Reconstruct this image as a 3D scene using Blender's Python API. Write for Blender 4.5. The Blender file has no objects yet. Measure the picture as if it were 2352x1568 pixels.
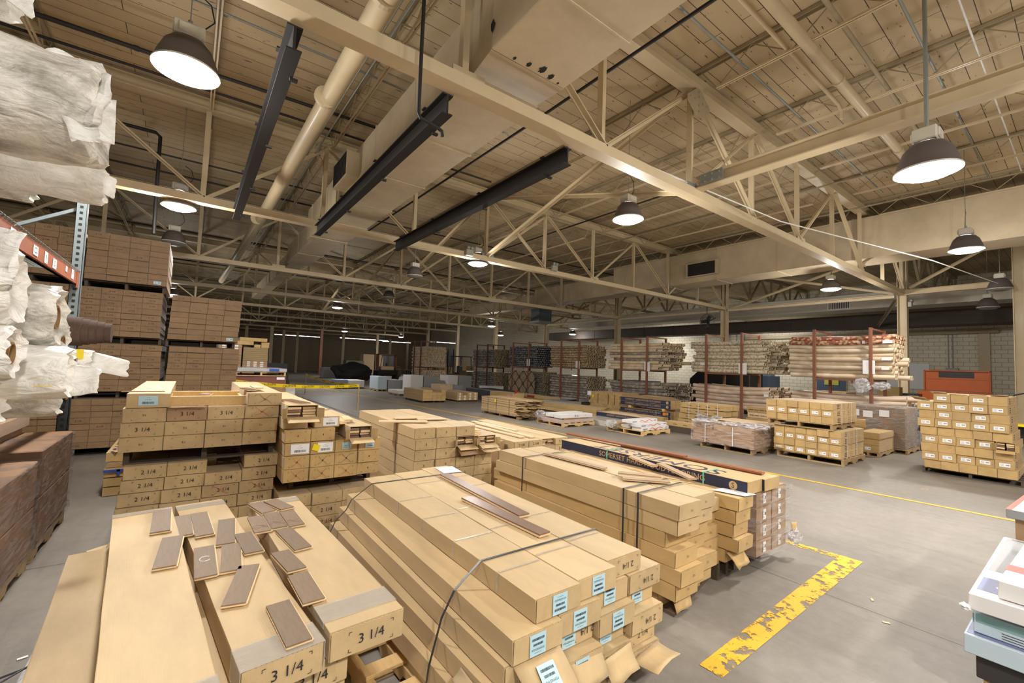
import bpy, bmesh, math, random
from mathutils import Vector, Matrix, noise
R = math.radians
S = bpy.context.scene
COL = S.collection
random.seed(7)
# ---------------------------------------------------------------- camera, world, exposure
F_PX, YAW, PITCH, ROLL, CAM_H = 996.81, .635528, .055697, .035881, 1.65
_f = Vector((math.sin(YAW)*math.cos(PITCH), math.cos(YAW)*math.cos(PITCH), math.sin(PITCH)))
_r = Vector((math.cos(YAW), -math.sin(YAW), 0)); _u = _r.cross(_f)
_r2 = _r*math.cos(ROLL)+_u*math.sin(ROLL); _u2 = -_r*math.sin(ROLL)+_u*math.cos(ROLL)
cam = bpy.data.objects.new('camera', bpy.data.cameras.new('camera')); COL.objects.link(cam)
cam.matrix_world = Matrix.Translation((0, 0, CAM_H)) @ Matrix((_r2, _u2, -_f)).transposed().to_4x4()
cam.data.sensor_width = 36; cam.data.lens = F_PX/2352*36; cam.data.clip_start = .05; cam.data.clip_end = 300
S.camera = cam
S.view_settings.view_transform = 'Standard'; S.view_settings.look = 'None'
S.view_settings.gamma = 1; S.view_settings.use_curve_mapping = False
S.view_settings.exposure = 0.30
W = bpy.data.worlds.new('world'); S.world = W; W.use_nodes = True
W.node_tree.nodes['Background'].inputs[0].default_value = (.9, .86, .8, 1)
W.node_tree.nodes['Background'].inputs[1].default_value = .0
LAMP_E = 34.0     # emission of the lit lamp lenses
LAMP_C = (1, .965, .92)
LAMP_W = 150.0
BEAM_W = 400.0    # watts of each high bay lamp
# the lamp spots: (x, y, z of the mouth, lit, hang)
# ---------------------------------------------------------------- materials
MATS = {}
def _nt(name):
    m = bpy.data.materials.new(name); m.use_nodes = True
    nt = m.node_tree; b = nt.nodes['Principled BSDF']; return m, nt, b
def N(nt, t, **k):
    n = nt.nodes.new(t)
    for a, v in k.items():
        if a.startswith('i_'): n.inputs[a[2:].replace('_', ' ')].default_value = v
        else: setattr(n, a, v)
    return n
def c4(c): return (c[0], c[1], c[2], 1)
def srgb(r, g, b):
    f = lambda v: (v/255/12.92) if v/255 <= .04045 else ((v/255+.055)/1.055)**2.4
    return (f(r), f(g), f(b))
def plain(name, col, rough=.6, metal=0, var=.12, scale=6, coat=0, bump=0, spec=.5, stretch=(1, 1, 1), rnd=0, alpha=1, bscale=None):
    if name in MATS: return MATS[name]
    m, nt, b = _nt(name); L = nt.links.new
    tc = N(nt, 'ShaderNodeTexCoord'); mp = N(nt, 'ShaderNodeMapping'); mp.inputs['Scale'].default_value = stretch
    L(tc.outputs['Object'], mp.inputs[0])
    no = N(nt, 'ShaderNodeTexNoise', i_Scale=scale, i_Detail=5.0, i_Roughness=.6); L(mp.outputs[0], no.inputs[0])
    mx = N(nt, 'ShaderNodeMix', data_type='RGBA')
    mx.inputs[6].default_value = c4([max(0, v*(1-var)) for v in col]); mx.inputs[7].default_value = c4([min(1, v*(1+var)) for v in col])
    L(no.outputs[0], mx.inputs[0]); out = mx.outputs[2]
    if rnd:
        oi = N(nt, 'ShaderNodeObjectInfo'); mr = N(nt, 'ShaderNodeMapRange'); mr.inputs[3].default_value = 1-rnd; mr.inputs[4].default_value = 1+rnd
        L(oi.outputs['Random'], mr.inputs[0]); hv = N(nt, 'ShaderNodeHueSaturation'); L(out, hv.inputs['Color']); L(mr.outputs[0], hv.inputs['Value']); out = hv.outputs[0]
    L(out, b.inputs['Base Color'])
    b.inputs['Roughness'].default_value = rough; b.inputs['Metallic'].default_value = metal
    b.inputs['Coat Weight'].default_value = coat; b.inputs['Coat Roughness'].default_value = .22; b.inputs['Specular IOR Level'].default_value = spec
    if alpha < 1: b.inputs['Alpha'].default_value = alpha
    if bump:
        n2 = N(nt, 'ShaderNodeTexNoise', i_Scale=bscale or scale*6, i_Detail=4.0); L(mp.outputs[0], n2.inputs[0])
        bp = N(nt, 'ShaderNodeBump', i_Strength=bump, i_Distance=.02); L(n2.outputs[0], bp.inputs['Height']); L(bp.outputs[0], b.inputs['Normal'])
    MATS[name] = m; return m
def carton_mat(name, col, rnd=.07):
    m, nt, b = _nt(name); L = nt.links.new
    tc = N(nt, 'ShaderNodeTexCoord'); mp = N(nt, 'ShaderNodeMapping'); mp.inputs['Scale'].default_value = (1, .25, 1); L(tc.outputs['Object'], mp.inputs[0])
    oi = N(nt, 'ShaderNodeObjectInfo'); L(oi.outputs['Location'], mp.inputs['Location'])
    n1 = N(nt, 'ShaderNodeTexNoise', i_Scale=7.0, i_Detail=6.0, i_Roughness=.65); L(mp.outputs[0], n1.inputs[0])
    cr = N(nt, 'ShaderNodeValToRGB'); L(n1.outputs[0], cr.inputs[0])
    e = cr.color_ramp.elements; e[0].position = .25; e[0].color = c4([v*.8 for v in col]); e[1].position = .7; e[1].color = c4([min(1, v*1.07) for v in col])
    n2 = N(nt, 'ShaderNodeTexNoise', i_Scale=2.2, i_Detail=3.0); L(mp.outputs[0], n2.inputs[0])
    dr = N(nt, 'ShaderNodeMapRange'); dr.inputs[1].default_value = .55; dr.inputs[2].default_value = .8; dr.inputs[4].default_value = .35; L(n2.outputs[0], dr.inputs[0])
    mx = N(nt, 'ShaderNodeMix', data_type='RGBA'); L(cr.outputs[0], mx.inputs[6]); mx.inputs[7].default_value = c4([v*.7+.02 for v in (col[0]*.9, col[1], col[2]*1.15)]); L(dr.outputs[0], mx.inputs[0])
    mr = N(nt, 'ShaderNodeMapRange'); mr.inputs[3].default_value = 1-rnd; mr.inputs[4].default_value = 1+rnd; L(oi.outputs['Random'], mr.inputs[0])
    hv = N(nt, 'ShaderNodeHueSaturation'); L(mx.outputs[2], hv.inputs['Color']); L(mr.outputs[0], hv.inputs['Value']); L(hv.outputs[0], b.inputs['Base Color'])
    b.inputs['Roughness'].default_value = .6; b.inputs['Specular IOR Level'].default_value = .4; b.inputs['Sheen Weight'].default_value = .12
    wv = N(nt, 'ShaderNodeTexWave', i_Scale=40.0, i_Distortion=.6); L(tc.outputs['Object'], wv.inputs[0])
    n3 = N(nt, 'ShaderNodeTexNoise', i_Scale=5.0, i_Detail=5.0); L(tc.outputs['Object'], n3.inputs[0])
    ad = N(nt, 'ShaderNodeMath', operation='MULTIPLY_ADD'); L(wv.outputs[0], ad.inputs[0]); ad.inputs[1].default_value = .03; L(n3.outputs[0], ad.inputs[2])
    bp = N(nt, 'ShaderNodeBump', i_Strength=.35, i_Distance=.012); L(ad.outputs[0], bp.inputs['Height']); L(bp.outputs[0], b.inputs['Normal'])
    MATS[name] = m; return m
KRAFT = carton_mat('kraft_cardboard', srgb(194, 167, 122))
TAN = carton_mat('tan_cardboard', srgb(190, 158, 104))
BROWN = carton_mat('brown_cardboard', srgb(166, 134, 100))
WALLC = carton_mat('falloff_dimmed_cardboard', srgb(134, 106, 74))  # darker cardboard: lamp falloff on the carton wall is put into the colour
DULL = carton_mat('dusty_cardboard', srgb(168, 138, 100))
INK = plain('black_ink', (.015, .015, .02), .7, var=0)
NAVY = plain('navy_ink', srgb(38, 44, 70), .5, var=.15, scale=20)
RED_INK = plain('red_marker', srgb(190, 60, 40), .6)
BLUE_LABEL = plain('pale_blue_label', srgb(176, 208, 218), .45, var=.03)
WHITE = plain('white_paper', srgb(235, 235, 235), .55, var=.03)
YELLOW = plain('yellow_sticker', srgb(240, 215, 20), .5, var=.03)
ORANGE_TAG = plain('orange_tag', srgb(240, 130, 30), .5, var=.03)
PINE = plain('pine_wood', srgb(205, 172, 118), .7, var=.25, scale=9, stretch=(6, 1, 6), bump=.1, rnd=.12)
OLDWOOD = plain('weathered_wood', srgb(165, 138, 98), .8, var=.3, scale=9, stretch=(6, 1, 6), bump=.15, rnd=.15)
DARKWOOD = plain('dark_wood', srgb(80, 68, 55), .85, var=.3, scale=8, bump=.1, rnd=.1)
WALNUT = plain('brown_stained_oak', srgb(118, 92, 74), .42, var=.3, scale=10, stretch=(8, 1.2, 1), bump=.05, rnd=.12, coat=.25)
SAMPLE = plain('matte_brown_oak', srgb(120, 100, 78), .6, var=.3, scale=10, stretch=(8, 1.2, 1), bump=.05, rnd=.12)
CHERRY = plain('red_brown_plank', srgb(140, 84, 52), .4, var=.25, scale=10, stretch=(8, 1.2, 1), bump=.05, rnd=.1, coat=.25)
RAWOAK = plain('raw_oak', srgb(220, 190, 145), .65, var=.2, scale=10, stretch=(8, 1, 8), rnd=.1)
SAND = plain('sandy_board', srgb(214, 186, 148), .6, var=.12, scale=8, rnd=.08)
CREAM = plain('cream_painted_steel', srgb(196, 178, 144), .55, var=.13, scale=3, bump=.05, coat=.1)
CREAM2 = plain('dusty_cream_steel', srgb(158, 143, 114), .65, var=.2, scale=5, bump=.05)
GREYSTEEL = plain('galvanised_grey', srgb(140, 145, 140), .5, metal=.4, var=.15)
UPR = plain('blue_grey_steel', srgb(128, 138, 140), .5, metal=.3, var=.15)
BLACK = plain('black_steel', srgb(26, 22, 21), .6, var=.3)
BLKPLASTIC = plain('black_strap', srgb(52, 54, 58), .35, var=.1)
GREENSTRAP = plain('green_strap', srgb(110, 190, 165), .35, var=.1)
WSTRAP = plain('white_strap', srgb(225, 225, 220), .4, var=.03)
ORANGE = plain('orange_rack_paint', srgb(150, 86, 56), .5, var=.2, scale=12)
RUST = plain('rust_red_frame', srgb(130, 82, 58), .55, var=.25, scale=15)
TOOLRED = plain('orange_red_paint', srgb(164, 82, 36), .4, var=.12)
LAMPSH = plain('lamp_shade_grey', srgb(88, 80, 78), .5, var=.1)
LAMPBOX = plain('lamp_ballast_pale', srgb(190, 185, 170), .5, var=.1)
GLASSOFF = plain('unlit_lens', srgb(120, 118, 110), .25, var=.1)
GRILLE = plain('grille_dark', (.01, .01, .01), .6, var=0)
PWHITE = plain('white_carton', srgb(226, 224, 222), .5, var=.05, scale=9, rnd=.03)
PBLUE = plain('pale_blue_carton', srgb(190, 208, 218), .5, var=.07, scale=5)
TEAL = plain('teal_print', srgb(120, 160, 168), .5, var=.08)
GREYC = plain('grey_carton', srgb(150, 152, 152), .5, var=.1)
CAUT = plain('caution_yellow', srgb(235, 205, 30), .4, var=.05)
BLUECL = plain('blue_tape', srgb(40, 80, 170), .4, var=.05)
TAPE = plain('clear_tape', srgb(220, 212, 200), .16, var=.2, scale=14, alpha=.42, coat=.6, bump=.5, stretch=(1, 7, 1))
DUCTTAPE = plain('grey_tape', srgb(150, 150, 155), .35, var=.08)
def duct_mat():
    m, nt, b = _nt('painted_duct'); L = nt.links.new
    tc = N(nt, 'ShaderNodeTexCoord'); n1 = N(nt, 'ShaderNodeTexNoise', i_Scale=1.1, i_Detail=6.0, i_Roughness=.7); L(tc.outputs['Object'], n1.inputs[0])
    cr = N(nt, 'ShaderNodeValToRGB'); L(n1.outputs[0], cr.inputs[0]); e = cr.color_ramp.elements
    e[0].position = .3; e[0].color = c4(srgb(176, 160, 132)); e[1].position = .65; e[1].color = c4(srgb(200, 184, 154))
    L(cr.outputs[0], b.inputs['Base Color']); b.inputs['Roughness'].default_value = .6
    MATS['duct'] = m; return m
DUCT = duct_mat()
def wrap_mat(name, col, alpha, rough=.15, scale=3):
    m, nt, b = _nt(name); L = nt.links.new
    tc = N(nt, 'ShaderNodeTexCoord'); mp = N(nt, 'ShaderNodeMapping'); mp.inputs['Scale'].default_value = (1, 1, 5); mp.inputs['Rotation'].default_value = (.35, .3, 0); L(tc.outputs['Object'], mp.inputs[0])
    n1 = N(nt, 'ShaderNodeTexNoise', i_Scale=scale, i_Detail=6.0, i_Distortion=1.2); L(mp.outputs[0], n1.inputs[0])
    mr = N(nt, 'ShaderNodeMapRange'); mr.inputs[1].default_value = .42; mr.inputs[2].default_value = .66; mr.inputs[3].default_value = alpha*.25; mr.inputs[4].default_value = min(1, alpha*2.1); L(n1.outputs[0], mr.inputs[0]); L(mr.outputs[0], b.inputs['Alpha'])
    b.inputs['Base Color'].default_value = c4(col); b.inputs['Roughness'].default_value = rough; b.inputs['Specular IOR Level'].default_value = .8
    bp = N(nt, 'ShaderNodeBump', i_Strength=1.0, i_Distance=.04); L(n1.outputs[0], bp.inputs['Height']); L(bp.outputs[0], b.inputs['Normal'])
    MATS[name] = m; return m
FILM = wrap_mat('stretch_film', srgb(210, 205, 205), .2)
FILMW = wrap_mat('bunched_white_film', srgb(230, 228, 230), .5, .25, 9)
def rug_mat(name, c1, c2, mix=.5, scale=9, wrap=.5, pat='V'):
    m, nt, b = _nt(name); L = nt.links.new
    tc = N(nt, 'ShaderNodeTexCoord'); oi = N(nt, 'ShaderNodeObjectInfo')
    ad = N(nt, 'ShaderNodeVectorMath', operation='ADD'); L(tc.outputs['Object'], ad.inputs[0]); L(oi.outputs['Location'], ad.inputs[1])
    v = N(nt, 'ShaderNodeTexVoronoi', i_Scale=scale, feature='SMOOTH_F1') if pat == 'V' else N(nt, 'ShaderNodeTexNoise', i_Scale=scale, i_Detail=2.0)
    L(ad.outputs[0], v.inputs[0])
    cr = N(nt, 'ShaderNodeValToRGB'); L(v.outputs[0], cr.inputs[0]); e = cr.color_ramp.elements; e[0].position = mix-.07; e[1].position = mix+.07; e[0].color = c4(c1); e[1].color = c4(c2)
    mr = N(nt, 'ShaderNodeMapRange'); mr.inputs[3].default_value = .85; mr.inputs[4].default_value = 1.12; L(oi.outputs['Random'], mr.inputs[0])
    hv = N(nt, 'ShaderNodeHueSaturation'); L(cr.outputs[0], hv.inputs['Color']); L(mr.outputs[0], hv.inputs['Value']); L(hv.outputs[0], b.inputs['Base Color'])
    b.inputs['Roughness'].default_value = .7; b.inputs['Coat Weight'].default_value = wrap; b.inputs['Coat Roughness'].default_value = .18
    n3 = N(nt, 'ShaderNodeTexNoise', i_Scale=18.0, i_Detail=3.0); L(ad.outputs[0], n3.inputs[0])
    bp = N(nt, 'ShaderNodeBump', i_Strength=.5, i_Distance=.01); L(n3.outputs[0], bp.inputs['Height']); L(bp.outputs[0], b.inputs['Coat Normal'])
    MATS[name] = m; return m
RUGS = dict(
    beige=rug_mat('beige_rug', srgb(208, 188, 158), srgb(220, 204, 178), .5, 5),
    pink=rug_mat('pinkish_rug', srgb(208, 184, 160), srgb(222, 202, 180), .5, 5),
    floral=rug_mat('floral_rug', srgb(164, 152, 130), srgb(210, 198, 172), .36, 17),
    rusty=rug_mat('rust_floral_rug', srgb(206, 176, 140), srgb(150, 82, 60), .42, 14),
    grey=rug_mat('grey_rug', srgb(140, 132, 122), srgb(176, 166, 152), .5, 8),
    gold=rug_mat('gold_beige_rug', srgb(150, 128, 92), srgb(198, 176, 136), .45, 16),
    dark=rug_mat('dark_rug', srgb(60, 62, 72), srgb(130, 128, 126), .42, 12),
    dim=rug_mat('dim_grey_rug', srgb(98, 94, 88), srgb(140, 132, 122), .42, 10))
CORE_L = plain('roll_end_pale', srgb(190, 170, 135), .8, var=.3, scale=40)
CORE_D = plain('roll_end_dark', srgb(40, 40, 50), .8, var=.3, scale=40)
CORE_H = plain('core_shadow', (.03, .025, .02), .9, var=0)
CORE_W = plain('white_core', srgb(190, 190, 195), .7, var=.05)
def damask():
    m, nt, b = _nt('damask_rug'); L = nt.links.new
    tc = N(nt, 'ShaderNodeTexCoord'); sx = N(nt, 'ShaderNodeSeparateXYZ'); L(tc.outputs['Object'], sx.inputs[0])
    def M(op, a, b_=None):
        n = N(nt, 'ShaderNodeMath', operation=op)
        for i, v in enumerate((a, b_)):
            if v is None: continue
            if isinstance(v, (int, float)): n.inputs[i].default_value = v
            else: L(v, n.inputs[i])
        return n.outputs[0]
    a = M('SINE', M('MULTIPLY', sx.outputs[0], 9.0)); z = M('SINE', M('MULTIPLY', sx.outputs[2], 9.0))
    lat = M('ABSOLUTE', M('ADD', a, z))
    v = N(nt, 'ShaderNodeTexVoronoi', i_Scale=22.0); L(tc.outputs['Object'], v.inputs[0])
    k = M('MULTIPLY', M('GREATER_THAN', lat, .3), M('GREATER_THAN', v.outputs[0], .33))
    mx = N(nt, 'ShaderNodeMix', data_type='RGBA'); L(k, mx.inputs[0]); mx.inputs[6].default_value = c4(srgb(88, 68, 54)); mx.inputs[7].default_value = c4(srgb(172, 154, 128))
    L(mx.outputs[2], b.inputs['Base Color']); b.inputs['Roughness'].default_value = .9; return m
DAMASK = damask()
def floor_mat():
    m, nt, b = _nt('concrete_floor'); L = nt.links.new
    tc = N(nt, 'ShaderNodeTexCoord')
    n1 = N(nt, 'ShaderNodeTexNoise', i_Scale=.45, i_Detail=8.0, i_Roughness=.6); L(tc.outputs['Object'], n1.inputs[0])
    n2 = N(nt, 'ShaderNodeTexNoise', i_Scale=9.0, i_Detail=7.0, i_Roughness=.75); L(tc.outputs['Object'], n2.inputs[0])
    mp = N(nt, 'ShaderNodeMapping'); mp.inputs['Scale'].default_value = (6, .5, 1); mp.inputs['Rotation'].default_value = (0, 0, .5); L(tc.outputs['Object'], mp.inputs[0])
    n3 = N(nt, 'ShaderNodeTexNoise', i_Scale=1.3, i_Detail=6.0, i_Distortion=.8); L(mp.outputs[0], n3.inputs[0])
    cr = N(nt, 'ShaderNodeValToRGB'); L(n1.outputs[0], cr.inputs[0]); e = cr.color_ramp.elements
    e[0].position = .3; e[0].color = c4(srgb(112, 105, 96)); e[1].position = .7; e[1].color = c4(srgb(142, 135, 124))
    mx = N(nt, 'ShaderNodeMix', data_type='RGBA', blend_type='MULTIPLY'); mx.inputs[0].default_value = .5; L(cr.outputs[0], mx.inputs[6])
    c2 = N(nt, 'ShaderNodeValToRGB'); L(n2.outputs[0], c2.inputs[0]); e = c2.color_ramp.elements; e[0].position = .3; e[0].color = (.62, .61, .6, 1); e[1].position = .62; e[1].color = (1, 1, 1, 1); L(c2.outputs[0], mx.inputs[7])
    m3 = N(nt, 'ShaderNodeMix', data_type='RGBA', blend_type='MULTIPLY'); L(mx.outputs[2], m3.inputs[6])
    c3 = N(nt, 'ShaderNodeValToRGB'); L(n3.outputs[0], c3.inputs[0]); e = c3.color_ramp.elements; e[0].position = .36; e[0].color = (.55, .54, .53, 1); e[1].position = .47; e[1].color = (1, 1, 1, 1); L(c3.outputs[0], m3.inputs[7]); m3.inputs[0].default_value = .22
    # sawn joints every 6.4 m
    bt = N(nt, 'ShaderNodeTexBrick', i_Scale=1.0); bt.offset = 0; bt.inputs['Brick Width'].default_value = 6.1; bt.inputs['Row Height'].default_value = 6.1; bt.inputs['Mortar Size'].default_value = .008
    bt.inputs['Color1'].default_value = bt.inputs['Color2'].default_value = (1, 1, 1, 1); bt.inputs['Mortar'].default_value = (.35, .34, .33, 1)
    m4 = N(nt, 'ShaderNodeMapping'); m4.inputs['Location'].default_value = (2.1, 1.3, 0); L(tc.outputs['Object'], m4.inputs[0]); L(m4.outputs[0], bt.inputs[0])
    m5 = N(nt, 'ShaderNodeMix', data_type='RGBA', blend_type='MULTIPLY'); m5.inputs[0].default_value = .8; L(m3.outputs[2], m5.inputs[6]); L(bt.outputs[0], m5.inputs[7])
    L(m5.outputs[2], b.inputs['Base Color'])
    rr = N(nt, 'ShaderNodeMapRange'); rr.inputs[3].default_value = .42; rr.inputs[4].default_value = .62; L(n1.outputs[0], rr.inputs[0]); L(rr.outputs[0], b.inputs['Roughness'])
    bp = N(nt, 'ShaderNodeBump', i_Strength=.15, i_Distance=.01); L(n2.outputs[0], bp.inputs['Height']); L(bp.outputs[0], b.inputs['Normal'])
    return m
FLOOR = floor_mat()
def deck_mat():
    m, nt, b = _nt('painted_plank_deck'); L = nt.links.new
    tc = N(nt, 'ShaderNodeTexCoord')
    bt = N(nt, 'ShaderNodeTexBrick', i_Scale=1.0); bt.offset = .37; bt.inputs['Brick Width'].default_value = 3.1; bt.inputs['Row Height'].default_value = .3; bt.inputs['Mortar Size'].default_value = .006; bt.inputs['Mortar Smooth'].default_value = .2
    bt.inputs['Color1'].default_value = c4(srgb(200, 180, 144)); bt.inputs['Color2'].default_value = c4(srgb(186, 166, 132)); bt.inputs['Mortar'].default_value = c4(srgb(72, 56, 38)); L(tc.outputs['Object'], bt.inputs[0])
    mp = N(nt, 'ShaderNodeMapping'); mp.inputs['Scale'].default_value = (5, 26, 5); L(tc.outputs['Object'], mp.inputs[0])
    n = N(nt, 'ShaderNodeTexNoise', i_Scale=1.0, i_Detail=3.0); L(mp.outputs[0], n.inputs[0])
    cr = N(nt, 'ShaderNodeValToRGB'); L(n.outputs[0], cr.inputs[0]); e = cr.color_ramp.elements; e[0].position = .285; e[0].color = (.2, .16, .12, 1); e[1].position = .33; e[1].color = (1, 1, 1, 1)
    n2 = N(nt, 'ShaderNodeTexNoise', i_Scale=.6, i_Detail=5.0); L(tc.outputs['Object'], n2.inputs[0])
    c2 = N(nt, 'ShaderNodeValToRGB'); L(n2.outputs[0], c2.inputs[0]); e = c2.color_ramp.elements; e[0].position = .3; e[0].color = (.72, .7, .66, 1); e[1].position = .6; e[1].color = (1, 1, 1, 1)
    a = N(nt, 'ShaderNodeMix', data_type='RGBA', blend_type='MULTIPLY'); a.inputs[0].default_value = 1; L(bt.outputs[0], a.inputs[6]); L(cr.outputs[0], a.inputs[7])
    a2 = N(nt, 'ShaderNodeMix', data_type='RGBA', blend_type='MULTIPLY'); a2.inputs[0].default_value = 1; L(a.outputs[2], a2.inputs[6]); L(c2.outputs[0], a2.inputs[7])
    L(a2.outputs[2], b.inputs['Base Color']); b.inputs['Roughness'].default_value = .7
    return m
DECK = deck_mat()
def block_mat(name, c, mortar, bw, rh, swap):
    m, nt, b = _nt(name); L = nt.links.new
    tc = N(nt, 'ShaderNodeTexCoord'); sx = N(nt, 'ShaderNodeSeparateXYZ'); cx = N(nt, 'ShaderNodeCombineXYZ'); L(tc.outputs['Object'], sx.inputs[0])
    L(sx.outputs[1 if swap else 0], cx.inputs[0]); L(sx.outputs[2], cx.inputs[1])
    bt = N(nt, 'ShaderNodeTexBrick', i_Scale=1.0); bt.inputs['Brick Width'].default_value = bw; bt.inputs['Row Height'].default_value = rh; bt.inputs['Mortar Size'].default_value = .008
    bt.inputs['Color1'].default_value = c4(c); bt.inputs['Color2'].default_value = c4([v*.93 for v in c]); bt.inputs['Mortar'].default_value = c4(mortar); L(cx.outputs[0], bt.inputs[0])
    L(bt.outputs[0], b.inputs['Base Color']); b.inputs['Roughness'].default_value = .7
    bp = N(nt, 'ShaderNodeBump', i_Strength=.5, i_Distance=.01); bp.invert = True; L(bt.outputs[1], bp.inputs['Height']); L(bp.outputs[0], b.inputs['Normal'])
    return m
BLOCK = block_mat('painted_block_wall', srgb(226, 218, 196), srgb(150, 142, 122), .41, .2, True)
BRICKW = block_mat('dim_brick_wall', srgb(140, 126, 100), srgb(90, 80, 64), .3, .09, False)
def paint_mat():
    m, nt, b = _nt('worn_yellow_paint'); L = nt.links.new
    tc = N(nt, 'ShaderNodeTexCoord'); n = N(nt, 'ShaderNodeTexNoise', i_Scale=9.0, i_Detail=9.0, i_Roughness=.75); L(tc.outputs['Object'], n.inputs[0])
    at = N(nt, 'ShaderNodeAttribute', attribute_type='OBJECT', attribute_name='wear'); ad = N(nt, 'ShaderNodeMath', operation='SUBTRACT'); L(n.outputs[0], ad.inputs[0]); L(at.outputs['Fac'], ad.inputs[1])
    g = N(nt, 'ShaderNodeMapRange'); g.inputs[1].default_value = 0; g.inputs[2].default_value = .04; L(ad.outputs[0], g.inputs[0]); L(g.outputs[0], b.inputs['Alpha'])
    b.inputs['Base Color'].default_value = c4(srgb(222, 172, 40)); b.inputs['Roughness'].default_value = .55; return m
PAINT = paint_mat()
def emis(name, col, s):
    m, nt, b = _nt(name); b.inputs['Emission Color'].default_value = c4(col); b.inputs['Emission Strength'].default_value = s; b.inputs['Base Color'].default_value = c4(col); return m
GLOW = emis('lit_lamp_lens', (1, .97, 1), LAMP_E)
TUBE_GLOW = emis('lit_tube', (.95, .97, 1), 7)
# ---------------------------------------------------------------- mesh builder
class MB:
    def __init__(s): s.v = []; s.f = []; s.mi = []; s.cur = 0
    def _add(s, vs, fs):
        o = len(s.v); s.v += [tuple(v) for v in vs]; s.f += [tuple(i+o for i in f) for f in fs]; s.mi += [s.cur]*len(fs)
    def obox(s, c, a, b, d):
        c, a, b, d = map(Vector, (c, a, b, d)); P = [c+a*i+b*j+d*k for k in (-1, 1) for j in (-1, 1) for i in (-1, 1)]
        s._add(P, [(0, 2, 3, 1), (4, 5, 7, 6), (0, 1, 5, 4), (2, 6, 7, 3), (0, 4, 6, 2), (1, 3, 7, 5)]); return s
    def box(s, x0, x1, y0, y1, z0, z1):
        return s.obox(((x0+x1)/2, (y0+y1)/2, (z0+z1)/2), ((x1-x0)/2, 0, 0), (0, (y1-y0)/2, 0), (0, 0, (z1-z0)/2))
    def bar(s, p, q, w, h, up=(0, 0, 1)):
        p, q, up = Vector(p), Vector(q), Vector(up); d = (q-p); l = d.length; d.normalize()
        sd = d.cross(up)
        if sd.length < 1e-3: sd = d.cross(Vector((0, 1, 0)))
        sd.normalize(); u = sd.cross(d); return s.obox((p+q)/2, sd*w/2, d*l/2, u*h/2)
    def tube(s, pts, r, n=10, cap=True):
        pts = [Vector(p) for p in pts]; rings = []; pu = None
        for i, p in enumerate(pts):
            d = (pts[min(i+1, len(pts)-1)]-pts[max(i-1, 0)]).normalized()
            if pu is None:
                pu = Vector((0, 0, 1)) if abs(d.z) < .9 else Vector((1, 0, 0))
            sd = d.cross(pu).normalized(); pu = sd.cross(d)
            rr = r[i] if isinstance(r, (list, tuple)) else r
            rings.append([p+(sd*math.cos(2*math.pi*k/n)+pu*math.sin(2*math.pi*k/n))*rr for k in range(n)])
        vs = [v for g in rings for v in g]; fs = []
        for i in range(len(pts)-1):
            for k in range(n): fs.append((i*n+k, i*n+(k+1) % n, (i+1)*n+(k+1) % n, (i+1)*n+k))
        if cap: fs += [tuple(range(n))[::-1], tuple((len(pts)-1)*n+k for k in range(n))]
        s._add(vs, fs); return s
    def lathe(s, prof, n=24, ax=2, c=(0, 0, 0)):
        vs = []
        for r, z in prof:
            for k in range(n):
                a = 2*math.pi*k/n; p = [r*math.cos(a), r*math.sin(a), z]
                if ax == 1: p = [p[0], p[2], p[1]]
                if ax == 0: p = [p[2], p[0], p[1]]
                vs.append([p[i]+c[i] for i in range(3)])
        fs = [(i*n+k, i*n+(k+1) % n, (i+1)*n+(k+1) % n, (i+1)*n+k) for i in range(len(prof)-1) for k in range(n)]
        s._add(vs, fs); return s
    def quad(s, a, b, c, d): s._add([a, b, c, d], [(0, 1, 2, 3)]); return s
    def prism(s, poly, off):
        off = Vector(off); P = [Vector(p) for p in poly]; n = len(P)
        s._add(P+[p+off for p in P], [tuple(range(n))[::-1], tuple(range(n, 2*n))]+[(i, (i+1) % n, n+(i+1) % n, n+i) for i in range(n)]); return s
    def mesh(s, name, mats, smooth=False, bevel=0, jit=0, fixn=True):
        me = bpy.data.meshes.new(name); me.from_pydata(s.v, [], s.f)
        if not isinstance(mats, (list, tuple)): mats = [mats]
        for m in mats: me.materials.append(m)
        if len(mats) > 1: me.polygons.foreach_set('material_index', s.mi)
        bm = bmesh.new(); bm.from_mesh(me)
        if bevel: bmesh.ops.bevel(bm, geom=[e for e in bm.edges if e.calc_length() > bevel*3], offset=bevel, segments=1, affect='EDGES', clamp_overlap=True)
        if fixn: bmesh.ops.recalc_face_normals(bm, faces=bm.faces)
        if jit:
            for v in bm.verts: v.co += noise.noise_vector(v.co*6+Vector((jit*900, 0, 0)))*jit
        if smooth:
            for f in bm.faces: f.smooth = True
        bm.to_mesh(me); bm.free()
        if smooth == 'auto':
            me.set_sharp_from_angle(angle=R(40))
        return me
    def build(s, name, mats, parent=None, **k): return link(name, s.mesh(name, mats, **k), parent)
def link(name, me, parent=None, loc=None, rot=None):
    o = bpy.data.objects.new(name, me); COL.objects.link(o)
    if parent is not None: o.parent = parent
    if loc is not None: o.location = loc
    if rot is not None: o.rotation_euler = rot
    return o
def tag(o, label, cat, group=None, kind=None):
    if label: o['label'] = label
    if cat: o['category'] = cat
    if group: o['group'] = group
    if kind: o['kind'] = kind
    return o
def empty(name, label, cat, loc=(0, 0, 0), rz=0, group=None):
    o = bpy.data.objects.new(name, None); COL.objects.link(o); o.location = loc; o.rotation_euler = (0, 0, rz); o.empty_display_size = .1
    return tag(o, label, cat, group)
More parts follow.
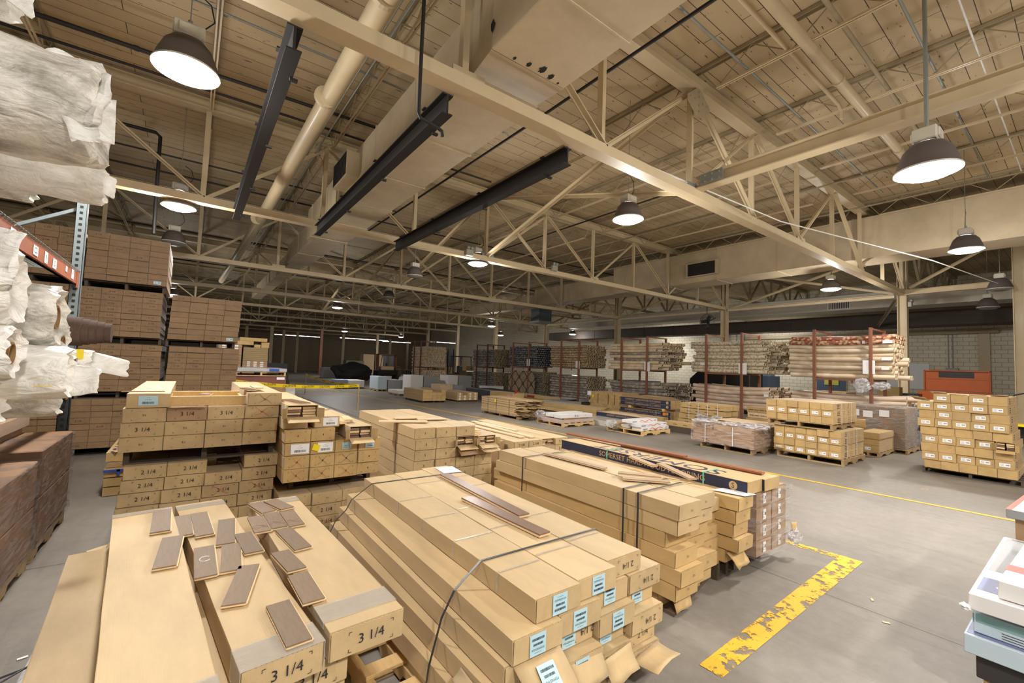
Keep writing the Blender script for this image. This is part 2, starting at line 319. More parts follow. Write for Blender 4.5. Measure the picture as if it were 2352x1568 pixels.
def dup(root, loc, rz=0, label=None, group=None, rot=None):
    r = root.copy(); COL.objects.link(r); r.location = loc; r.rotation_euler = rot or (0, 0, rz)
    if label: r['label'] = label
    if group: r['group'] = group
    for ch in list(root.children):
        c = ch.copy(); COL.objects.link(c); c.parent = r
        for g in list(ch.children):
            d = g.copy(); COL.objects.link(d); d.parent = c
    return r
def struct(o): o['kind'] = 'structure'; return o
ORD = ['', 'first', 'second', 'third', 'fourth', 'fifth', 'sixth', 'seventh', 'eighth', 'ninth', 'tenth', 'eleventh', 'twelfth', 'thirteenth', 'fourteenth', 'fifteenth', 'sixteenth', 'seventeenth', 'eighteenth', 'nineteenth', 'twentieth']
_TX = {}
def text_geo(s, size, ext=0):
    k = (s, size, ext)
    if k not in _TX:
        cu = bpy.data.curves.new('t', 'FONT'); cu.body = s; cu.size = size; cu.align_x = 'CENTER'; cu.align_y = 'CENTER'; cu.resolution_u = 2; cu.extrude = ext
        o = bpy.data.objects.new('t', cu); COL.objects.link(o); dg = bpy.context.evaluated_depsgraph_get(); dg.update()
        me = bpy.data.meshes.new_from_object(o.evaluated_get(dg)); bpy.data.objects.remove(o); bpy.data.curves.remove(cu)
        _TX[k] = ([v.co.copy() for v in me.vertices], [tuple(p.vertices) for p in me.polygons]); bpy.data.meshes.remove(me)
    return _TX[k]
def text_into(mb, s, size, org, ex, ez, sx=1.0):
    """writes text on a plane: ex = reading direction, ez = up"""
    V, Fc = text_geo(s, size); ex, ez, org = Vector(ex), Vector(ez), Vector(org)
    mb._add([org+ex*v.x*sx+ez*v.y for v in V], Fc); return mb
# ---------------------------------------------------------------- cartons
_CM = {}
def cached(key, fn):
    if key not in _CM: _CM[key] = fn()
    return _CM[key]
def carton_mesh(w, h, L, m, var=0, det=1):
    """x -w/2..w/2, y 0..L, z 0..h ; the end flap faces -y"""
    def mk():
        rnd = random.Random(var*17+3); b = MB(); n = 8 if det > 1 else 2
        a = .004; ys = [.003+(L-.003)*i/n for i in range(n+1)]; vs = []
        for y in ys:
            s = 0 if det < 2 else (rnd.random()-.5)*.006; t = 0 if det < 2 else (rnd.random())*.005
            e = .002
            for px, pz in ((-w/2+e, 0), (w/2-e, 0), (w/2, e), (w/2+s*.5, h-e), (w/2-e, h-t), (0, h-t*.6+s*.4), (-w/2+e, h-t), (-w/2+s*.5, h-e), (-w/2, e)): vs.append((px, y, pz))
        k = 9; fs = [tuple(range(k))[::-1], tuple(n*k+i for i in range(k))]
        for j in range(n):
            for i in range(k): fs.append((j*k+i, j*k+(i+1) % k, (j+1)*k+(i+1) % k, (j+1)*k+i))
        b._add(vs, fs)
        # the closing flap with its perforated upper edge
        z1 = h-.004; x0, x1 = -w/2+.004, w/2-.004; P = [(x0, 0, .002), (x1, 0, .002), (x1, 0, z1-.002)]
        if det > 1:
            q = 16
            for i in range(q, 0, -1):
                xa = x0+(x1-x0)*i/q; xb = x0+(x1-x0)*(i-.5)/q; P += [(xa, 0, z1+.003), (xb, 0, z1-.001)]
        P += [(x0, 0, z1-.002)]
        tilt = rnd.random()*.004
        P = [(x, -.003-(tilt*(z/h)), z) for x, y, z in P]
        b.prism(P, (0, .0025, 0))
        return b.mesh('carton', m)
    return cached(('c', w, h, L, m.name, var, det), mk)
def mark_mesh(txt, w, h, size, flip=False, ink=None, brackets=True, x=0):
    def mk():
        b = MB(); y = -.0092; s = -1 if flip else 1
        if txt: text_into(b, txt, size, (x, y, h/2), (s, 0, 0), (0, 0, s))
        if brackets:
            bx, bz, l, t = w*.3, h*.34, .011, .0009
            for i in (-1, 1):
                for j in (-1, 1):
                    X, Z = x+i*bx, h/2+j*bz
                    b.box(min(X, X-i*l), max(X, X-i*l), y-.0002, y, Z-t, Z+t); b.box(X-t, X+t, y-.0002, y, min(Z, Z-j*l), max(Z, Z-j*l))
        return b.mesh('size_print', ink or INK, fixn=False)
    return cached(('m', txt, w, h, size, flip, (ink or INK).name, brackets, x), mk)
def cross_mesh(w, h, ink, v=0):
    def mk():
        b = MB(); y = -.0098; a, c = w*.2, h*.36
        for s in (-1, 1):
            pts = [(s*a*(t*2-1)*(1+.1*math.sin(t*5+v)), y, h/2+c*(t*2-1)+.004*math.sin(t*9+v*3+s)) for t in [i/6 for i in range(7)]]
            for p, q in zip(pts, pts[1:]): b.bar(p, q, .0004, .0018)
        return b.mesh('marker_cross', ink, fixn=False)
    return cached(('x', w, h, ink.name, v), mk)
def label_meshes(lw, lh, style, m):
    def mk():
        b = MB(); b.box(-lw/2, lw/2, -.0012, 0, -lh/2, lh/2); me = b.mesh('shipping_label', m)
        t = MB(); y = -.0016; rnd = random.Random(5)
        if style == 'P':      # text with bar codes
            text_into(t, 'PS9990DHSA', lh*.16, (0, y, lh*.2), (1, 0, 0), (0, 0, 1), .9); text_into(t, 'PS 3/4 RED OAK', lh*.06, (0, y, lh*.36), (1, 0, 0), (0, 0, 1))
            rows = ((0, .035, .1), (-lh*.22, 0, .1))
            zz = [(-lh*.02, lh*.11, .62), (-lh*.26, lh*.12, .78)]
        elif style == 'B':    # bar code with two lines of type
            text_into(t, '2 x 36', lh*.1, (0, y, lh*.3), (1, 0, 0), (0, 0, 1)); text_into(t, 'PS 3123NSB', lh*.1, (0, y, lh*.1), (1, 0, 0), (0, 0, 1)); zz = [(-lh*.22, lh*.24, .6)]
        else:
            zz = [(lh*.05, lh*.3, .3)]
            for i in range(3): t.box(-lw*.4, -lw*.1, y-.0002, y, lh*(.25-.25*i)-.0015, lh*(.25-.25*i)+.0015)
        for zc, hh, ww in zz:
            x = -lw*ww/2 if style != 'S' else lw*.08
            x1 = lw*ww/2 if style != 'S' else lw*.42
            while x < x1:
                d = rnd.choice((.0012, .002, .003))*(lw/.09)*.6; t.box(x, x+d, y-.0002, y, zc-hh/2, zc+hh/2); x += d+rnd.choice((.0012, .002))*(lw/.09)*.7
        return me, t.mesh('label_print', INK, fixn=False)
    return cached(('l', lw, lh, style, m.name), mk)
def add_label(o, x, z, lw, lh, style='B', m=None, flip=False, y=-.0075, rot=0):
    me, tm = label_meshes(lw, lh, style, m or WHITE)
    l = link('shipping_label', me, o, (x, y, z), (0, (math.pi if flip else 0)+rot, 0)); link('label_print', tm, l); return l
CK = ['flooring_carton']
def carton(loc, rz, w, h, L, m, label, cat='carton', group=None, var=0, det=1, spec=None, rot=None):
    spec = spec or {}
    o = link(CK[0], carton_mesh(w, h, L, m, var, det), None, loc, rot or (0, 0, rz)); tag(o, label, cat, group)
    if spec.get('t') or spec.get('br'): link('size_print', mark_mesh(spec.get('t', ''), w, h, spec.get('s', .045), spec.get('flip', False), None, spec.get('brk', True), spec.get('x', 0)), o)
    if spec.get('cross'): link('marker_cross', cross_mesh(w, h, spec['cross'], var), o)['label'] = ('red' if spec['cross'] is RED_INK else 'black')+' marker cross'
    if spec.get('lab'):
        k = spec['lab']; add_label(o, k.get('x', 0), k.get('z', h/2), k['w'], k['h'], k.get('st', 'B'), k.get('m'), k.get('flip', False))
        if k.get('yel'):
            link('yellow_tag', cached('ytag', lambda: MB().box(-.03, .03, -.002, 0, -.025, .03).mesh('yellow_tag', YELLOW)), o, (-.06, -.0105, h/2), (0, .3, 0))
    return o
def pile(org, rz, cols, rows, w, h, L, m, where, face=None, adj='tan', det=1, jx=.004, jy=.015, seed=1, skip=(), group=None, zg=.0015, missing_top=None, labeltxt=None, xoff=None, jr=.006):
    """org: front-left bottom corner; local x to the right, y inwards. Row 0 = bottom."""
    rnd = random.Random(seed); c, s = math.cos(rz), math.sin(rz); out = {}
    W_ = cols*w
    for r in range(rows):
        ox = (rnd.random()-.5)*jx*2+(xoff[r] if xoff else 0)
        for k in range(cols):
            if (r, k) in skip: continue
            lx = ox+(k+.5)*(w+.003); ly = (rnd.random()-.5)*jy*2
            p = (org[0]+lx*c-ly*s, org[1]+lx*s+ly*c, org[2]+r*(h+zg))
            sp = face(r, k, rows, cols) if face else None
            a = (sp or {}).get('adj', adj); mm = (sp or {}).get('m', m)
            lab = f"{a} carton, {ORD[rows-r]} row from top, {ORD[k+1]} from left, {where}"
            out[r, k] = carton(p, rz+(rnd.random()-.5)*jr, w, h, L, mm, lab, group=group, var=rnd.randrange(3), det=det, spec=sp)
    return out
_PAL = {}
def pallet(org, rz, w, l, label, m=OLDWOOD, h=.12, first={}, nd=6):
    """wooden pallet, front left bottom corner at org; stringers run inwards (local y)"""
    root = empty('wooden_pallet', label, 'pallet', org, rz)
    key = (round(w, 2), round(l, 2), m.name, h)
    if key not in _PAL:
        sh = h-.036; z0 = .018
        P = [(0, 0, z0), (0, l*.15, z0), (0, l*.18, z0+sh*.45), (0, l*.36, z0+sh*.45), (0, l*.39, z0), (0, l*.61, z0), (0, l*.64, z0+sh*.45), (0, l*.82, z0+sh*.45), (0, l*.85, z0), (0, l, z0), (0, l, z0+sh), (0, 0, z0+sh)]
        st = MB().prism(P, (.038, 0, 0)).mesh('stringer', m); bw = .09
        _PAL[key] = (st, MB().box(0, w, 0, bw, 0, .017).mesh('deck_board', m, bevel=.002))
    st, db = _PAL[key]
    for x in (0, w/2-.019, w-.038): link('stringer', st, root, (x, 0, 0))
    for i in range(nd): link('deck_board', db, root, (0, (l-.09)*i/(nd-1), h-.0175))
    for i in range(3): link('deck_board', db, root, (0, (l-.09)*i/2, 0))
    return root
def strap_loop(x0, x1, z0, z1, y, label, org=(0, 0, 0), rz=0, m=None, steps=None, w=.013):
    """flat strap round a load whose local section is x0..x1, z0..z1, lying in the plane local y"""
    pts = steps or [(x0, z0), (x0, z1), (x1, z1), (x1, z0)]
    b = MB()
    for (a, c), (d, e) in zip(pts, pts[1:]):
        p, q = Vector((a, y, c)), Vector((d, y, e)); dd = (q-p).normalized()*.001
        b.bar(p-dd, q+dd, w if abs(q.z-p.z) < abs(q.x-p.x) else w, .0016, up=(0, 0, 1) if abs(q.z-p.z) < abs(q.x-p.x) else (1, 0, 0))
    o = b.build('strap', m or BLKPLASTIC); o.location = org; o.rotation_euler = (0, 0, rz); return tag(o, label, 'strap')
def plank_mesh(w, L, t, top, v=0):
    def mk():
        b = MB(); b.cur = 0; b.box(-w/2, w/2, 0, L, t*.55, t)
        b.cur = 1; b.box(-w/2, w/2, 0, L, 0, t*.55); b.box(w/2, w/2+.006, 0, L, t*.3, t*.55); b.box(-w/2-.001, -w/2+.004, 0, L, .0, t*.25); b.box(-w*.35, -w*.15, -.0005, .001, -.0, t*.2); b.box(-w/2, w/2, -.004, 0, t*.3, t*.55)
        return b.mesh('flooring_plank', [top, RAWOAK])
    return cached(('pl', w, L, t, top.name), mk)
def plank(x, y, z, w, L, ang, top, label, t=.018, cat='plank', group=None, tilt=(0, 0)):
    o = link('flooring_plank', plank_mesh(w, L, t, top), None, (x, y, z), (tilt[0], tilt[1], R(ang))); return tag(o, label, cat, group)
# ================================================================ the building
ZB, ZT, ZD = 4.65, 6.62, 6.83         # bottom chord, top chord, roof deck
TY = [4.1+6.4*k for k in range(-2, 9)]
X0, X1, Y0, Y1 = -21.0, 30.0, -12.0, 62.0
struct(MB().box(X0, X1, Y0, Y1, -.2, 0).build('floor', FLOOR))
struct(MB().box(X0, X1, Y0, Y1, ZD, ZD+.15).build('ceiling', DECK))
struct(MB().box(X1, X1+.3, Y0, Y1, 0, ZD).build('wall_right', BLOCK))
struct(MB().box(X0, X1, Y1, Y1+.3, 0, ZD).build('wall_back', BRICKW))
struct(MB().box(X0-.3, X0, Y0, Y1, 0, ZD).build('wall_left', BRICKW))
struct(MB().box(X0, X1, Y0-.3, Y0, 0, ZD).build('wall_front', BLOCK))
# ---- floor paint
def paint(name, pts, w, wear, label, ws=None):
    b = MB()
    for (x0, y0), (x1, y1) in zip(pts, pts[1:]):
        d = Vector((x1-x0, y1-y0, 0)); n = Vector((-d.y, d.x, 0)).normalized()
        a, e = (ws or (w, w)); b.quad((x0-n.x*a/2, y0-n.y*a/2, .003), (x0+n.x*a/2, y0+n.y*a/2, .003), (x1+n.x*e/2, y1+n.y*e/2, .003), (x1-n.x*e/2, y1-n.y*e/2, .003))
    o = b.build(name, PAINT, fixn=False); o['wear'] = wear; tag(o, label, 'floor marking'); return struct(o)
paint('trim_1', [(6.35, 22.5), (6.98, 15.26), (7.96, 3.3), (8.1, .75), (8.25, -1.5)], .075, .36, 'long thin yellow line painted along the concrete aisle')
paint('trim_2', [(4.97, 1.39), (2.42, 1.32)], .15, .44, 'broad worn yellow stripe in front of the strapped carton piles', (.17, .13))
paint('trim_3', [(4.91, 1.47), (4.86, 1.97)], .11, .47, 'scuffed short yellow stripe running under the wrapped pile')
paint('trim_4', [(9.3, 1.25), (9.0, 1.75)], .12, .56, 'faded yellow paint remains beside the tall box stack')
paint('trim_5', [(8.6, 1.65), (8.45, 1.8)], .1, .55, 'small faded yellow patch on the open concrete')
paint('trim_6', [(5.5, 34), (6.3, 23.5)], .08, .4, 'distant yellow line beyond the caution tape')
# ---- roof trusses
NODE = [20.1-2.23*i for i in range(19)]     # panel points
def truss(y, label, near):
    t = empty('roof_truss', label, 'roof truss', (0, y, ZB), group=None)
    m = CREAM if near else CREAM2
    b = MB(); b.box(-20.1, 20.1, -.1, .1, -.025, .025); b.box(-20.1, 20.1, -.1, -.07, .025, .12); b.box(-20.1, 20.1, .07, .1, .025, .12)
    b.build('bottom_chord', m, t)
    b = MB(); b.box(-20.1, 20.1, -.11, .11, ZT-ZB-.11, ZT-ZB-.09); b.box(-20.1, 20.1, -.11, .11, ZT-ZB+.09, ZT-ZB+.11); b.box(-20.1, 20.1, -.02, .02, ZT-ZB-.09, ZT-ZB+.09)
    b.build('top_chord', m, t)
    vm = cached(('tv', near), lambda: MB().box(-.045, .045, -.028, -.018, 0, ZT-ZB-.15).box(-.045, .045, .018, .028, 0, ZT-ZB-.15).box(-.045, -.035, -.05, .05, 0, ZT-ZB-.15).mesh('vertical', m))
    for x in NODE: link('vertical', vm, t, (x-.03, 0, .08))
    # node letters: b = diagonal foot, t = head; from the column inwards
    segs = []
    pat = ['b', 't', 'b', 't', 'b', 't', 'x', 't', 'b', 't', 'b']
    def D(a, at_, c, ct):
        p = Vector((NODE[a], 0, .1 if at_ == 'b' else ZT-ZB-.12)); q = Vector((NODE[c], 0, .1 if ct == 'b' else ZT-ZB-.12)); segs.append((p, q))
    for a, s, c, e in ((0, 'b', 1, 't'), (1, 't', 2, 'b'), (2, 'b', 3, 't'), (3, 't', 4, 'b'), (4, 'b', 5, 't'), (5, 't', 6, 'b'), (5, 'b', 6, 't'), (6, 't', 7, 'b'), (7, 'b', 8, 't'), (8, 't', 9, 'b'), (9, 'b', 10, 't'), (10, 't', 11, 'b'), (11, 'b', 12, 't'), (12, 't', 13, 'b'), (13, 'b', 14, 't'), (14, 't', 15, 'b'), (15, 'b', 16, 't'), (16, 't', 17, 'b')): D(a, s, c, e)
    for i, (p, q) in enumerate(segs):
        off = Vector((0, .05 if i % 2 else -.05, 0)); MB().bar(p+off, q+off, .02, .1, up=(0, 1, 0)).bar(p+off*.4, q+off*.4, .07, .02, up=(0, 1, 0)).build('diagonal', m, t)
    if near:
        for x in NODE[4:11:2]:
            g = MB(); g.box(x-.2, x+.2, -.075, -.062, .02, .2)
            for dx in (-.14, 0, .14): g.lathe([(0, -.088), (.014, -.088), (.014, -.075)], 6, ax=1, c=(x+dx, 0, .1))
            g.build('gusset_plate', GREYSTEEL if x > 6 and x < 7 else m, t)
    return t
TN = ['roof truss behind the camera', 'cream roof truss just behind the camera', 'nearest cream roof truss, sloping across the upper frame', 'second roof truss, where the three black beams end', 'third roof truss, over the far end of the big duct', 'fourth roof truss from the camera', 'fifth roof truss from the camera', 'sixth roof truss from the camera, dim', 'seventh roof truss from the camera, dim', 'eighth roof truss from the camera, dim', 'farthest roof truss, in the dark']
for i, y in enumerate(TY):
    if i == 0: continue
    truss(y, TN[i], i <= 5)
def side_truss(y, label):          # the bay beyond the columns, to the block wall
    t = empty('side_truss', label, 'roof truss', (20.3, y, 5.36)); L_ = 9.6; hh = 1.3
    MB().box(0, L_, -.08, .08, -.05, .05).build('bottom_chord', CREAM2, t)
    MB().box(0, L_, -.08, .08, hh, hh+.12).build('top_chord', CREAM2, t)
    for i in range(4):
        a, c = L_*i/4, L_*(i+.5)/4; d = L_*(i+1)/4
        for p, q in (((a, 0, .05), (c, 0, hh)), ((c, 0, hh), (d, 0, .05))): MB().bar(p, q, .08, .08).build('diagonal', CREAM2, t)
        MB().box(d-.04, d+.04, -.04, .04, .05, hh).build('vertical', CREAM2, t)
SN = ['nearest', 'second', 'third', 'fourth', 'fifth', 'sixth']
for i, y in enumerate(TY[2:8]): side_truss(y, f'{SN[i]} light truss from the column row to the block wall')
# ---- open web joists
def make_joist():
    j = empty('roof_joist', 'x', 'joist', (0, 0, 0)); L_ = 6.4
    MB().box(-.05, .05, 0, L_, .47, .485).box(-.05, -.04, 0, L_, .43, .47).box(.04, .05, 0, L_, .43, .47).build('top_chord', CREAM2, j)
    MB().box(-.035, -.012, .45, L_-.45, 0, .03).box(.012, .035, .45, L_-.45, 0, .03).build('bottom_chord', CREAM, j)
    n = 11; pts = [(0, .15, .46)]
    for i in range(n): pts.append((0, .45+(L_-.9)*i/(n-1), .02 if i % 2 == 0 else .45))
    pts.append((0, L_-.15, .46)); b = MB()
    for p, q in zip(pts, pts[1:]): b.tube([p, q], .01, 5, cap=False)
    b.build('web', CREAM2, j); return j
J0 = make_joist(); first = True
for k in range(1, 7):
    for i, x in enumerate([-11.1, -8.9, -6.7, -4.45, -2.2, .03, 2.26, 4.49, 6.72, 8.95, 11.18, 13.41, 15.64, 17.87, 20.1]):
        if k < 2 and x < 4: continue
        o = J0 if first else dup(J0, (0, 0, 0)); first = False
        o.location = (x, TY[k], 6.335)
        o['label'] = f"cream open web roof joist, {ORD[i+1]} from left in the {['','bay over the camera','bay behind the nearest truss','bay behind the second truss','bay behind the third truss','bay behind the fourth truss','bay behind the fifth truss'][k]}"
        o['group'] = 'open web roof joists'
for o in [J0]: pass
# ---- columns
def column(x, y, label, top=ZB-.03, m=CREAM, r=.13, parts=True):
    c = empty('steel_column', label, 'column', (x, y, 0))
    MB().box(-r, r, -r, -r+.02, .02, top).box(-r, r, r-.02, r, .02, top).box(-.012, .012, -r+.02, r-.02, .02, top).build('shaft', m, c)
    if parts: MB().box(-r-.07, r+.07, -r-.07, r+.07, 0, .02).build('base_plate', m, c); MB().box(-r-.05, r+.05, -r-.05, r+.05, top-.02, top).build('cap_plate', m, c)
    return c
CN = ['cream steel column behind the roll rack nearest the toolbox', 'cream steel column with the wall fan beside it', 'cream steel column behind the third roll rack from right', 'steel column with the grey heater hung beside it', 'dim steel column left of the heater', 'dim steel column behind the far forklift', 'far dim steel column at the end of the row']
for i, y in enumerate(TY[2:9]): column(20.2, y, CN[i], top=ZT-.15)
column(20.0, 1.35, 'cream steel column cut by the right frame edge', top=ZT-.1, r=.16)
for i, (x, y, m, d) in enumerate([(21.2, 56, CREAM2, 'pale column far off, beside the crates'), (17.2, 49.5, CREAM2, 'pale column far off, left of the crates'), (14.1, 52, CREAM2, 'pale column far off, over the dark machine'), (10.7, 47.5, RUST, 'dark red column in the far dark hall'), (9.6, 54, CREAM2, 'thin pale column far off left of red one'), (7.9, 52, CREAM2, 'pale column far off, third from the left'), (6.1, 47, CREAM2, 'pale column far off, second from the left'), (4.3, 50, CREAM2, 'leftmost pale column in the far dark hall'), (24.5, 58, CREAM2, 'pale column far off behind the rug racks')]):
    column(x, y, d, m=m, parts=False)
# ---- strut and sway braces
def beam_h(p, q, s, m, name, label, cat='beam', up=(0, 0, 1), t=.018, parent=None):
    p, q = Vector(p), Vector(q); u = Vector(up); b = MB()
    b.bar(p+u*s/2, q+u*s/2, s, t, up).bar(p-u*s/2, q-u*s/2, s, t, up).bar(p, q, t, s-t*.2, up)
    o = b.build(name, m); return tag(o, label, cat)
beam_h((6.8, 4.0, 4.86), (6.8, -2.2, 4.86), .2, CREAM, 'strut_beam', 'cream steel strut running from the nearest truss over the camera')
beam_h((20.0, 4.0, 4.7), (20.0, 1.5, 4.72), .16, CREAM, 'strut_beam', 'cream strut between the two right hand columns')
def brace(p, q, label, m=CREAM, w=.09):
    o = MB().bar(p, q, w, .012).bar(Vector(p)+Vector((w/2, 0, -.03)), Vector(q)+Vector((w/2, 0, -.03)), .012, w).build('sway_brace', m); tag(o, label, 'brace')
for i, (ya, yb) in enumerate(zip(TY[2:6], TY[3:7])):
    n = ['first', 'second', 'third', 'fourth'][i]
    brace((6.75, ya+.1, ZB+.15), (6.75, yb-.1, ZT-.1), f'sway brace rising away from the camera in the {n} bay')
    brace((6.65, ya+.1, ZT-.1), (6.65, yb-.1, ZB+.15), f'sway brace falling away from the camera in the {n} bay')
for i, (ya, yb) in enumerate(zip(TY[2:5], TY[3:6])):
    n = ['nearest', 'second', 'third'][i]
    brace((20.2, ya+.2, ZB+.1), (20.2, yb-.2, ZT-.2), f'cream brace rising between columns of the {n} column bay')
    brace((20.0, ya+.2, ZB), (20.0, yb-.2, ZB), f'horizontal tie between columns of the {n} column bay', w=.14)
    brace((20.4, ya+.2, ZT-.2), (20.4, yb-.2, ZB+.1), f'cream brace falling between columns of the {n} column bay')
brace((20.4, 4.3, ZB-.1), (26.2, 6.2, ZB-.45), 'long dusty brace from the right column back towards the block wall', CREAM2, .14)
brace((20.1, 3.9, ZB+.25), (20.05, 1.6, ZT-.4), 'cream diagonal between the two right hand columns')
e = empty('splice_plate', 'bolted grey splice plate where the strut meets the nearest truss', 'plate', (6.68, 3.7, 4.86)); MB().box(-.012, 0, -.18, .2, -.09, .09).build('plate', GREYSTEEL, e)
b = MB()
for y in (-.12, 0, .12):
    for z in (-.05, .05): b.lathe([(.0005, -.032), (.016, -.032), (.016, -.012)], 6, ax=0, c=(0, y, z))
b.build('bolts', GREYSTEEL, e)
e = empty('gusset_bracket', 'dark cream bolted bracket at the head of the nearest truss vertical', 'plate', (6.72, 3.97, 6.3)); MB().prism([(-.34, 0, -.02), (-.05, 0, .2), (.05, 0, .2), (.34, 0, -.02), (.34, 0, -.1), (.06, 0, -.3), (-.06, 0, -.3), (-.34, 0, -.1)], (0, .012, 0)).build('plate', CREAM2, e)
b = MB()
for x in (-.25, -.12, .12, .25): b.lathe([(.0005, -.015), (.016, -.015), (.016, 0)], 6, ax=1, c=(x, 0, -.03))
for z in (-.2, -.1, .05, .13): b.lathe([(.0005, -.015), (.016, -.015), (.016, 0)], 6, ax=1, c=(0, 0, z))
b.build('bolts', CREAM2, e)
# ---- black crane rails
for x, d in ((.57, 'narrow black steel beam beside the big round pipe'), (2.1, 'black steel beam crossing under the big duct'), (3.92, 'black steel beam right of the big duct')):
    o = MB().box(-.012, .012, -3.05, 3.05, -.1, .1).box(-.065, .065, -3.05, 3.05, -.115, -.1).box(-.065, .065, -3.05, 3.05, .1, .115)
    e = empty('crane_rail', d, 'beam', (x, 7.25, 4.5)); o.build('rail', BLACK, e)
    for y in (-2.6, -.9, .9, 2.6): MB().box(-.09, .09, y-.035, y+.035, .115, .13).box(.04, .11, y-.02, y+.02, -.14, -.115).build('clamp', BLACK, e)
# ---- ducts
def duct(x0, x1, z0, z1, y0, y1, label, seams=1.5, m=DUCT, parts=None):
    e = empty('air_duct', label, 'duct', ((x0+x1)/2, y0, z0)); w = (x1-x0)/2; h = z1-z0; l = y1-y0
    MB().box(-w, w, 0, l, 0, h).build('duct_body', m, e, bevel=.012)
    y = seams
    while y < l-.3:
        MB().box(-w-.012, w+.012, y-.014, y+.014, -.012, h+.012).build('seam_flange', m, e); y += seams
    return e
d1 = duct(2.5, 3.5, 5.08, 5.98, 4.35, 13.6, 'large square cream duct running away over the big black beam', 1.75)
MB().obox((-.62, 4.95, .5), (.13, 0, 0), (0, .5, 0), (0, 0, .26)).build('vent_box', DUCT, d1, bevel=.01)
g = MB()
for i in range(9): g.box(-.765, -.752, 4.5+.1*i, 4.53+.1*i, .28, .72)
g.box(-.757, -.75, 4.48, 5.42, .27, .73); g.build('vent_grille', GRILLE, d1)
duct(2.62, 3.38, 5.1, 5.75, 13.6, 17.6, 'narrower far section of the large duct', 2)
duct(2.7, 3.2, 5.1, 5.6, 17.6, 30, 'thin last run of the large duct, in the dark', 3)
e = empty('air_duct', 'big near duct section dropping lower above the camera, with black stains', 'duct', (2.2, 3.5, 4.76))
MB().box(0, .97, -6.5, 0, 0, 1.5).build('duct_body', DUCT, e, bevel=.01)
MB().prism([(0, .001, 0), (0, .001, 1.4), (.3, .9, 1.35), (.3, .9, .34)], (.97, 0, 0)).build('transition', DUCT, e)
for y in (-.9, -2.1, -3.3, -4.5): MB().box(-.01, .98, y-.012, y+.012, -.01, 1.51).build('seam_flange', DUCT, e)
SOOT = plain('soot', (.012, .011, .01), .9, var=0)
for (sx, sy, r_) in ((.25, -.03, .016), (.42, -.05, .024), (.58, -.08, .036), (.72, -.05, .03), (.85, -.02, .012)):
    b = MB(); vs = [(sx+math.cos(a*.524)*r_*(1+.3*math.sin(a*2.3)), sy-.02+math.sin(a*.524)*r_*1.6*(1+.25*math.cos(a*3.1)), -.002) for a in range(12)]
    b._add(vs, [tuple(range(12))]); b.build('soot_stain', SOOT, e, fixn=False)['label'] = 'black soot blotch'
for (sz, r_) in ((.22, .035), (.75, .05), (1.0, .03)):
    b = MB(); vs = [(-.0125, -.03+math.cos(a*.524)*r_*(1+.3*math.sin(a*2.3)), sz+math.sin(a*.524)*r_*1.9) for a in range(12)]
    b._add(vs, [tuple(range(12))]); b.build('soot_stain', SOOT, e, fixn=False)['label'] = 'black soot blotch'
d2 = duct(15.75, 16.9, 5.17, 6.4, -2, 13.5, 'wide cream duct crossing over the right half of the hall', 2.1)
MB().box(-.72, -.575, 10.4, 11.7, .2, .75).build('vent_box', DUCT, d2)
MB().box(-.735, -.72, 10.5, 11.6, .24, .71).build('vent_grille', GRILLE, d2)
duct(15.9, 16.75, 5.17, 6.1, 13.5, 19.5, 'dusty tapering far part of the right hand duct', 2.1)
duct(16.0, 16.6, 5.17, 5.8, 19.5, 27, 'small far end of the right hand duct', 2.1)
d3 = duct(23.0, 24.2, 4.62, 5.28, -2, 24, 'pale duct lit brightly behind the columns', 2.4, plain('pale_duct', srgb(205, 200, 185), .5, var=.05))
g = MB(); g.box(-.645, -.6, 8.4, 9.25, .04, .38); g.build('vent_frame', WHITE, d3)
g = MB()
for i in range(12): g.box(-.655, -.646, 8.44+.065*i, 8.47+.065*i, .07, .35)
g.build('vent_grille', GRILLE, d3)
duct(26.3, 27.4, 4.1, 4.75, -2, 30, 'dim dark duct near the block wall', 2.4, plain('dark_duct', srgb(70, 62, 52), .7, var=.2))
# ---- pipes
def pipe(pts, r, m, label, name='pipe', n=10, fl=()):
    if not fl: return tag(MB().tube(pts, r, n).build(name, m, smooth='auto'), label, 'pipe')
    e = empty(name, label, 'pipe', pts[0]); o = Vector(pts[0]); MB().tube([Vector(p)-o for p in pts], r, n).build('pipe_run', m, e, smooth='auto')
    for t in fl:
        c = Vector(pts[0]).lerp(Vector(pts[-1]), t)-o; d = (Vector(pts[-1])-Vector(pts[0])).normalized()*.03
        MB().tube([c-d, c+d], r*1.2, n).build('pipe_collar', m, e)
pipe([(1.5, -2, 5.5), (1.42, 6, 5.5), (1.34, 14, 5.5), (1.05, 27, 5.5)], .13, CREAM, 'fat round cream pipe running away beside the big duct', n=20, fl=(.22, .3, .55, .8))
pipe([(5.0, 2.36, 6.35), (13.5, 2.34, 6.35)], .075, CREAM, 'fat cream pipe under the roof at upper right', n=14, fl=(.35, .75))
pipe([(4.5, 2.6, 6.4), (8.8, 2.6, 6.4), (8.95, 2.6, 6.35), (8.97, 2.6, 6.2)], .03, CREAM, 'thin cream pipe with a turned down end')
pipe([(2.5, 3.15, 6.42), (14, 3.2, 6.42)], .018, GREYSTEEL, 'thin grey conduit crossing under the roof joists')
pipe([(5, 1.97, 6.45), (14, 1.99, 6.45)], .03, CREAM2, 'dusty pipe beside the fat cream pipe')
pipe([(5, 1.4, 6.5), (15, 1.45, 6.5)], .018, GREYSTEEL, 'grey conduit nearest the right roof corner')
pipe([(6, .95, 6.48), (15, .95, 6.48)], .012, WSTRAP, 'thin pale wire along the right roof corner')
pipe([(4.98, -1, 6.3), (4.97, 6.5, 6.3), (4.85, 16, 6.3)], .026, BLACK, 'long dark sprinkler pipe beside the third black beam')
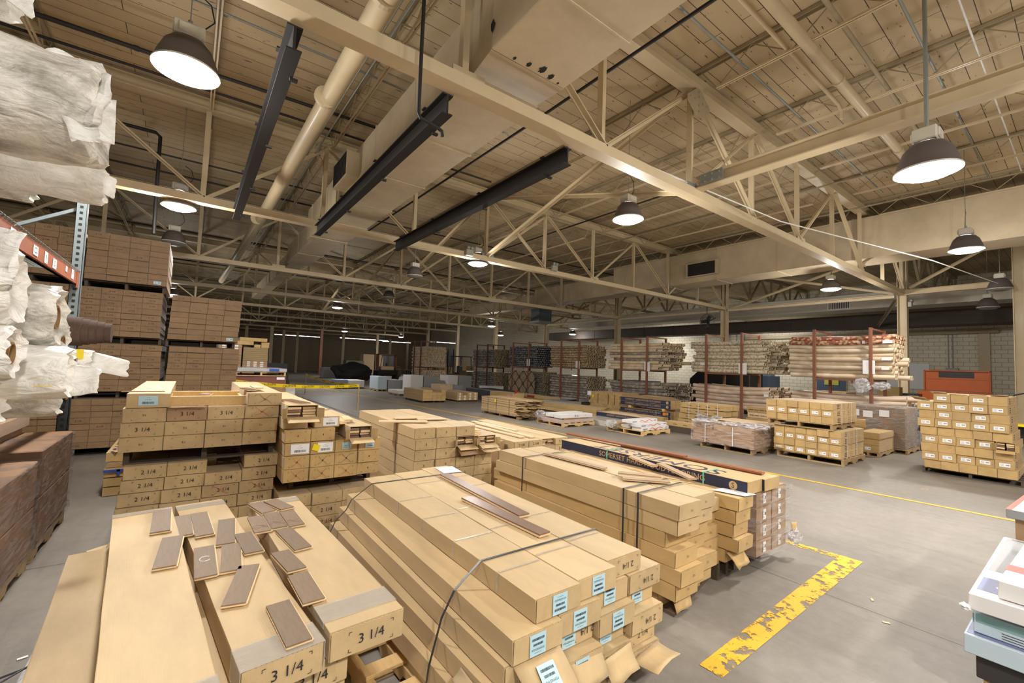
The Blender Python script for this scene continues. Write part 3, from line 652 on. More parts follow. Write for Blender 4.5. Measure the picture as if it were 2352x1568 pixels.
pipe([(-6, 8.98, 6.4), (-.6, 8.85, 6.4)], .035, BLACK, 'dark pipe with a fitting on its end, upper left', fl=(.93, .97))
pipe([(-.6, 8.85, 6.4), (4, 8.6, 6.4)], .03, BLACK, 'black pipe passing behind the nearest lamp')
pipe([(-8, 9.6, 6.4), (6, 9.3, 6.4)], .022, BLACK, 'thin black pipe behind the upper left lamp')
pipe([(-8, 7.2, 6.45), (5, 7.2, 6.45)], .016, GREYSTEEL, 'pale conduit above the nearest lamp')
pipe([(-8, 12.1, 6.4), (-.9, 12.0, 6.4), (-.82, 12.0, 6.33), (-.8, 12.0, 4.2)], .035, BLACK, 'black drop pipe elbowing down at left')
pipe([(-6, 13.4, 6.45), (5, 13.3, 6.45)], .02, BLACK, 'dark sprinkler line beyond the second truss')
pipe([(1.6, 3.8, 6.9), (1.6, 3.8, 4.02), (1.62, 3.8, 3.98), (1.8, 3.8, 3.95), (1.85, 3.8, 3.93), (1.86, 3.8, 3.88)], .018, BLACK, 'thin black drop pipe with an elbow end')
for i, y in enumerate((14.5, 21, 27.5, 33.5)):
    pipe([(-8, y, 6.4), (20, y, 6.4)], .025, BLACK, f'dark sprinkler line in the {["second","third","fourth","fifth"][i]} bay')
for i, x in enumerate((9.9, 12.3, 14.6)):
    pipe([(x, -1, 6.35), (x, 30, 6.35)], .022, CREAM2 if i else BLACK, f'{["dark","cream","outer cream"][i]} pipe running back under the right hand roof')
for i, x in enumerate((1.75, 1.9, 2.05)):
    pipe([(x, 4.5, 6.2+.06*i), (x-.2, 26, 6.2+.06*i)], .014, GREYSTEEL, f'{["left","middle","right"][i]} of three conduits beside the fat pipe')
pipe([(5.3, 4.35, 5.0), (9, 3.6, 4.62), (14, 2.3, 4.5), (20, 1.6, 4.6)], .012, WSTRAP, 'loose pale cable sagging from strut to right column')
# ---- lamps
LB = cached('lamp_shade', lambda: MB().lathe([(.085, .30), (.11, .30), (.15, .285), (.205, .22), (.25, .10), (.272, .01), (.278, 0), (.266, 0), (.242, .09), (.198, .205), (.14, .27), (.085, .28)], 32).mesh('lamp_shade', LAMPSH, smooth='auto'))
LR = cached('lens_rim', lambda: MB().lathe([(.268, -.012), (.284, -.012), (.284, .006), (.268, .006), (.268, -.012)], 32).mesh('lens_rim', LAMPBOX))
def _lens(mm): return lambda: MB().lathe([(.266, 0), (.255, -.02), (.2, -.05), (.12, -.068), (.03, -.075), (.0005, -.075)], 24).mesh('lens', mm, smooth=True)
LL = cached('lens_on', _lens(GLOW)); LO = cached('lens_off', _lens(GLASSOFF))
BX = cached('ballast_box', lambda: MB().box(-.13, .13, -.1, .1, .31, .45).box(-.09, .09, -.12, .12, .33, .43).mesh('ballast_box', LAMPBOX, bevel=.012))
def lamp(x, y, z, label, lit=True, hang=6.825, power=1.0, mz=0, rod=.006):
    e = empty('high_bay_lamp', label, 'ceiling lamp', (x, y, z), mz)
    link('lamp_shade', LB, e); link('lens', LL if lit else LO, e); link('ballast_box', BX, e); link('lens_rim', LR, e)
    MB().tube([(0, 0, .45), (0, 0, .52)], .02, 8).tube([(0, 0, .52), (0, 0, hang-z)], rod, 6).build('hanger_rod', GREYSTEEL, e)
    cab = [(.02, 0, .46), (.12, .02, .5), (.2, .03, .62), (.16, .02, .78), (.05, 0, .84)]; MB().tube(cab, .007, 6).build('cable', BLACK, e)
    if lit:
        l = bpy.data.lights.new('lamp_beam', 'SPOT'); l.energy = BEAM_W*power; l.color = LAMP_C; l.shadow_soft_size = .18; l.spot_size = R(152); l.spot_blend = .6
        o = bpy.data.objects.new('lamp_beam', l); COL.objects.link(o); o.parent = e; o.location = (0, 0, -.1)
        l = bpy.data.lights.new('lamp_light', 'POINT'); l.energy = LAMP_W*power; l.color = LAMP_C; l.shadow_soft_size = .16
        o = bpy.data.objects.new('lamp_light', l); COL.objects.link(o); o.parent = e; o.location = (0, 0, -.26)
    return e
lamp(-.21, 5.4, 4.5, 'lit bell lamp nearest at upper left, beside the narrow black beam')
lamp(-.37, 10.75, 4.55, 'lit lamp behind the second truss, under the nearest left lamp')
lamp(6.3, 1.06, 3.92, 'large lit bell lamp at upper right on a dark pole', rod=.02)
lamp(6.5, 5.25, 4.5, 'lit bell lamp hanging right of centre above the carpet racks')
lamp(6.55, 10.7, 4.58, 'lit lamp at centre just above the second truss chord')
lamp(13.3, 1.65, 4.5, 'lit lamp at right below the wide duct')
lamp(16.8, 5.2, 4.55, 'lit lamp in front of the pale lower duct', hang=5.17)
lamp(6.43, 25.3, 4.55, 'small lit lamp over the caution tape area')
lamp(-.9, 27.2, 4.55, 'small lit lamp beside the tall carton wall')
lamp(19.2, 1.7, 4.45, 'unlit grey bell lamp near the right frame edge', lit=False)
lamp(21.6, 2.2, 4.2, 'second unlit bell lamp near the right frame edge', lit=False)
lamp(-.55, 14.6, 4.6, 'unlit bell lamp just right of the carton wall top', lit=False)
lamp(6.0, 13.9, 4.6, 'unlit bell lamp behind the third truss', lit=False)
lamp(7.2, 19.5, 4.6, 'unlit bell lamp in the fourth bay', lit=False)
for i, (x, y, d) in enumerate([(17.3, 26, 'tiny lit lamp left of the heater'), (25.4, 26, 'tiny lit lamp right of the heater'), (23, 33, 'tiny far lamp under the heater'), (28.2, 19.5, 'tiny lit lamp right of the heater column'), (19, 47, 'tiny lamp glowing at the far end'), (28, 12, 'tiny lamp behind the second carpet rack'), (12, 44, 'added fill lamp over the covered heap in the far hall'), (2, 40, 'added fill lamp deep in the far hall at left')]):  # the last two are added to brighten the far hall
    lamp(x, y, 4.45, d, power=.55)
# unseen grid lamps inferred behind the camera; nearest shifted and boosted for carton fronts
for i, (x, y, d) in enumerate([(.5, -2.4, 'lit bell lamp just behind the camera'), (4.3, -2.6, 'lit bell lamp behind the camera at right'), (-3.4, -2.2, 'lit bell lamp behind the camera at left'), (7.8, -3.8, 'lit bell lamp behind the camera at far right'), (13.5, -3.8, 'lit bell lamp outside the right frame edge')]):
    lamp(x, y, 4.5, d, power=1.5 if i == 0 else 1.0)
# far tube lights
for i, (x, y, l) in enumerate([(10.2, 57, 5), (17.5, 55, 6), (26, 50, 4), (22.5, 57, 4)]):
    e = empty('tube_light', f'{ORD[i+1]} long tube light from left in the far dark hall', 'ceiling light', (x, y, 4.3)); MB().box(-l/2, l/2, -.1, .1, .03, .1).build('tray', LAMPBOX, e); MB().tube([(-l/2, 0, 0), (l/2, 0, 0)], .025, 6).build('tube', TUBE_GLOW, e)
    for s in (-1, 1): MB().tube([(s*l*.4, 0, .1), (s*l*.4, 0, 2.525)], .01, 6).build('hanger_rod', BLACK, e)
# ---- emergency lights, heater, fan
def emerg(x, y, z, label, parts=2):
    e = empty('emergency_light', label, 'emergency light', (x, y, z)); MB().box(-.11, .11, -.05, .05, -.17, 0).build('battery_box', plain('emerg_box', srgb(150, 148, 135), .5), e, bevel=.008)
    for s in (-.05, .06): MB().lathe([(.001, -.05), (.05, -.045), (.058, 0), (.035, .03), (.001, .04)], 14, ax=1, c=(s, -.03, .05)).build('lamp_head', GREYSTEEL, e, smooth=True)
    return e
emerg(6.03, 10.32, 3.9+.92, 'emergency light with twin heads on the second truss')
emerg(20.0, 3.86, 4.35, 'emergency light on the right hand column')
emerg(9.2, 10.32, 4.9, 'small white emergency light on the second truss, right of centre')
e = empty('unit_heater', 'grey unit heater hung beside the column', 'heater', (18.9, 22.4, 4.7))
MB().box(-.55, .55, -.45, .45, 0, 1.0).build('casing', plain('heater_grey', srgb(96, 112, 120), .5, var=.1), e, bevel=.02); MB().box(-.6, .6, -.5, .5, -.12, -.001).build('louvre', GREYSTEEL, e)
for s in (-.45, .45): MB().tube([(s, 0, 1.0), (s, 0, 2.12)], .015, 6).build('hanger_rod', BLACK, e)
e = empty('wall_fan', 'round caged fan mounted beside the second column', 'fan', (19.8, 11.15, 4.1)); FB = plain('fan_dark', (.03, .03, .03), .5)
b = MB()
for i in range(24):
    a = math.pi*2*i/24; b.tube([(-.13, .06*math.cos(a), .06*math.sin(a)), (-.1, .3*math.cos(a), .3*math.sin(a)), (0, .36*math.cos(a), .36*math.sin(a)), (.1, .3*math.cos(a), .3*math.sin(a))], .006, 4)
for r_ in (.06, .2, .36): b.tube([(-.12 if r_ < .3 else 0, r_*math.cos(math.pi*2*i/28), r_*math.sin(math.pi*2*i/28)) for i in range(29)], .008, 4)
b.build('cage', FB, e)
for i in range(3):
    a = math.pi*2*i/3; MB().obox((0, .17*math.cos(a), .17*math.sin(a)), (.03, -.02*math.sin(a), .02*math.cos(a)), (0, .13*math.cos(a), .13*math.sin(a)), (.003, .06*math.sin(a), -.06*math.cos(a))).build('blade', FB, e)
MB().lathe([(.001, -.1), (.06, -.08), (.07, .15), (.001, .16)], 14, ax=0).build('motor', FB, e, smooth='auto'); MB().bar((.1, 0, 0), (.4, -.2, .2), .05, .05).tube([(0, 0, .36), (0, 0, .95)], .02, 6).build('bracket', FB, e)
# ---- right wall
t = empty('trim_7', None, None); struct(t)
MB().box(29.82, 29.99, 3.0, 3.35, 0, 4.05).build('trim_8', CREAM).__setitem__('kind', 'structure'); bpy.data.objects.remove(t)
struct(MB().box(29.6, 29.99, 2.7, 14, 3.95, 4.12).build('trim_7', CREAM2))
struct(MB().box(29.5, 29.99, -8, 14, 5.1, 5.35).build('trim_9', CREAM2))
for i, (y, d) in enumerate(((4.4, 'left'), (4.25, 'right'))):
    pipe([(29.95, y, 4.0), (29.95, y, 2.25)], .02, GREYSTEEL, f'{d} of two thin conduits down the block wall')
tag(MB().box(29.85, 29.97, 4.05, 4.5, 2.0, 2.3).build('switch_box', GREYSTEEL, bevel=.01), 'grey switch box on the block wall above the toolbox', 'switch box')
tag(MB().box(29.88, 29.97, 4.65, 5.0, 2.0, 2.2).build('small_box', plain('mustard', srgb(150, 125, 50), .6), bevel=.01), 'mustard yellow box on the block wall', 'box')
tag(MB().box(29.94, 29.98, 5.1, 7.3, 1.2, 2.5).build('white_board', WHITE, bevel=.005), 'white board on the block wall behind the carpet rolls', 'board')
for i in range(4): pipe([(29.97, 14.2+.5*i, 5), (29.97, 14.2+.5*i, 1.6+.3*i)], .025, GREYSTEEL, f'{ORD[i+1]} wall conduit from right, between two carpet racks')
e = empty('electrical_panel', 'tall blue grey electrical cabinet by the wall', 'electrical cabinet', (29.6, 13.6, 0)); PBL = plain('panel_blue', srgb(92, 108, 128), .5)
MB().box(-.3, .3, -1.3, 1.3, 0, 2.1).build('cabinet_body', PBL, e, bevel=.01)
for s in (-.65, .65): MB().box(-.33, -.3, s-.55, s+.55, .2, 2.0).build('door', PBL, e); 
struct(MB().box(29.93, 29.99, 8.6, 10.0, 0, 2.3).build('door_1', plain('door_blue', srgb(88, 104, 124), .5)))
tag(MB().box(29.9, 29.93, 8.9, 9.6, 1.2, 1.9).build('yellow_notice', plain('lime', srgb(214, 210, 90), .6)), 'yellow notice on the blue door', 'notice')
# ================================================================ foreground: pile with sample boards (F)
def longbox(name_label, bl, fl, w, h, z, L, m, var, spec=None, group=None):
    """carton whose front-left corner is fl and back-left corner direction is bl"""
    d = Vector((bl[0]-fl[0], bl[1]-fl[1], 0)).normalized(); a = math.atan2(-d.x, d.y); n = Vector((d.y, -d.x, 0))
    p = Vector((fl[0], fl[1], z))+n*w/2
    return carton(p, a, w, h, L, m, name_label, var=var, det=2, spec=spec, group=group)
S314 = dict(t='3 1/4', s=.05, x=.01)
G = 'long flooring cartons with sample boards'
b1 = longbox('largest tan carton at lower left, topped by sample boards', (-.3, 3.36), (-.135, 1.4), .265, .16, .56, 1.97, KRAFT, 0, None, G)
b2 = longbox('middle long carton marked 3 1/4, under the loose sample boards', (-.02, 3.6), (.185, 1.62), .255, .105, .56, 1.98, KRAFT, 1, S314, G)
b3 = longbox('right long carton marked 3 1/4, tape round its far end', (.38, 3.44), (.465, 1.67), .285, .105, .56, 1.78, KRAFT, 2, S314, G)
def tape(o, y, w, h, tw, label, z=0, dr=.06):
    b = MB(); e = .0022
    b.box(-w/2-e, w/2+e, y-tw/2, y+tw/2, h, h+e).box(-w/2-e, -w/2, y-tw/2, y+tw/2, h-dr, h).box(w/2, w/2+e, y-tw/2, y+tw/2, h-dr, h)
    b.build('packing_tape', TAPE, o)['label'] = label
tape(b1, .07, .265, .16, .12, 'clear tape band', dr=.1); tape(b1, 1.93, .265, .16, .06, 'shiny white tape band')
tape(b2, .06, .255, .105, .14, 'clear tape band', dr=.09); tape(b2, 1.9, .255, .105, .09, 'shiny white tape band')
tape(b3, .14, .285, .105, .13, 'clear tape band', dr=.02); tape(b3, 1.7, .285, .105, .1, 'shiny white tape band')
for r in range(5):
    z = .56-.109*(r+1)
    for k, (x, y) in enumerate(((-.2, 1.52), (.13, 1.66), (.415, 1.71))):
        carton((x+.02*((r*k) % 2)+.0, y+.02*r, z), .07, .27, .105, 1.8, KRAFT, f"long carton {['directly','second','third','fourth','fifth'][r]} below the {['left','middle','right'][k]} carton of the sample board pile", var=(r+k) % 3, det=2, spec=S314 if k == 2 else dict(S314, t='' if (r+k) % 2 else '3 1/4'), group=None)
# slumped sheets on the left of that pile
def sheet(pts_rows, m, name, label, cat, th=.004, smooth=True):
    b = MB(); n = len(pts_rows[0]); vs = [p for r_ in pts_rows for p in r_]; fs = [(i*n+k, i*n+k+1, (i+1)*n+k+1, (i+1)*n+k) for i in range(len(pts_rows)-1) for k in range(n-1)]
    b._add(vs, fs); o = b.build(name, m, smooth=smooth, fixn=False); md = o.modifiers.new('thickness', 'SOLIDIFY'); md.thickness = th; return tag(o, label, cat)
rows = []
for i in range(13):
    t = i/12; y = 1.3+2.35*t; row = []
    for k in range(9):
        s = k/8; bulge = math.sin(math.pi*min(1, .15+.85*t))
        xe = -.36-.1*bulge; x = -.2*(1-s)-.06*t*(1-s)+xe*s-.03*t; z = .5*(1-s)+.30*s+.05*math.sin(s*math.pi)
        if s > .8: z -= (s-.8)*.9
        row.append((x, y, z+.008*noise.noise(Vector((x*5, y*3, 1)))))
    rows.append(row)
sheet(rows, KRAFT, 'cardboard_sheet', 'bowed cardboard sheet sagging beside the pile at lower left', 'cardboard', .006)
rows = [[(x-.012-.03*(k > 5), y+.01, z-.012-.012*(k/8)) for k, (x, y, z) in enumerate(r_)] for r_ in rows]
sheet(rows, WHITE, 'white_sheet', 'white liner sheet peeping from under the bowed cardboard', 'sheet', .004)
for r in range(3):
    carton((-.31, 1.45+.03*r, .004+.102*r), .05, .16, .1, 1.9, KRAFT, f"narrow carton under the bowed cardboard sheet, {['bottom','middle','top'][r]} one", var=r, det=2)
for i, (y, a) in enumerate(((2.52, .3), (2.58, -.25))):
    o = tag(MB().tube([(-.2, y+.1, .52), (-.33, y, .45), (-.44, y-.02+a*.1, .40), (-.52, y-.05+a*.2, .385), (-.555, y-.08+a*.1, .40)], .004, 5).build('strap_end', BLKPLASTIC), ['black strap tail curling off the bowed cardboard', 'second black strap tail crossing the first'][i], 'strap')
tag(MB().obox((-.34, 2.05, .418), (.09, .02, -.035), (-.008, .022, 0), (0, 0, .0015)).build('grey_tape', DUCTTAPE), 'short strip of grey tape on the bowed cardboard', 'tape')
for i in range(4): tag(MB().obox((-.37+.01*i, 3.72+.05*i, .36+.006*i), (.1, .04, .01), (-.02, .05, 0), (0, 0, .0025)).build('cardboard_flap', KRAFT), f"{['lowest','second','third','topmost'][i]} torn flap at the far end of the bowed cardboard", 'cardboard')
# sample boards: (x, y, length, angle, where)
CH = [(-0.070, 2.895, .39, 1, 'sample board at the far left, on the large carton'), (.030, 2.945, .36, 2, 'sample board second from left in far row'), (.122, 2.895, .42, 3, 'sample board third from left in far row'),
      (.205, 2.71, .40, -4, 'sample board leaning right of the far row'), (-.035, 2.41, .376, -3, 'slanted sample board alone on the large carton'), (.115, 2.355, .365, 0, 'sample board with a chalked C ring'),
      (.206, 2.36, .331, -4, 'sample board touching the chalked one'), (.315, 2.525, .3, 5, 'sample board bridging the middle and right cartons'), (.455, 3.13, .24, 13, 'farthest sample board on the right carton'),
      (.565, 3.145, .245, 17, 'sample board beside the farthest one, at right'), (.385, 2.795, .285, 2, 'left of three stained boards on the right carton'), (.472, 2.815, .29, 2, 'middle of three stained boards on the right carton'),
      (.56, 2.80, .29, 2, 'right of three stained boards on the right carton'), (.525, 2.45, .335, 7, 'sample board just before the stained trio'), (.455, 2.22, .25, 8, 'sample board hanging over the left edge of right carton'),
      (.46, 1.90, .275, 2, 'sample board nearest the front of the right carton'), (.195, 2.04, .35, -14, 'longest slanted sample board on the middle carton'), (.36, 1.65, .31, 4, 'sample board nearest the camera over the taped end')]
for i, (x, y, l, a, d) in enumerate(CH):
    a2 = a; zz = .722 if x < .0 else .667
    o = plank(x, y, zz+.0005, .083, l, a2, SAMPLE, 'brown '+d, t=.013, cat='sample board', group='brown flooring sample boards', tilt=(0, R(2) if i in (7, 14) else 0))
    if i == 5:
        MB().tube([(.022*math.cos(t/10*5-2.4+3.1)+0, l*.55+.03*math.sin(t/10*5-2.4+3.1), .0133) for t in range(11)], .0016, 4).build('chalk_ring', WSTRAP, o)
    if i in (10, 11, 12):
        b = MB(); random.seed(i)
        for q in range(3): b.tube([(-.035+.014*t, .06+.02*q+.012*math.sin(t*1.3+q+i), .0132) for t in range(6)], .0018, 4)
        b.build('dirty_smear', plain('smear', srgb(140, 108, 84), .6), o)
# pale pallet boards between the two foreground piles
pallet((.8, 1.72, 0), R(3), .42, 1.15, 'pale new pine pallet showing between the two front piles', PINE, .12)
# ================================================================ M: strapped middle pile
S214 = dict(t='2 1/4', s=.043, x=.02)
lb = dict(w=.085, h=.085, st='P', m=BLUE_LABEL)
GM = 'cartons of the strapped pile at lower middle'
h = .1; wM = .268
def M(x, y, z, txt, label, L=2.25, var=0, m=KRAFT, a=0):
    s = {'L': dict(lab=dict(lb, x=-.0)), 'l': dict(lab=dict(lb, x=-.01, flip=True)), 'F': dict(S214, flip=True), 'T': dict(S214), 'B': dict(S214, lab=dict(lb, x=-.03, flip=True), x=.09, flip=True), '': {}}[txt]
    return carton((x+wM/2, y, z), a, wM, h, L, m, label, var=var, det=2, spec=s, group=None)
ztop = .57
M(1.232, 1.435, ztop, 'L', 'top left carton of the strapped pile, blue label upright'); M(1.505, 1.46, ztop, 'L', 'top second carton of the strapped pile, blue label upright', var=1); M(1.78, 1.52, ztop, 'F', 'top third carton of the strapped pile, 2 1/4 printed upside down', var=2)
rowd = ['second', 'third', 'fourth', 'fifth', 'bottom']
spec_rows = [['l', 'l', 'l', 'F'], ['l', 'B', 'L', 'l'], ['F', 'l', 'l', 'F'], ['', 'F', 'F', 'T'], ['', '', 'F', 'T']]
for r in range(5):
    z = ztop-(h+.0015)*(r+1); x0 = [1.09, 1.065, 1.03, 1.0, .99][r]
    for k in range(4):
        a = [0, .012, .03, .05, 0][r] if k == 0 else 0
        y = [1.40, 1.43, 1.5, 1.5][k]+[0, .05, .02, .03, 0][r]*(-1 if (k+r) % 2 else 1)
        if r >= 1 and k == 0: y = 1.44-.02*r
        M([x0, 1.365, 1.645, 1.93][k] if k else x0, y, z, spec_rows[r][k], f"{rowd[r]} row carton, {ORD[k+1]} from left, strapped pile at lower middle", var=(r+k) % 3, a=a)
# open and torn flaps at the near corner of that pile
def flap(cx, cy, cz, ax, ay, w, l, label, m=KRAFT, bend=.0):
    """sheet hinged at (cx,cy,cz): ax = hinge direction, ay = outward direction"""
    ax, ay = Vector(ax).normalized(), Vector(ay).normalized(); n = ax.cross(ay).normalized(); C_ = Vector((cx, cy, cz)); b = MB(); N_ = 5
    vs = []; rnd = random.Random(int(cx*1000)+int(cy*100))
    for i in range(N_+1):
        t = i/N_; off = n*bend*t*t
        for s in (-.5, -.17, .17, .5): vs.append(C_+ax*s*w*(1-.05*t)+ay*l*t*(1+(rnd.random()-.5)*.12*(i == N_))+off+n*(rnd.random()-.5)*.006*t)
    b._add(vs, [(i*4+k, i*4+k+1, i*4+k+5, i*4+k+4) for i in range(N_) for k in range(3)])
    o = b.build('carton_flap', m, smooth='auto', fixn=False); md = o.modifiers.new('thickness', 'SOLIDIFY'); md.thickness = .005; return tag(o, label, 'flap')
f1 = flap(1.23, 1.415, .455, (1, 0, 0), (.12, -.7, -.62), .25, .16, 'open carton flap with a blue label, lower front of strapped pile', bend=.01)
la = label_meshes(.09, .09, 'P', BLUE_LABEL); q = link('shipping_label', la[0], f1, (1.24, 1.345, .412), (.846, math.pi, 0)); link('label_print', la[1], q)
flap(1.5, 1.42, .36, (1, .05, 0), (.05, -.5, -.8), .24, .12, 'hanging flap with torn slot in the strapped pile'); flap(1.78, 1.45, .262, (1, .1, 0), (0, -.4, -.9), .23, .11, 'crumpled flap in the middle of the strapped pile', bend=-.02)
flap(2.05, 1.48, .155, (1, .12, 0), (.1, -.9, -.2), .25, .13, 'wide open flap near the floor, right of strapped pile', bend=-.03); flap(1.0, 1.5, .36, (.05, 1, 0), (-.6, -.1, -.6), .3, .05, 'torn side flap at the left of the strapped pile', bend=.02)
# slumped left side cartons
for y, d, st in ((1.86, 'near', [(.94, .08), (.965, .262), (1.02, .46), (1.083, .569)]), (3.47, 'far', [(.86, .02), (.88, .262), (.96, .43), (1.035, .5), (1.07, .569)])):
    strap_loop(0, 0, 0, 0, y, f'black strap round the {d} end of the middle pile', steps=st+[(1.226, .6735), (2.055, .6735), (2.205, .569), (2.205, .08)], w=.014)
TM = TAPE
for i, y in enumerate((1.72, 2.15, 2.55, 2.95, 3.25)):
    for k, (xa, xb) in enumerate(((1.24, 1.49), (1.51, 1.765), (1.79, 2.04))):
        if (i+k) % 5 == 4: continue
        tag(MB().box(xa, xb, y-.006+.05*k, y+.006+.05*k, ztop+h+.0008, ztop+h+.0018).box(xa-.0105, xa-.009, y-.006, y+.006, ztop+.01, ztop+h+.001).build('string_tie', TM) if k == 0 else MB().box(xa, xb, y-.006+.05*k, y+.006+.05*k, ztop+h+.0008, ztop+h+.0018).build('string_tie', TM), f"{ORD[i+1]} clear tie from the front on the {['left','middle','right'][k]} top carton of the strapped pile", 'tie')
plank(1.80, 2.24, ztop+h+.003, .085, 1.18, 0-6+4.2, WALNUT, 'long shiny brown plank, right one of two on strapped pile', t=.02, group=None)
plank(1.71, 1.93, ztop+h+.003, .085, .82, 3.0, WALNUT, 'shorter shiny brown plank, left one of two on strapped pile', t=.02)
tag(MB().obox((1.97, 3.59, ztop+h+.004), (.085, -.01, 0), (.012, .11, 0), (0, 0, .0008)).build('paper_sheet', WHITE), 'white paper sheet at the far end of the strapped pile', 'paper')
# ================================================================ P: tall worn pile right of the middle
SP = dict(t='2¼', s=.022, brk=False, x=.01)
hP = .105
for r in range(7):
    z = .025+(hP+.0005)*r
    for k in range(3):
        if r == 6 and k == 2: continue
        x = 2.66+.283*k+[.05, 0, 0, .01, .02, .02, 0][r]*(.5 if k else .6); y = [1.68, 1.74, 1.83][k]+[.12, .02, -.02, .03, .06, .02, 0][r]+(.05 if (r*7+k*3) % 4 == 0 else 0)
        carton((x+.139, y, z), .0+(.012 if r % 2 else -.008), (.272), hP, 2.1-(.0 if k == 0 else .1), TAN if r < 5 else KRAFT, f"worn {ORD[7-r]} layer carton, {['left','middle','right'][k]} column, tall pile right of the strapped one", var=(r+k) % 3, det=2, spec=SP)
for r in range(5):
    z = .155+(hP+.0008)*r
    carton((3.62, 1.7+[.1, .0, .04, .02, .0][r], z), .02, .25, hP-.004, 2.05, TAN, f"{ORD[5-r]} carton from top in the narrow column beside the wrapped pile", var=r % 3, det=2, spec=SP)
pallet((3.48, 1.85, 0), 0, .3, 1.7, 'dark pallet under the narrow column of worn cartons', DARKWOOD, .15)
tag(MB().prism([(2.72, 1.74, 0), (3.44, 1.9, 0), (3.44, 3.7, 0), (2.7, 3.7, 0)], (0, 0, .0235)).build('slip_sheet', plain('dirty_board', srgb(90, 72, 55), .9, var=.2), jit=.002), 'crushed dark base board under the tall worn pile', 'board')
for y, d in ((2.0, 'nearest'), (2.13, 'second'), (3.35, 'farthest')):
    strap_loop(0, 0, 0, 0, y, f'{d} black strap round the tall worn pile', steps=[(2.65, .03), (2.653, .77), (3.2, .774), (3.5, .71)], w=.016)
PF = [(2.86, 1.79, .1, (1, .0, 0), (-.3, -.6, -.5), .2, .1, 'torn corner flap at the foot of the tall worn pile', .02), (3.6, 1.79, .24, (1, .1, 0), (.15, -.6, -.5), .24, .13, 'bent flap hanging low beside the wrapped pile', .03)]
for cx, cy, cz, ax, ay, w_, l_, d, bd in PF: flap(cx, cy, cz, ax, ay, w_, l_, d, TAN, bd)
for i, (x, y, z, l, a, d) in enumerate([(3.12, 2.13, .7885, .34, 38, 'short raw board propped on the tall worn pile'), (3.1, 2.04, .7722, .36, 44, 'short raw board just in front of the propped one'), (2.98, 2.6, .7722, .75, 3, 'long thin raw board along the tall worn pile'), (3.36, 2.0, .7722, .55, -28, 'raw board lying askew at the pile edge'), (3.48, 2.45, .7722, .4, -22, 'raw offcut between the two worn columns')]):
    plank(x, y, z, .07, l, a, DULL, d, t=.014)
tag(MB().obox((3.63, 1.8, .686), (.07, -.01, 0), (-.03, .12, 0), (0, 0, .001)).build('paper_sheet', WHITE), 'white paper sheet beside the big S emblem', 'paper')
# ================================================================ S: wrapped pile with printed boxes
SL = dict(lab=dict(w=.05, h=.085, st='S'))
for r in range(5):
    for k in range(2):
        if r == 4: continue
        carton((3.88+.29*k+.145, 1.74, .125+.135*r), 0, .285, .133, 2.1, BROWN, f"{ORD[4-r]} carton from top, {['left','right'][k]} column under the film wrap", var=k, det=1, spec=SL)
def printed_box(x, y, z, w, h_, L, label, top=True, big=None, side=None, emblem=True, rz=0):
    """box with navy side facing -x; lettering reads along its length"""
    o = tag(MB().box(0, w, 0, L, 0, h_).build('carton', TAN, bevel=.002), label, 'carton'); o.location = (x, y, z); o.rotation_euler = (0, 0, rz)
    MB().box(-.001, 0.0, .004, L-.004, .003, h_-.003).build('navy_panel', NAVY, o)['label'] = 'navy printed side panel'
    GOLD = plain('gold_lettering', srgb(196, 164, 110), .5, var=.02)
    if side:
        b = MB()
        if isinstance(side, str): side = [(side, L*.47, h_*.62)]
        for s_, yc, sz in side: text_into(b, s_, sz, (-.0016, yc, h_/2), (0, -1, 0), (0, 0, 1), 1.0)
        b.build('side_lettering', GOLD, o, fixn=False)
    if emblem:
        b = MB(); yc = .12; rr = h_*.34; b._add([(-.0018, yc+rr*math.cos(a*.2618), h_/2+rr*math.sin(a*.2618)) for a in range(24)], [tuple(range(24))]); eo = b.build('round_emblem', GOLD, o, fixn=False)
        t_ = MB(); text_into(t_, 'S', rr*1.7, (-.0024, yc, h_/2), (0, -1, 0), (0, 0, 1)); t_.build('emblem_letter', NAVY, eo, fixn=False)
    if big:
        b = MB(); text_into(b, big[0], big[1], (w*.52, L*big[2], h_+.0012), (0, -1*big[3], 0), (1*big[3], 0, 0), big[4]); b.build('top_lettering', NAVY, o, fixn=False)
    return o
printed_box(3.70, 1.72, .668, .25, .105, 2.2, 'printed carton with SOMERSET lettering on top, left one on wrapped pile', big=('SOMERSET', .27, .45, -1, 1.15), side=[('SOMERSET HARDWOOD FLOORING', .98, .075)])
printed_box(3.955, 1.70, .668, .28, .1, 2.2, 'plain topped printed carton at the right of the wrapped pile', side=None, emblem=False)
o = tag(MB().box(0, .07, 0, 1.5, 0, .016).build('flooring_plank', CHERRY), 'long red brown plank on the printed cartons, near one', 'plank'); o.location = (4.08, 1.78, .7755); o.rotation_euler = (0, 0, R(2.5))
o = tag(MB().box(0, .08, 0, 1.6, 0, .016).build('flooring_plank', CHERRY), 'long red brown plank on the printed cartons, far one', 'plank'); o.location = (4.03, 2.5, .792); o.rotation_euler = (0, 0, R(3))
for y in (2.1, 3.2): strap_loop(0, 0, 0, 0, y, f"pale green strap round the {'near' if y < 3 else 'far'} part of the printed cartons", m=GREENSTRAP, steps=[(3.696, .668), (3.696, .776), (3.955, .776)], w=.014)
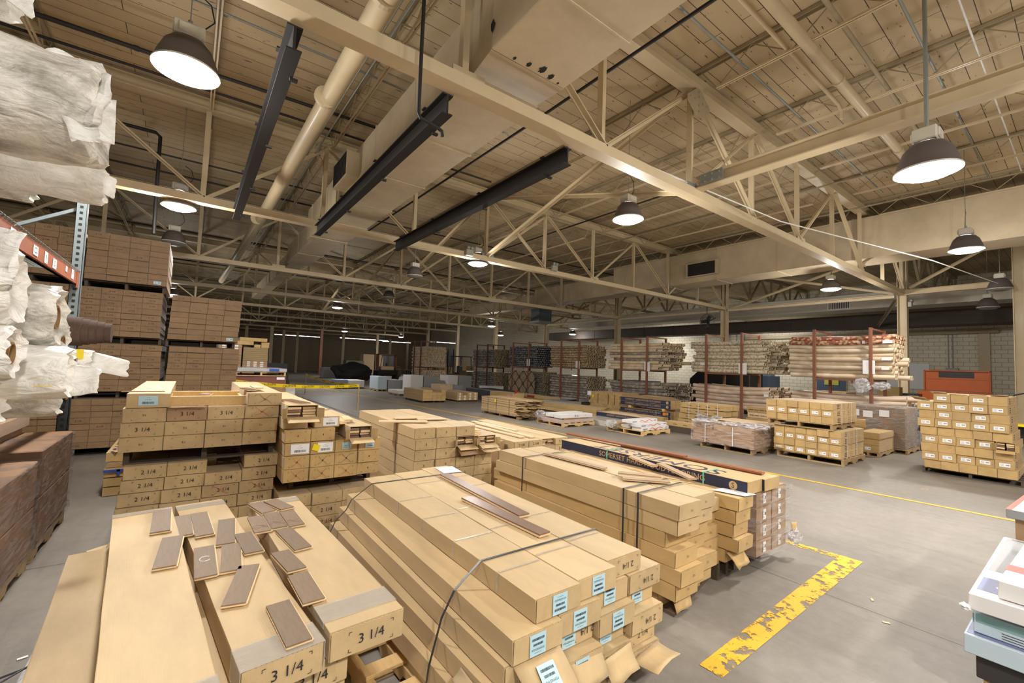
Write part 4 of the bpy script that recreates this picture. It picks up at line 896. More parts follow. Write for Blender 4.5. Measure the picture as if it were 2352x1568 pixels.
def film_shell(x0, x1, y0, y1, z0, z1, label, m=FILM, org=(0, 0, 0), rz=0, jit=.008, top=True, seed=1):
    b = MB(); nx = 8; nz = 5; P = []
    per = [(x0+(x1-x0)*i/nx, y0) for i in range(nx)]+[(x1, y0+(y1-y0)*i/nx) for i in range(nx)]+[(x1-(x1-x0)*i/nx, y1) for i in range(nx)]+[(x0, y1-(y1-y0)*i/nx) for i in range(nx)]
    rnd = random.Random(seed)
    for j in range(nz+1):
        for (x, y) in per: cx_, cy_ = (x0+x1)/2, (y0+y1)/2; o_ = .004+rnd.random()*jit; P.append((x+(o_ if x > cx_ else -o_), y+(o_ if y > cy_ else -o_), z0+(z1-z0)*j/nz+(rnd.random()-.5)*.02*(j in (0, nz))))
    n = len(per); b._add(P, [(j*n+i, j*n+(i+1) % n, (j+1)*n+(i+1) % n, (j+1)*n+i) for j in range(nz) for i in range(n)])
    if top: b._add([P[nz*n+i] for i in range(n)]+[((x0+x1)/2, (y0+y1)/2, z1+.01)], [(i, (i+1) % n, n) for i in range(n)])
    o = b.build('stretch_film', m, smooth=False, fixn=False); o.location = org; o.rotation_euler = (0, 0, rz); return tag(o, label, 'plastic film')
film_shell(3.87, 4.47, 1.70, 3.87, .11, .67, 'clear stretch film round the printed carton pile', top=False)
tag(MB().box(3.95, 4.42, 1.9, 3.8, 0, .123).build('pallet_board', DARKWOOD), 'low dark base under the film wrapped pile', 'board')
# wisps of film at its foot
def crumple(c, r_, label, m=FILMW, sc=(1, 1, .6), seed=1, name='film_bunch', cat='plastic film', amp=.5):
    bm = bmesh.new(); bmesh.ops.create_icosphere(bm, subdivisions=3, radius=1)
    for v in bm.verts: v.co *= 1+amp*noise.noise(v.co*1.7+Vector((seed*7, 0, 0)))+amp*.5*noise.noise(v.co*4+Vector((seed*3, 5, 0))); v.co = Vector((v.co.x*r_*sc[0], v.co.y*r_*sc[1], v.co.z*r_*sc[2]))
    me = bpy.data.meshes.new(name); bm.to_mesh(me); bm.free(); me.materials.append(m); o = link(name, me, None, c); return tag(o, label, cat)
crumple((4.5, 1.68, .2), .06, 'loose bunch of torn film at the foot of the wrapped pile', seed=3, sc=(1.3, .8, 1))
flap(4.48, 1.7, .28, (.3, .2, 1), (.7, -.3, 0), .08, .09, 'bent cardboard end sticking out of the torn film', TAN, .03)
# ================================================================ left middle stacks (3 1/4 over 2 1/4)
Y4 = 4.5
def f34(r, k, R_, C_):
    if (r, k) == (3, 0): return dict(lab=dict(w=.12, h=.075, st='B', m=BLUE_LABEL))
    if (r, k) == (3, 3): return dict(t='3¼', s=.022, br=1, cross=INK)
    if (r, k) == (2, 3): return dict(t='3¼', s=.022, br=1, cross=RED_INK)
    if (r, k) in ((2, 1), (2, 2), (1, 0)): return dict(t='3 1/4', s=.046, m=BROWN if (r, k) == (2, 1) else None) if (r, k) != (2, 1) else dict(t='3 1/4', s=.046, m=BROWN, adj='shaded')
    return dict(t='3¼', s=.022)
def fix(fn):
    def g(*a):
        s_ = fn(*a) or {}
        if s_.get('m', 1) is None: s_.pop('m')
        return s_
    return g
pile((-.405, Y4, .87), 0, 4, 4, .268, .113, 2.0, KRAFT, 'upper 3 1/4 stack at left', fix(f34), seed=3, det=2, skip={(3, 1), (3, 2)}, group=None, xoff=[0, .0, .005, .02])
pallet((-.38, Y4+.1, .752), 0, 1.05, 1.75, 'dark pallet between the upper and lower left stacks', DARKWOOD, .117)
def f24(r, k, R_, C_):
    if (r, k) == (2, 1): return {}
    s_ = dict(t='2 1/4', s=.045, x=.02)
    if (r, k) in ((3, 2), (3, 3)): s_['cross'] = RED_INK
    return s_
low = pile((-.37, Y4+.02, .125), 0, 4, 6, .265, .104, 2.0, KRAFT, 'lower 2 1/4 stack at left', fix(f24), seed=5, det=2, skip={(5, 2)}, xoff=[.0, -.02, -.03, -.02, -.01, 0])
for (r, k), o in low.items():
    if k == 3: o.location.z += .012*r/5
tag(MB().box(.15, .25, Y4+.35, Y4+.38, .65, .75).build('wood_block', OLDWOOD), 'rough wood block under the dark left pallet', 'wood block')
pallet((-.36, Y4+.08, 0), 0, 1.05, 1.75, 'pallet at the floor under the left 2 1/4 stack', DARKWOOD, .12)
# pale wooden frame on top
e = empty('timber_tray', 'pale pine frame lying on top of the upper left stack', 'wooden frame', (-.13, Y4+.06, 1.215))
MB().box(0, .55, 0, .03, 0, .082).build('front_board', PINE, e, bevel=.003); MB().box(0, .55, .62, .65, 0, .082).build('back_board', PINE, e, bevel=.003)
for x in (0.0, .26, .53): MB().box(x, x+.02, .031, .619, 0, .06).build('cross_board', PINE, e)
plank(.12, Y4+.35, 1.278, .07, .18, -12, WALNUT, 'small brown offcut inside the pale pine frame', t=.012)
for i, (x, y, a, l) in enumerate([(.47, Y4+.1, 8, .3), (.53, Y4+.16, 2, .3)]): plank(x, y, 1.3375+.013*i, .07, l, a, RAWOAK if i else WALNUT, ['thin brown board on the crossed carton at upper left stack', 'thin raw board on top of the brown one'][i], t=.012)
flap(-.28, Y4+.02, 1.336, (1, 0, 0), (0, -.9, .12), .27, .06, 'lifted top flap over the blue labelled carton')
flap(-.0+.0, Y4-.02, 1.2, (1, 0, 0), (0, -.8, .3), .25, .035, 'raised flap over the half open 3 1/4 carton', BROWN)
# ================================================================ the stack of 4s and its supporter
Y5 = 4.22
def f4(r, k, R_, C_):
    s_ = dict(t='4', s=.03)
    if r == 2 and k == 0: return dict(lab=dict(w=.15, h=.085, st='B', x=.02))
    if r == 2 and k == 1: return dict(lab=dict(w=.13, h=.085, st='B', x=.02, yel=1))
    if r == 2: return dict(lab=dict(w=.085, h=.06, st='P', m=BLUE_LABEL), adj='blue labelled tan')
    if r == 1: s_['cross'] = [RED_INK, INK, INK, None][k]
    if r == 0: s_['cross'] = [RED_INK, RED_INK, RED_INK, None][k]
    return s_
pile((.70, Y5, .565), 0, 4, 3, .208, .112, 1.9, TAN, 'stack marked four', fix(f4), seed=9, det=2)
carton((.70+.104, Y5-.0, .565+.342), 0, .208, .112, 1.9, TAN, 'tan carton marked 4, fourth layer left, under the open carton', var=1, det=2, spec=dict(t='4', s=.03))
carton((.912+.104, Y5+.01, .565+.342), 0, .208, .112, 1.9, TAN, 'tan carton marked 4, fourth layer second from left', var=2, det=2, spec=dict(t='4', s=.03))
carton((.70+.09, Y5+.05, .565+.456), 0, .2, .1, 1.8, KRAFT, 'dusty carton, fifth layer left, stack of 4s', var=0, det=2)
carton((.94+.115, Y5+.06, .565+.456), 0, .225, .1, 1.8, KRAFT, 'carton with a white barcode label, fifth layer, stack of 4s', var=0, det=2, spec=dict(lab=dict(w=.13, h=.075, st='B', x=.03)))
carton((1.118+.104, Y5+.35, .565+.342), 0, .2, .112, 1.55, KRAFT, 'set back carton in the gap of the stack of 4s', var=0, det=2)
def open_carton(x, y, z, w, h_, L, label, m=KRAFT, rz=0, flapdown=True, fillseed=1, planks=True, tag_y=False):
    e = empty('open_carton', label, 'carton', (x, y, z), rz); t = .005
    MB().box(-w/2, w/2, 0, L, 0, t).box(-w/2, w/2, 0, L, h_-t, h_).box(-w/2, -w/2+t, 0, L, t, h_-t).box(w/2-t, w/2, 0, L, t, h_-t).build('sleeve', m, e)
    MB().box(-w/2+t, w/2-t, L-t, L, t, h_-t).build('end_wall', m, e)
    if flapdown:
        b = MB(); b.obox((0, -.045, -.008), (w/2, 0, 0), (0, .046, .018), (0, -.001, .0022)); b.build('end_flap', m, e)
        for s in (-1, 1): MB().obox((s*(w/2+.022), -.02, h_/2-.01), (.022*s, -.022, 0), (.001, .001, 0), (0, 0, h_/2-.015)).build('side_flap', m, e)
    if tag_y: MB().box(-w/2-.001, -w/2, .005, .06, .01, h_-.01).build('yellow_edge_label', YELLOW, e); MB().box(-w/2-.0015, -w/2, .06, .12, .005, h_-.005).build('white_edge_label', WHITE, e)
    if planks:
        rnd = random.Random(fillseed); nrow = 4; th = (h_-2*t-.01)/nrow
        for i in range(nrow):
            for k in range(2):
                o = tag(MB().box(-w/4+.008, w/4-.012, 0, L*.8, 0, th*.8).box(-w/4+.02, w/4-.03, -.001, 0, th*.2, th*.4).build('flooring_plank', RAWOAK if rnd.random() > .4 else WALNUT), f"board end, {ORD[nrow-i]} from top {['left','right'][k]}, inside {label[:0]}{label.split(',')[0]}", 'plank')
                c, s = math.cos(rz), math.sin(rz); lx, ly = (-w/4 if k == 0 else w/4), .01+rnd.random()*.05; o.location = (x+lx*c-ly*s, y+lx*s+ly*c, z+t+.001+i*th); o.rotation_euler = (0, 0, rz)
    return e
open_carton(.82, Y5-.06, 1.125, .25, .115, 1.6, 'open carton of boards, yellow edged, topping the stack', tag_y=True)
carton((1.09, Y5+.55, 1.1225), 0, .2, .01, 1.1, SAND, 'flat pale board on the barcode carton', det=1)
plank(.85, Y5+.02, 1.2415, .1, .42, 12, WALNUT, 'wide brown board on the open yellow edged carton', t=.012)
open_carton(1.34, Y5-.05, .565+.344, .21, .12, 1.5, 'open carton at right end, stack of 4s', fillseed=4)
for i in range(3): plank(1.22+.03*i, Y5+.12+.02*i, 1.031+.0135*i+ (0), .075, .3, 20-14*i, RAWOAK, f"{['lowest','middle','topmost'][i]} short raw board on the right end open carton", t=.012)
pallet((.8, Y5+.25, .44), 0, .75, 1.5, 'dark wood pallet under the stack of 4s', DARKWOOD, .124)
def f2s(r, k, R_, C_):
    if r == 3: return dict(t='2¼', s=.022)
    return dict(t='2 1/4', s=.05, cross=RED_INK if r == 1 and k in (1, 2) else None)
pile((.69, Y5+.03, .01), 0, 4, 4, .262, .106, 1.9, KRAFT, 'low stack beneath the 4s', fix(f2s), seed=12, det=2)
# ================================================================ stack of 5s
def f5(r, k, R_, C_):
    if r < 2: return dict(t='5', s=.02, adj='dusty tan')
    return dict(t='5', s=.036, brk=True)
S5 = pile((1.97, 4.35, .02), 0, 4, 8, .247, .114, 1.9, KRAFT, 'stack marked five', fix(f5), seed=14, det=2, skip={(7, 3), (6, 2), (5, 2), (6, 3)})
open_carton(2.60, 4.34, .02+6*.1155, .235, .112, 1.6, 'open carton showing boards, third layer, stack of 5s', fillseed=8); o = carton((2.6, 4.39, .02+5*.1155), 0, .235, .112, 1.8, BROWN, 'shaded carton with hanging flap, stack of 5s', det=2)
open_carton(2.86, 4.3, .02+7*.1155-.11, .235, .105, 1.6, 'open carton with spread flaps, right end, stack of 5s', fillseed=9); 
flap(2.86, 4.28, .70, (1, 0, 0), (.1, -.8, -.5), .24, .13, 'drooping torn flap at right of the stack of 5s', KRAFT, -.03)
flap(2.6, 4.33, .69, (1, 0, 0), (0, -.6, -.5), .23, .1, 'hanging flap under the open carton, stack of 5s', BROWN)
for i in range(4): plank(2.75+.02*i, 4.35+.03*i, .818+.0135*i, .08, .38, 24-12*i, RAWOAK, f"{ORD[i+1]} raw board from bottom on the spread flap carton", t=.012)
for i, (x, y, a, l) in enumerate([(2.3, 4.75, 68, .55), (2.62, 4.9, 78, .35), (2.45, 5.1, 82, .4)]): plank(x, y, .0255+8*.1155+.0008*i, .12, l, a, SAND, f"{['left','right','far'][i]} pale board lying on top of the stack of 5s", t=.011)
strap_loop(0, 0, 0, 0, 4.85, 'black strap round the stack of 5s', steps=[(1.962, .02), (1.962, .947), (2.72, .947)], w=.014)
# ================================================================ right 2 1/4 pile behind
def f6(r, k, R_, C_): return dict(t='2 1/4', s=.05)
pile((3.6, 4.75, .0), 0, 4, 6, .25, .102, 2.2, KRAFT, 'low pile behind the worn pile', fix(f6), seed=17, det=2, skip={(5, 2)})
open_carton(4.235, 4.77, 5*.1035, .235, .1, 1.9, 'open carton of boards in the low 2 1/4 pile', fillseed=5, flapdown=False)
for i, (x, y, a, l) in enumerate([(3.9, 4.95, 2, 1.6), (4.03, 4.88, -2, 1.6), (4.2, 5.5, 3, 1.2)]): plank(x, y, .6225+.001*i, .09, l, a, SAND, f"{['left','middle','right'][i]} long pale plank on the low 2 1/4 pile", t=.016)
carton((3.5, 4.9, 0), 0, .1, .61, 2.0, DULL, 'narrow dusty cardboard edge at the left of the low pile', det=1)
# ================================================================ tall carton wall at left
def fw(pm):
    def g(r, k, R_, C_):
        rnd = random.Random(r*13+k*7+pm)
        s_ = dict(t='2 1/4', s=.036) if rnd.random() < {0: .12, 1: .8, 2: .5, 3: .25}[pm % 4] else dict(t='', br=0)
        if r == 0 and k == 3 and pm in (0, 4, 8): s_ = dict(lab=dict(w=.1, h=.05, st='S', m=BLUE_LABEL))
        return s_
    return g
CK[0] = 'carton'
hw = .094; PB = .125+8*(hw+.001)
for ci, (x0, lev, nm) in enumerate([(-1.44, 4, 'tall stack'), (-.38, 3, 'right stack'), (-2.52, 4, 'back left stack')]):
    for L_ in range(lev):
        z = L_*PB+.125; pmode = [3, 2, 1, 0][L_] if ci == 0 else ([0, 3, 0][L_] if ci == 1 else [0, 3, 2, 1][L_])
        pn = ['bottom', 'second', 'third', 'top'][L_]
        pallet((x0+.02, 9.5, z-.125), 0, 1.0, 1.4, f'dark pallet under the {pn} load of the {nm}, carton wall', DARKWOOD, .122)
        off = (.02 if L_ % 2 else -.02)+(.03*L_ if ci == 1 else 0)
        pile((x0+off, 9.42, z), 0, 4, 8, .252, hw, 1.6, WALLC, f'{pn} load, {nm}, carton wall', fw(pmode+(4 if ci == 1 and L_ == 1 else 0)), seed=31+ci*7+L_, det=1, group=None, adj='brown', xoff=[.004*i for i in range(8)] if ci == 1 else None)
CK[0] = 'flooring_carton'
# ================================================================ storage rack with white wrapped carpet rolls
RX = -.98
e = empty('pallet_rack', 'orange and blue grey storage rack holding white wrapped rolls, far left', 'rack', (RX, 6.15, 0))
def upright(z0, z1, y, m):
    b = MB(); b.box(-.04, -.036, y-.04, y+.04, z0, z1).box(-.04, .04, y-.04, y-.036, z0, z1).box(-.04, .04, y+.036, y+.04, z0, z1); b.box(.036, .04, y-.04, y-.02, z0, z1).box(.036, .04, y+.02, y+.04, z0, z1)
    o = b.build('upright', m, e)
    h_ = MB(); z = z0+.05
    while z < z1-.03: h_.box(-.012, .012, y-.0415, y-.0402, z, z+.025); z += .06
    h_.build('slot_holes', GRILLE, o)
upright(0, 1.3, 0, plain('shaded_upright', srgb(52, 62, 60), .5, metal=.2)); upright(1.3, 3.3, 0, UPR);  # lower upright painted darker to stand for the shade it is in
for x in (-1.05,): MB().box(x-.04, x+.04, -.04, .04, 0, 3.3).build('upright', UPR, e)
for y in (-4.7,):
    MB().box(-.04, .04, y-.04, y+.04, 0, 3.3).build('upright', UPR, e); MB().box(-1.09, -1.01, y-.04, y+.04, 0, 3.3).build('upright', UPR, e)
for z, nn in ((2.31, 'upper'), (1.2, 'lower')):
    MB().box(-.03, .02, -4.65, -.045, z, z+.12).box(-.03, .0, -4.65, -.045, z-.0, z+.125).build('shelf_beam', ORANGE, e)
    MB().box(-1.07, -1.03, -4.65, -.045, z, z+.12).build('shelf_beam', ORANGE, e)
    MB().box(.021, .026, -.12, -.04, z-.04, z+.13).build('beam_bracket', ORANGE, e)
    b = MB()
    for i in range(77): b.bar((-1.03, -4.6+.06*i, z+.13), (.01, -4.6+.06*i, z+.13), .006, .006); b.tube([(.012, -4.6+.06*i-.02, z+.12), (.03, -4.6+.06*i-.02, z+.137), (.03, -4.6+.06*i+.02, z+.137), (.012, -4.6+.06*i+.02, z+.12)], .003, 4)
    for i in range(9): b.bar((-1.0+.12*i, -4.6, z+.136), (-1.0+.12*i, -.05, z+.136), .006, .006)
    b.build('wire_deck', GREYSTEEL, e)
MB().bar((-1.05, 0, 2.45), (0, 0, 3.1), .04, .03).build('rack_brace', UPR, e)
MB().bar((-1.05, 0, .7), (0, 0, 1.15), .04, .03).build('rack_brace', plain('shaded_upright', (0, 0, 0)), e)
for i, (y, z, w_, h_) in enumerate([(-2.1, 2.33, .1, .08), (-1.6, 2.33, .12, .07), (-1.3, 2.32, .09, .09), (-1.05, 2.32, .12, .08), (-.6, 2.36, .06, .05), (-.35, 2.33, .09, .09), (-.9, 1.21, .14, .1)]):
    s = MB().box(.0215, .0235, y, y+w_, z, z+h_).build('shelf_label', WHITE, e)
    b = MB(); text_into(b, ['31', 'C2', 'IJ', 'J2', 'Y', 'P', 'A'][i], .06, (.0242, y+w_/2, z+h_/2), (0, 1, 0), (0, 0, 1)); b.build('label_print', INK, s, fixn=False)
def mat_wrap(name, col, dirt):
    m, nt, b = _nt(name); L = nt.links.new; tc = N(nt, 'ShaderNodeTexCoord')
    mp = N(nt, 'ShaderNodeMapping'); mp.inputs['Scale'].default_value = (1, 2.2, 2.2); L(tc.outputs['Object'], mp.inputs[0])
    n1 = N(nt, 'ShaderNodeTexNoise', i_Scale=4.5, i_Detail=8.0, i_Roughness=.7); L(mp.outputs[0], n1.inputs[0]); cr = N(nt, 'ShaderNodeValToRGB'); L(n1.outputs[0], cr.inputs[0]); e_ = cr.color_ramp.elements
    e_[0].position = .36; e_[0].color = c4(dirt); e_[1].position = .56; e_[1].color = c4(col); L(cr.outputs[0], b.inputs['Base Color']); b.inputs['Roughness'].default_value = .38
    n2 = N(nt, 'ShaderNodeTexNoise', i_Scale=7.0, i_Detail=5.0, i_Distortion=1.5); L(mp.outputs[0], n2.inputs[0]); bp = N(nt, 'ShaderNodeBump', i_Strength=.7, i_Distance=.03); L(n2.outputs[0], bp.inputs['Height']); L(bp.outputs[0], b.inputs['Normal']); return m
WRAPW = mat_wrap('white_roll_wrap', srgb(248, 247, 242), srgb(222, 218, 208)); WRAPG = mat_wrap('soiled_roll_wrap', srgb(240, 237, 228), srgb(165, 160, 148)); BROWNRUG = plain('brown_carpet', srgb(88, 68, 57), .9, var=.25, scale=30, bump=.3)
def wrapped_roll(xe, y, z, r, L_, label, seed=1, m=None, hole=False, tail=0, tilt=0, droop=0):
    """carpet roll lying along x, end facing +x at xe"""
    m = m or WRAPW; nx, na = 34, 40; vs = []; b = MB(); sd = Vector((seed*5.1, seed*2.3, 0))
    for i in range(nx):
        t = i/(nx-1); x = -L_*(1-t)
        u = max(0, (t-.72)/.28); rr = r*(1-.05*u)
        if t > .93 and tail: rr = r*(1-.75*(t-.93)/.07*(.55 if not hole else 0))
        for k in range(na):
            a = 2*math.pi*k/na; n_ = noise.noise(Vector((x*5, math.cos(a)*1.6, math.sin(a)*1.6))+sd); n2 = noise.noise(Vector((x*14, math.cos(a)*4, math.sin(a)*4))+sd)
            c_ = rr*(1+(.05+.07*u)*n_+(.012+.03*u)*n2)
            vs.append((x+.04*u*n2, c_*math.cos(a), c_*math.sin(a)*.97-droop*u*u))
    fs = [(i*na+k, i*na+(k+1) % na, (i+1)*na+(k+1) % na, (i+1)*na+k) for i in range(nx-1) for k in range(na)]
    base = (nx-1)*na; o_ = len(vs)
    # crumpled end closing in to the core
    for j, (f_, dx) in enumerate(((.82, .03), (.55, .0 if not tail else tail*.5), (.28, -.02 if not tail else tail))):
        for k in range(na):
            a = 2*math.pi*k/na; q = noise.noise(Vector((math.cos(a)*3, math.sin(a)*3, j*2))+sd)
            if hole and j == 2: f_, dx = .3, -.12
            vs.append((dx+.02*q*(1-.3*j), r*f_*(1+.12*q)*math.cos(a), r*f_*(1+.12*q)*math.sin(a)-droop))
    n3 = o_
    fs += [(base+k, base+(k+1) % na, n3+(k+1) % na, n3+k) for k in range(na)]
    for j in range(2): fs += [(n3+j*na+k, n3+j*na+(k+1) % na, n3+(j+1)*na+(k+1) % na, n3+(j+1)*na+k) for k in range(na)]
    fs.append(tuple(n3+2*na+k for k in range(na))); fs.append(tuple(range(na))[::-1])
    b._add(vs, fs); o = b.build('carpet_roll', m, smooth='auto', fixn=True); o.location = (xe, y, z); o.rotation_euler = (0, tilt, 0); tag(o, label, 'carpet roll')
    if hole: MB().lathe([(.001, -.1), (r*.34, -.1), (r*.36, .02), (r*.3, .02), (r*.28, -.09)], 20, ax=0, c=(0, 0, -droop)).build('cardboard_core', plain('core_brown', srgb(150, 115, 75), .8), o, smooth='auto')
    return o
def wisp(o, pts, label='crumpled wrap end', m=None):
    b = MB(); b._add(pts, [(0, i, i+1) for i in range(1, len(pts)-1)]); w_ = b.build('wrap_flap', m or WRAPW, o, fixn=False); w_['label'] = label; md = w_.modifiers.new('s', 'SOLIDIFY'); md.thickness = .004
    return w_
Lr = 1.25
A = wrapped_roll(-.42, 2.72, 2.71, .245, Lr, 'biggest white wrapped carpet roll, upper left, dirty grey underside', 2, WRAPG, tail=0)
def rag(o, c, ax, ay, w_, l_, seed, label='loose folded wrap'):
    ax, ay = Vector(ax).normalized(), Vector(ay).normalized(); n = ax.cross(ay); b = MB(); M_ = 9; vs = []
    for i in range(M_):
        for k in range(M_):
            s, t = k/(M_-1)-.5, i/(M_-1); q = noise.noise(Vector((s*2, t*1.6, seed))); q2 = noise.noise(Vector((s*4.5, t*4, seed+4)))
            edge = 1+(.12*noise.noise(Vector((s*4, seed, 0))) if i == M_-1 else 0)
            vs.append(Vector(c)+ax*s*w_*(1-.25*t+.1*q)+ay*l_*t*edge+n*(.07*q+.035*q2)*(.3+t)*w_*2)
    b._add(vs, [(i*M_+k, i*M_+k+1, (i+1)*M_+k+1, (i+1)*M_+k) for i in range(M_-1) for k in range(M_-1)])
    w2 = b.build('wrap_flap', WRAPW, o, smooth='auto', fixn=False); w2['label'] = label; md = w2.modifiers.new('s', 'SOLIDIFY'); md.thickness = .004
rag(A, (-.06, -.17, .03), (.1, .2, 1), (1, -.1, -.15), .34, .12, 3); rag(A, (.0, -.17, .02), (.6, .3, .3), (.15, -.2, -.95), .2, .22, 7); rag(A, (-.12, -.1, .16), (1, .1, -.1), (.5, .1, .6), .16, .08, 11)
B = wrapped_roll(-.47, 3.28, 2.575, .125, Lr, 'long thin white wrapped roll under the biggest one', 5); rag(B, (0, -.05, 0), (0, .3, 1), (1, 0, -.3), .15, .08, 2)
wrapped_roll(-.8, 3.55, 2.56, .1, Lr, 'thin white roll tucked behind the biggest one', 8, WRAPG)
T_ = wrapped_roll(-.74, 2.75, 3.2, .15, Lr, 'white wrapped roll cut by the top left corner', 9); rag(T_, (0, -.1, 0), (0, .2, 1), (.8, -.1, -.5), .25, .14, 5)
wrapped_roll(-.76, 3.1, 2.98, .12, Lr, 'white roll with an orange tinged edge, just above the biggest', 12)
C_ = wrapped_roll(-.56, 2.4, 1.87, .15, Lr, 'bulging bright white roll below the orange beam', 14); rag(C_, (-.05, -.13, .08), (.1, .1, 1), (1, -.1, .1), .26, .1, 8)
D_ = wrapped_roll(-.5, 2.72, 1.79, .145, Lr, 'grey white roll with open core and pasted barcode slip', 16, WRAPG, hole=True)
MB().obox((-.16, -.142, .02), (.045, 0, 0), (0, .001, .0), (0, -.01, .06)).build('barcode_slip', plain('faded_slip', srgb(170, 162, 145), .6), D_)
E_ = wrapped_roll(-.53, 2.3, 1.63, .11, Lr, 'white roll at left edge showing its brown core', 18, hole=True)
F_ = wrapped_roll(-.44, 2.62, 1.55, .12, Lr, 'white roll low in the bundle beside the brown core', 21); pass
wrapped_roll(-.52, 3.0, 1.68, .1, Lr, 'dim white roll with an open core in the middle of the bundle', 23, WRAPG, hole=True)
Gr = wrapped_roll(-.5, 3.12, 1.5, .1, Lr, 'white roll with a pointed wrap tip, low right in bundle', 25); rag(Gr, (0, -.05, 0), (0, .2, 1), (1, 0, -.05), .17, .13, 14)
Hr = wrapped_roll(-.5, 3.6, 1.58, .085, Lr, 'white roll with twisted end and yellow tag', 27); rag(Hr, (.03, -.04, 0), (0, .3, 1), (1, 0, -.2), .13, .17, 15)
MB().box(-.03, .0, -.09, -.086, .02, .075).build('yellow_tag', YELLOW, Hr)
wrapped_roll(-.5, 2.85, 1.42, .085, Lr, 'thin soiled roll at the bottom of the bundle', 29, WRAPG)
wrapped_roll(-.6, 2.5, 1.435, .095, Lr, 'lowest white roll at the left edge', 31)
yl = MB().box(-.09, -.0, -.1, -.096, -.05, .03).build('yellow_tag', YELLOW, F_)
# brown stepped carpet roll
b = MB(); pr = [(.001, 0)]; x = 0
for i, r_ in enumerate((.062, .07, .077, .084, .092)): pr += [(r_, -.035*i), (r_, -.035*(i+1)+.002)]
pr += [(.092, -1.3), (.001, -1.3)]; o = b.lathe(pr, 28, ax=0).build('carpet_roll', BROWNRUG, smooth='auto'); o.location = (-.43, 3.9, 1.77); tag(o, 'brown unwrapped carpet roll with stepped layers', 'carpet roll')
# cartons lying in the bottom bay of the rack
for i, (x, y, z, w_, h_, l_) in enumerate([(-1.45, 5.1, .93, .3, .11, .9), (-1.75, 5.0, .93, .28, .11, .9), (-1.6, 5.25, 1.045, .5, .1, .8), (-2.1, 4.95, .93, .3, .2, .9), (-1.5, 5.05, .82, .34, .1, .9), (-1.85, 5.05, .82, .34, .1, .9)]):
    carton((x+.12, y, z), 0, w_, h_, l_, BROWN, f"{['right','middle','top','left','lower right','lower left'][i]} dim carton in the rack behind the film wrapped loads", det=1, spec=dict(lab=dict(w=.1, h=.05, st='S', m=BLUE_LABEL)) if i in (0, 2) else None)
# film wrapped brown loads on the floor at left
def wrapload(x0, x1, y0, y1, zp, z1, label, seed):
    pallet((x0+.02, y0+.02, 0), 0, x1-x0-.04, y1-y0-.04, f'pallet under the {label}', OLDWOOD, zp)
    mid = (zp+z1)/2
    for i, (a, b_) in enumerate(((zp+.001, mid-.003), (mid, z1))):
        o = tag(MB().box(x0+.01, x1-.01, y0+.01, y1-.01, a, b_).build('large_carton', plain('dim_brown_carton', srgb(138, 106, 78), .7, var=.15), bevel=.008), f"{['lower','upper'][i]} big carton of the {label}", 'carton')
    return film_shell(x0, x1, y0, y1, zp-.02, z1, f'shiny stretch film round the {label}', wrap_mat('dark_film'+str(seed), srgb(150, 138, 134), .3, .1, 4), seed=seed, jit=.006)
wrapload(-2.1, -.87, 4.9, 6.02, .13, .86, 'far film wrapped load at left', 4)
wrapload(-2.1, -.87, 3.62, 4.83, .13, .80, 'near film wrapped load at left', 5)
# printed boxes pile between wall and stacks
e = None
for r in range(3):
    carton((-.56, 6.75, .005+.105*r), 0, .3, .1, 1.6, TAN, f"{['bottom','middle','top'][r]} carton of the low pile with navy lettering", var=r, det=1)
for i in range(4): tag(MB().box(-.7, -.44, 6.76, 8.2, 0, .012).build('flooring_plank', DULL), f'{ORD[i+1]} dusty board from below on the low lettered pile', 'plank').location = (.004*i, .01*i, .322+.0135*i)
pb = printed_box(-.71, 6.8, .38, .28, .105, 1.7, 'navy lettered carton topping the low pile at left', side=None, emblem=False, big=('SOMERSET', .3, .4, -1, 1.0)); 
tag(MB().box(-.715, -.44, 6.735, 6.743, .275, .3).box(-.6, -.57, 6.735, 6.743, .235, .3).build('blue_tape', BLUECL), 'strip of blue tape on the low lettered pile', 'tape')
# ================================================================ piles behind the stacks (over the caution tape)
def simple_box(x0, x1, y0, y1, z0, z1, m, name, label, cat, bevel=.004, g=None):
    cx_, cy_ = (x0+x1)/2, (y0+y1)/2; o = MB().box(x0-cx_, x1-cx_, y0-cy_, y1-cy_, 0, z1-z0).build(name, m, bevel=bevel); o.location = (cx_, cy_, z0); return tag(o, label, cat, g)
pile((.86, 12.5, .14), 0, 4, 6, .285, .126, 1.4, BROWN, 'load behind the caution tape', seed=40, adj='brown')
pallet((.88, 12.5, 0), 0, 1.12, 1.3, 'pallet of the load behind the caution tape', DARKWOOD, .135)
simple_box(.86, 2.02, 12.5, 13.9, .906, 1.165, plain('maroon_pack', srgb(120, 66, 60), .4, coat=.5), 'wrapped_pack', 'maroon shrink wrapped pack of flooring behind the caution tape', 'pack')
tag(MB().box(1.8, 1.98, 12.488, 12.498, 1.08, 1.14).build('shipping_label', WHITE), 'white label at the corner of the maroon pack', 'label')
pallet((.9, 12.48, 1.167), 0, 1.1, 1.4, 'new pine pallet on top of the maroon pack', PINE, .11)
simple_box(.85, 2.02, 12.47, 13.9, 1.279, 1.36, plain('silver_pack', srgb(178, 180, 184), .25, coat=.6), 'wrapped_pack', 'silver wrapped flat pack with a blue label', 'pack')
tag(MB().box(1.62, 1.84, 12.455, 12.462, 1.29, 1.35).build('shipping_label', BLUECL), 'blue label on the silver wrapped flat pack', 'label')
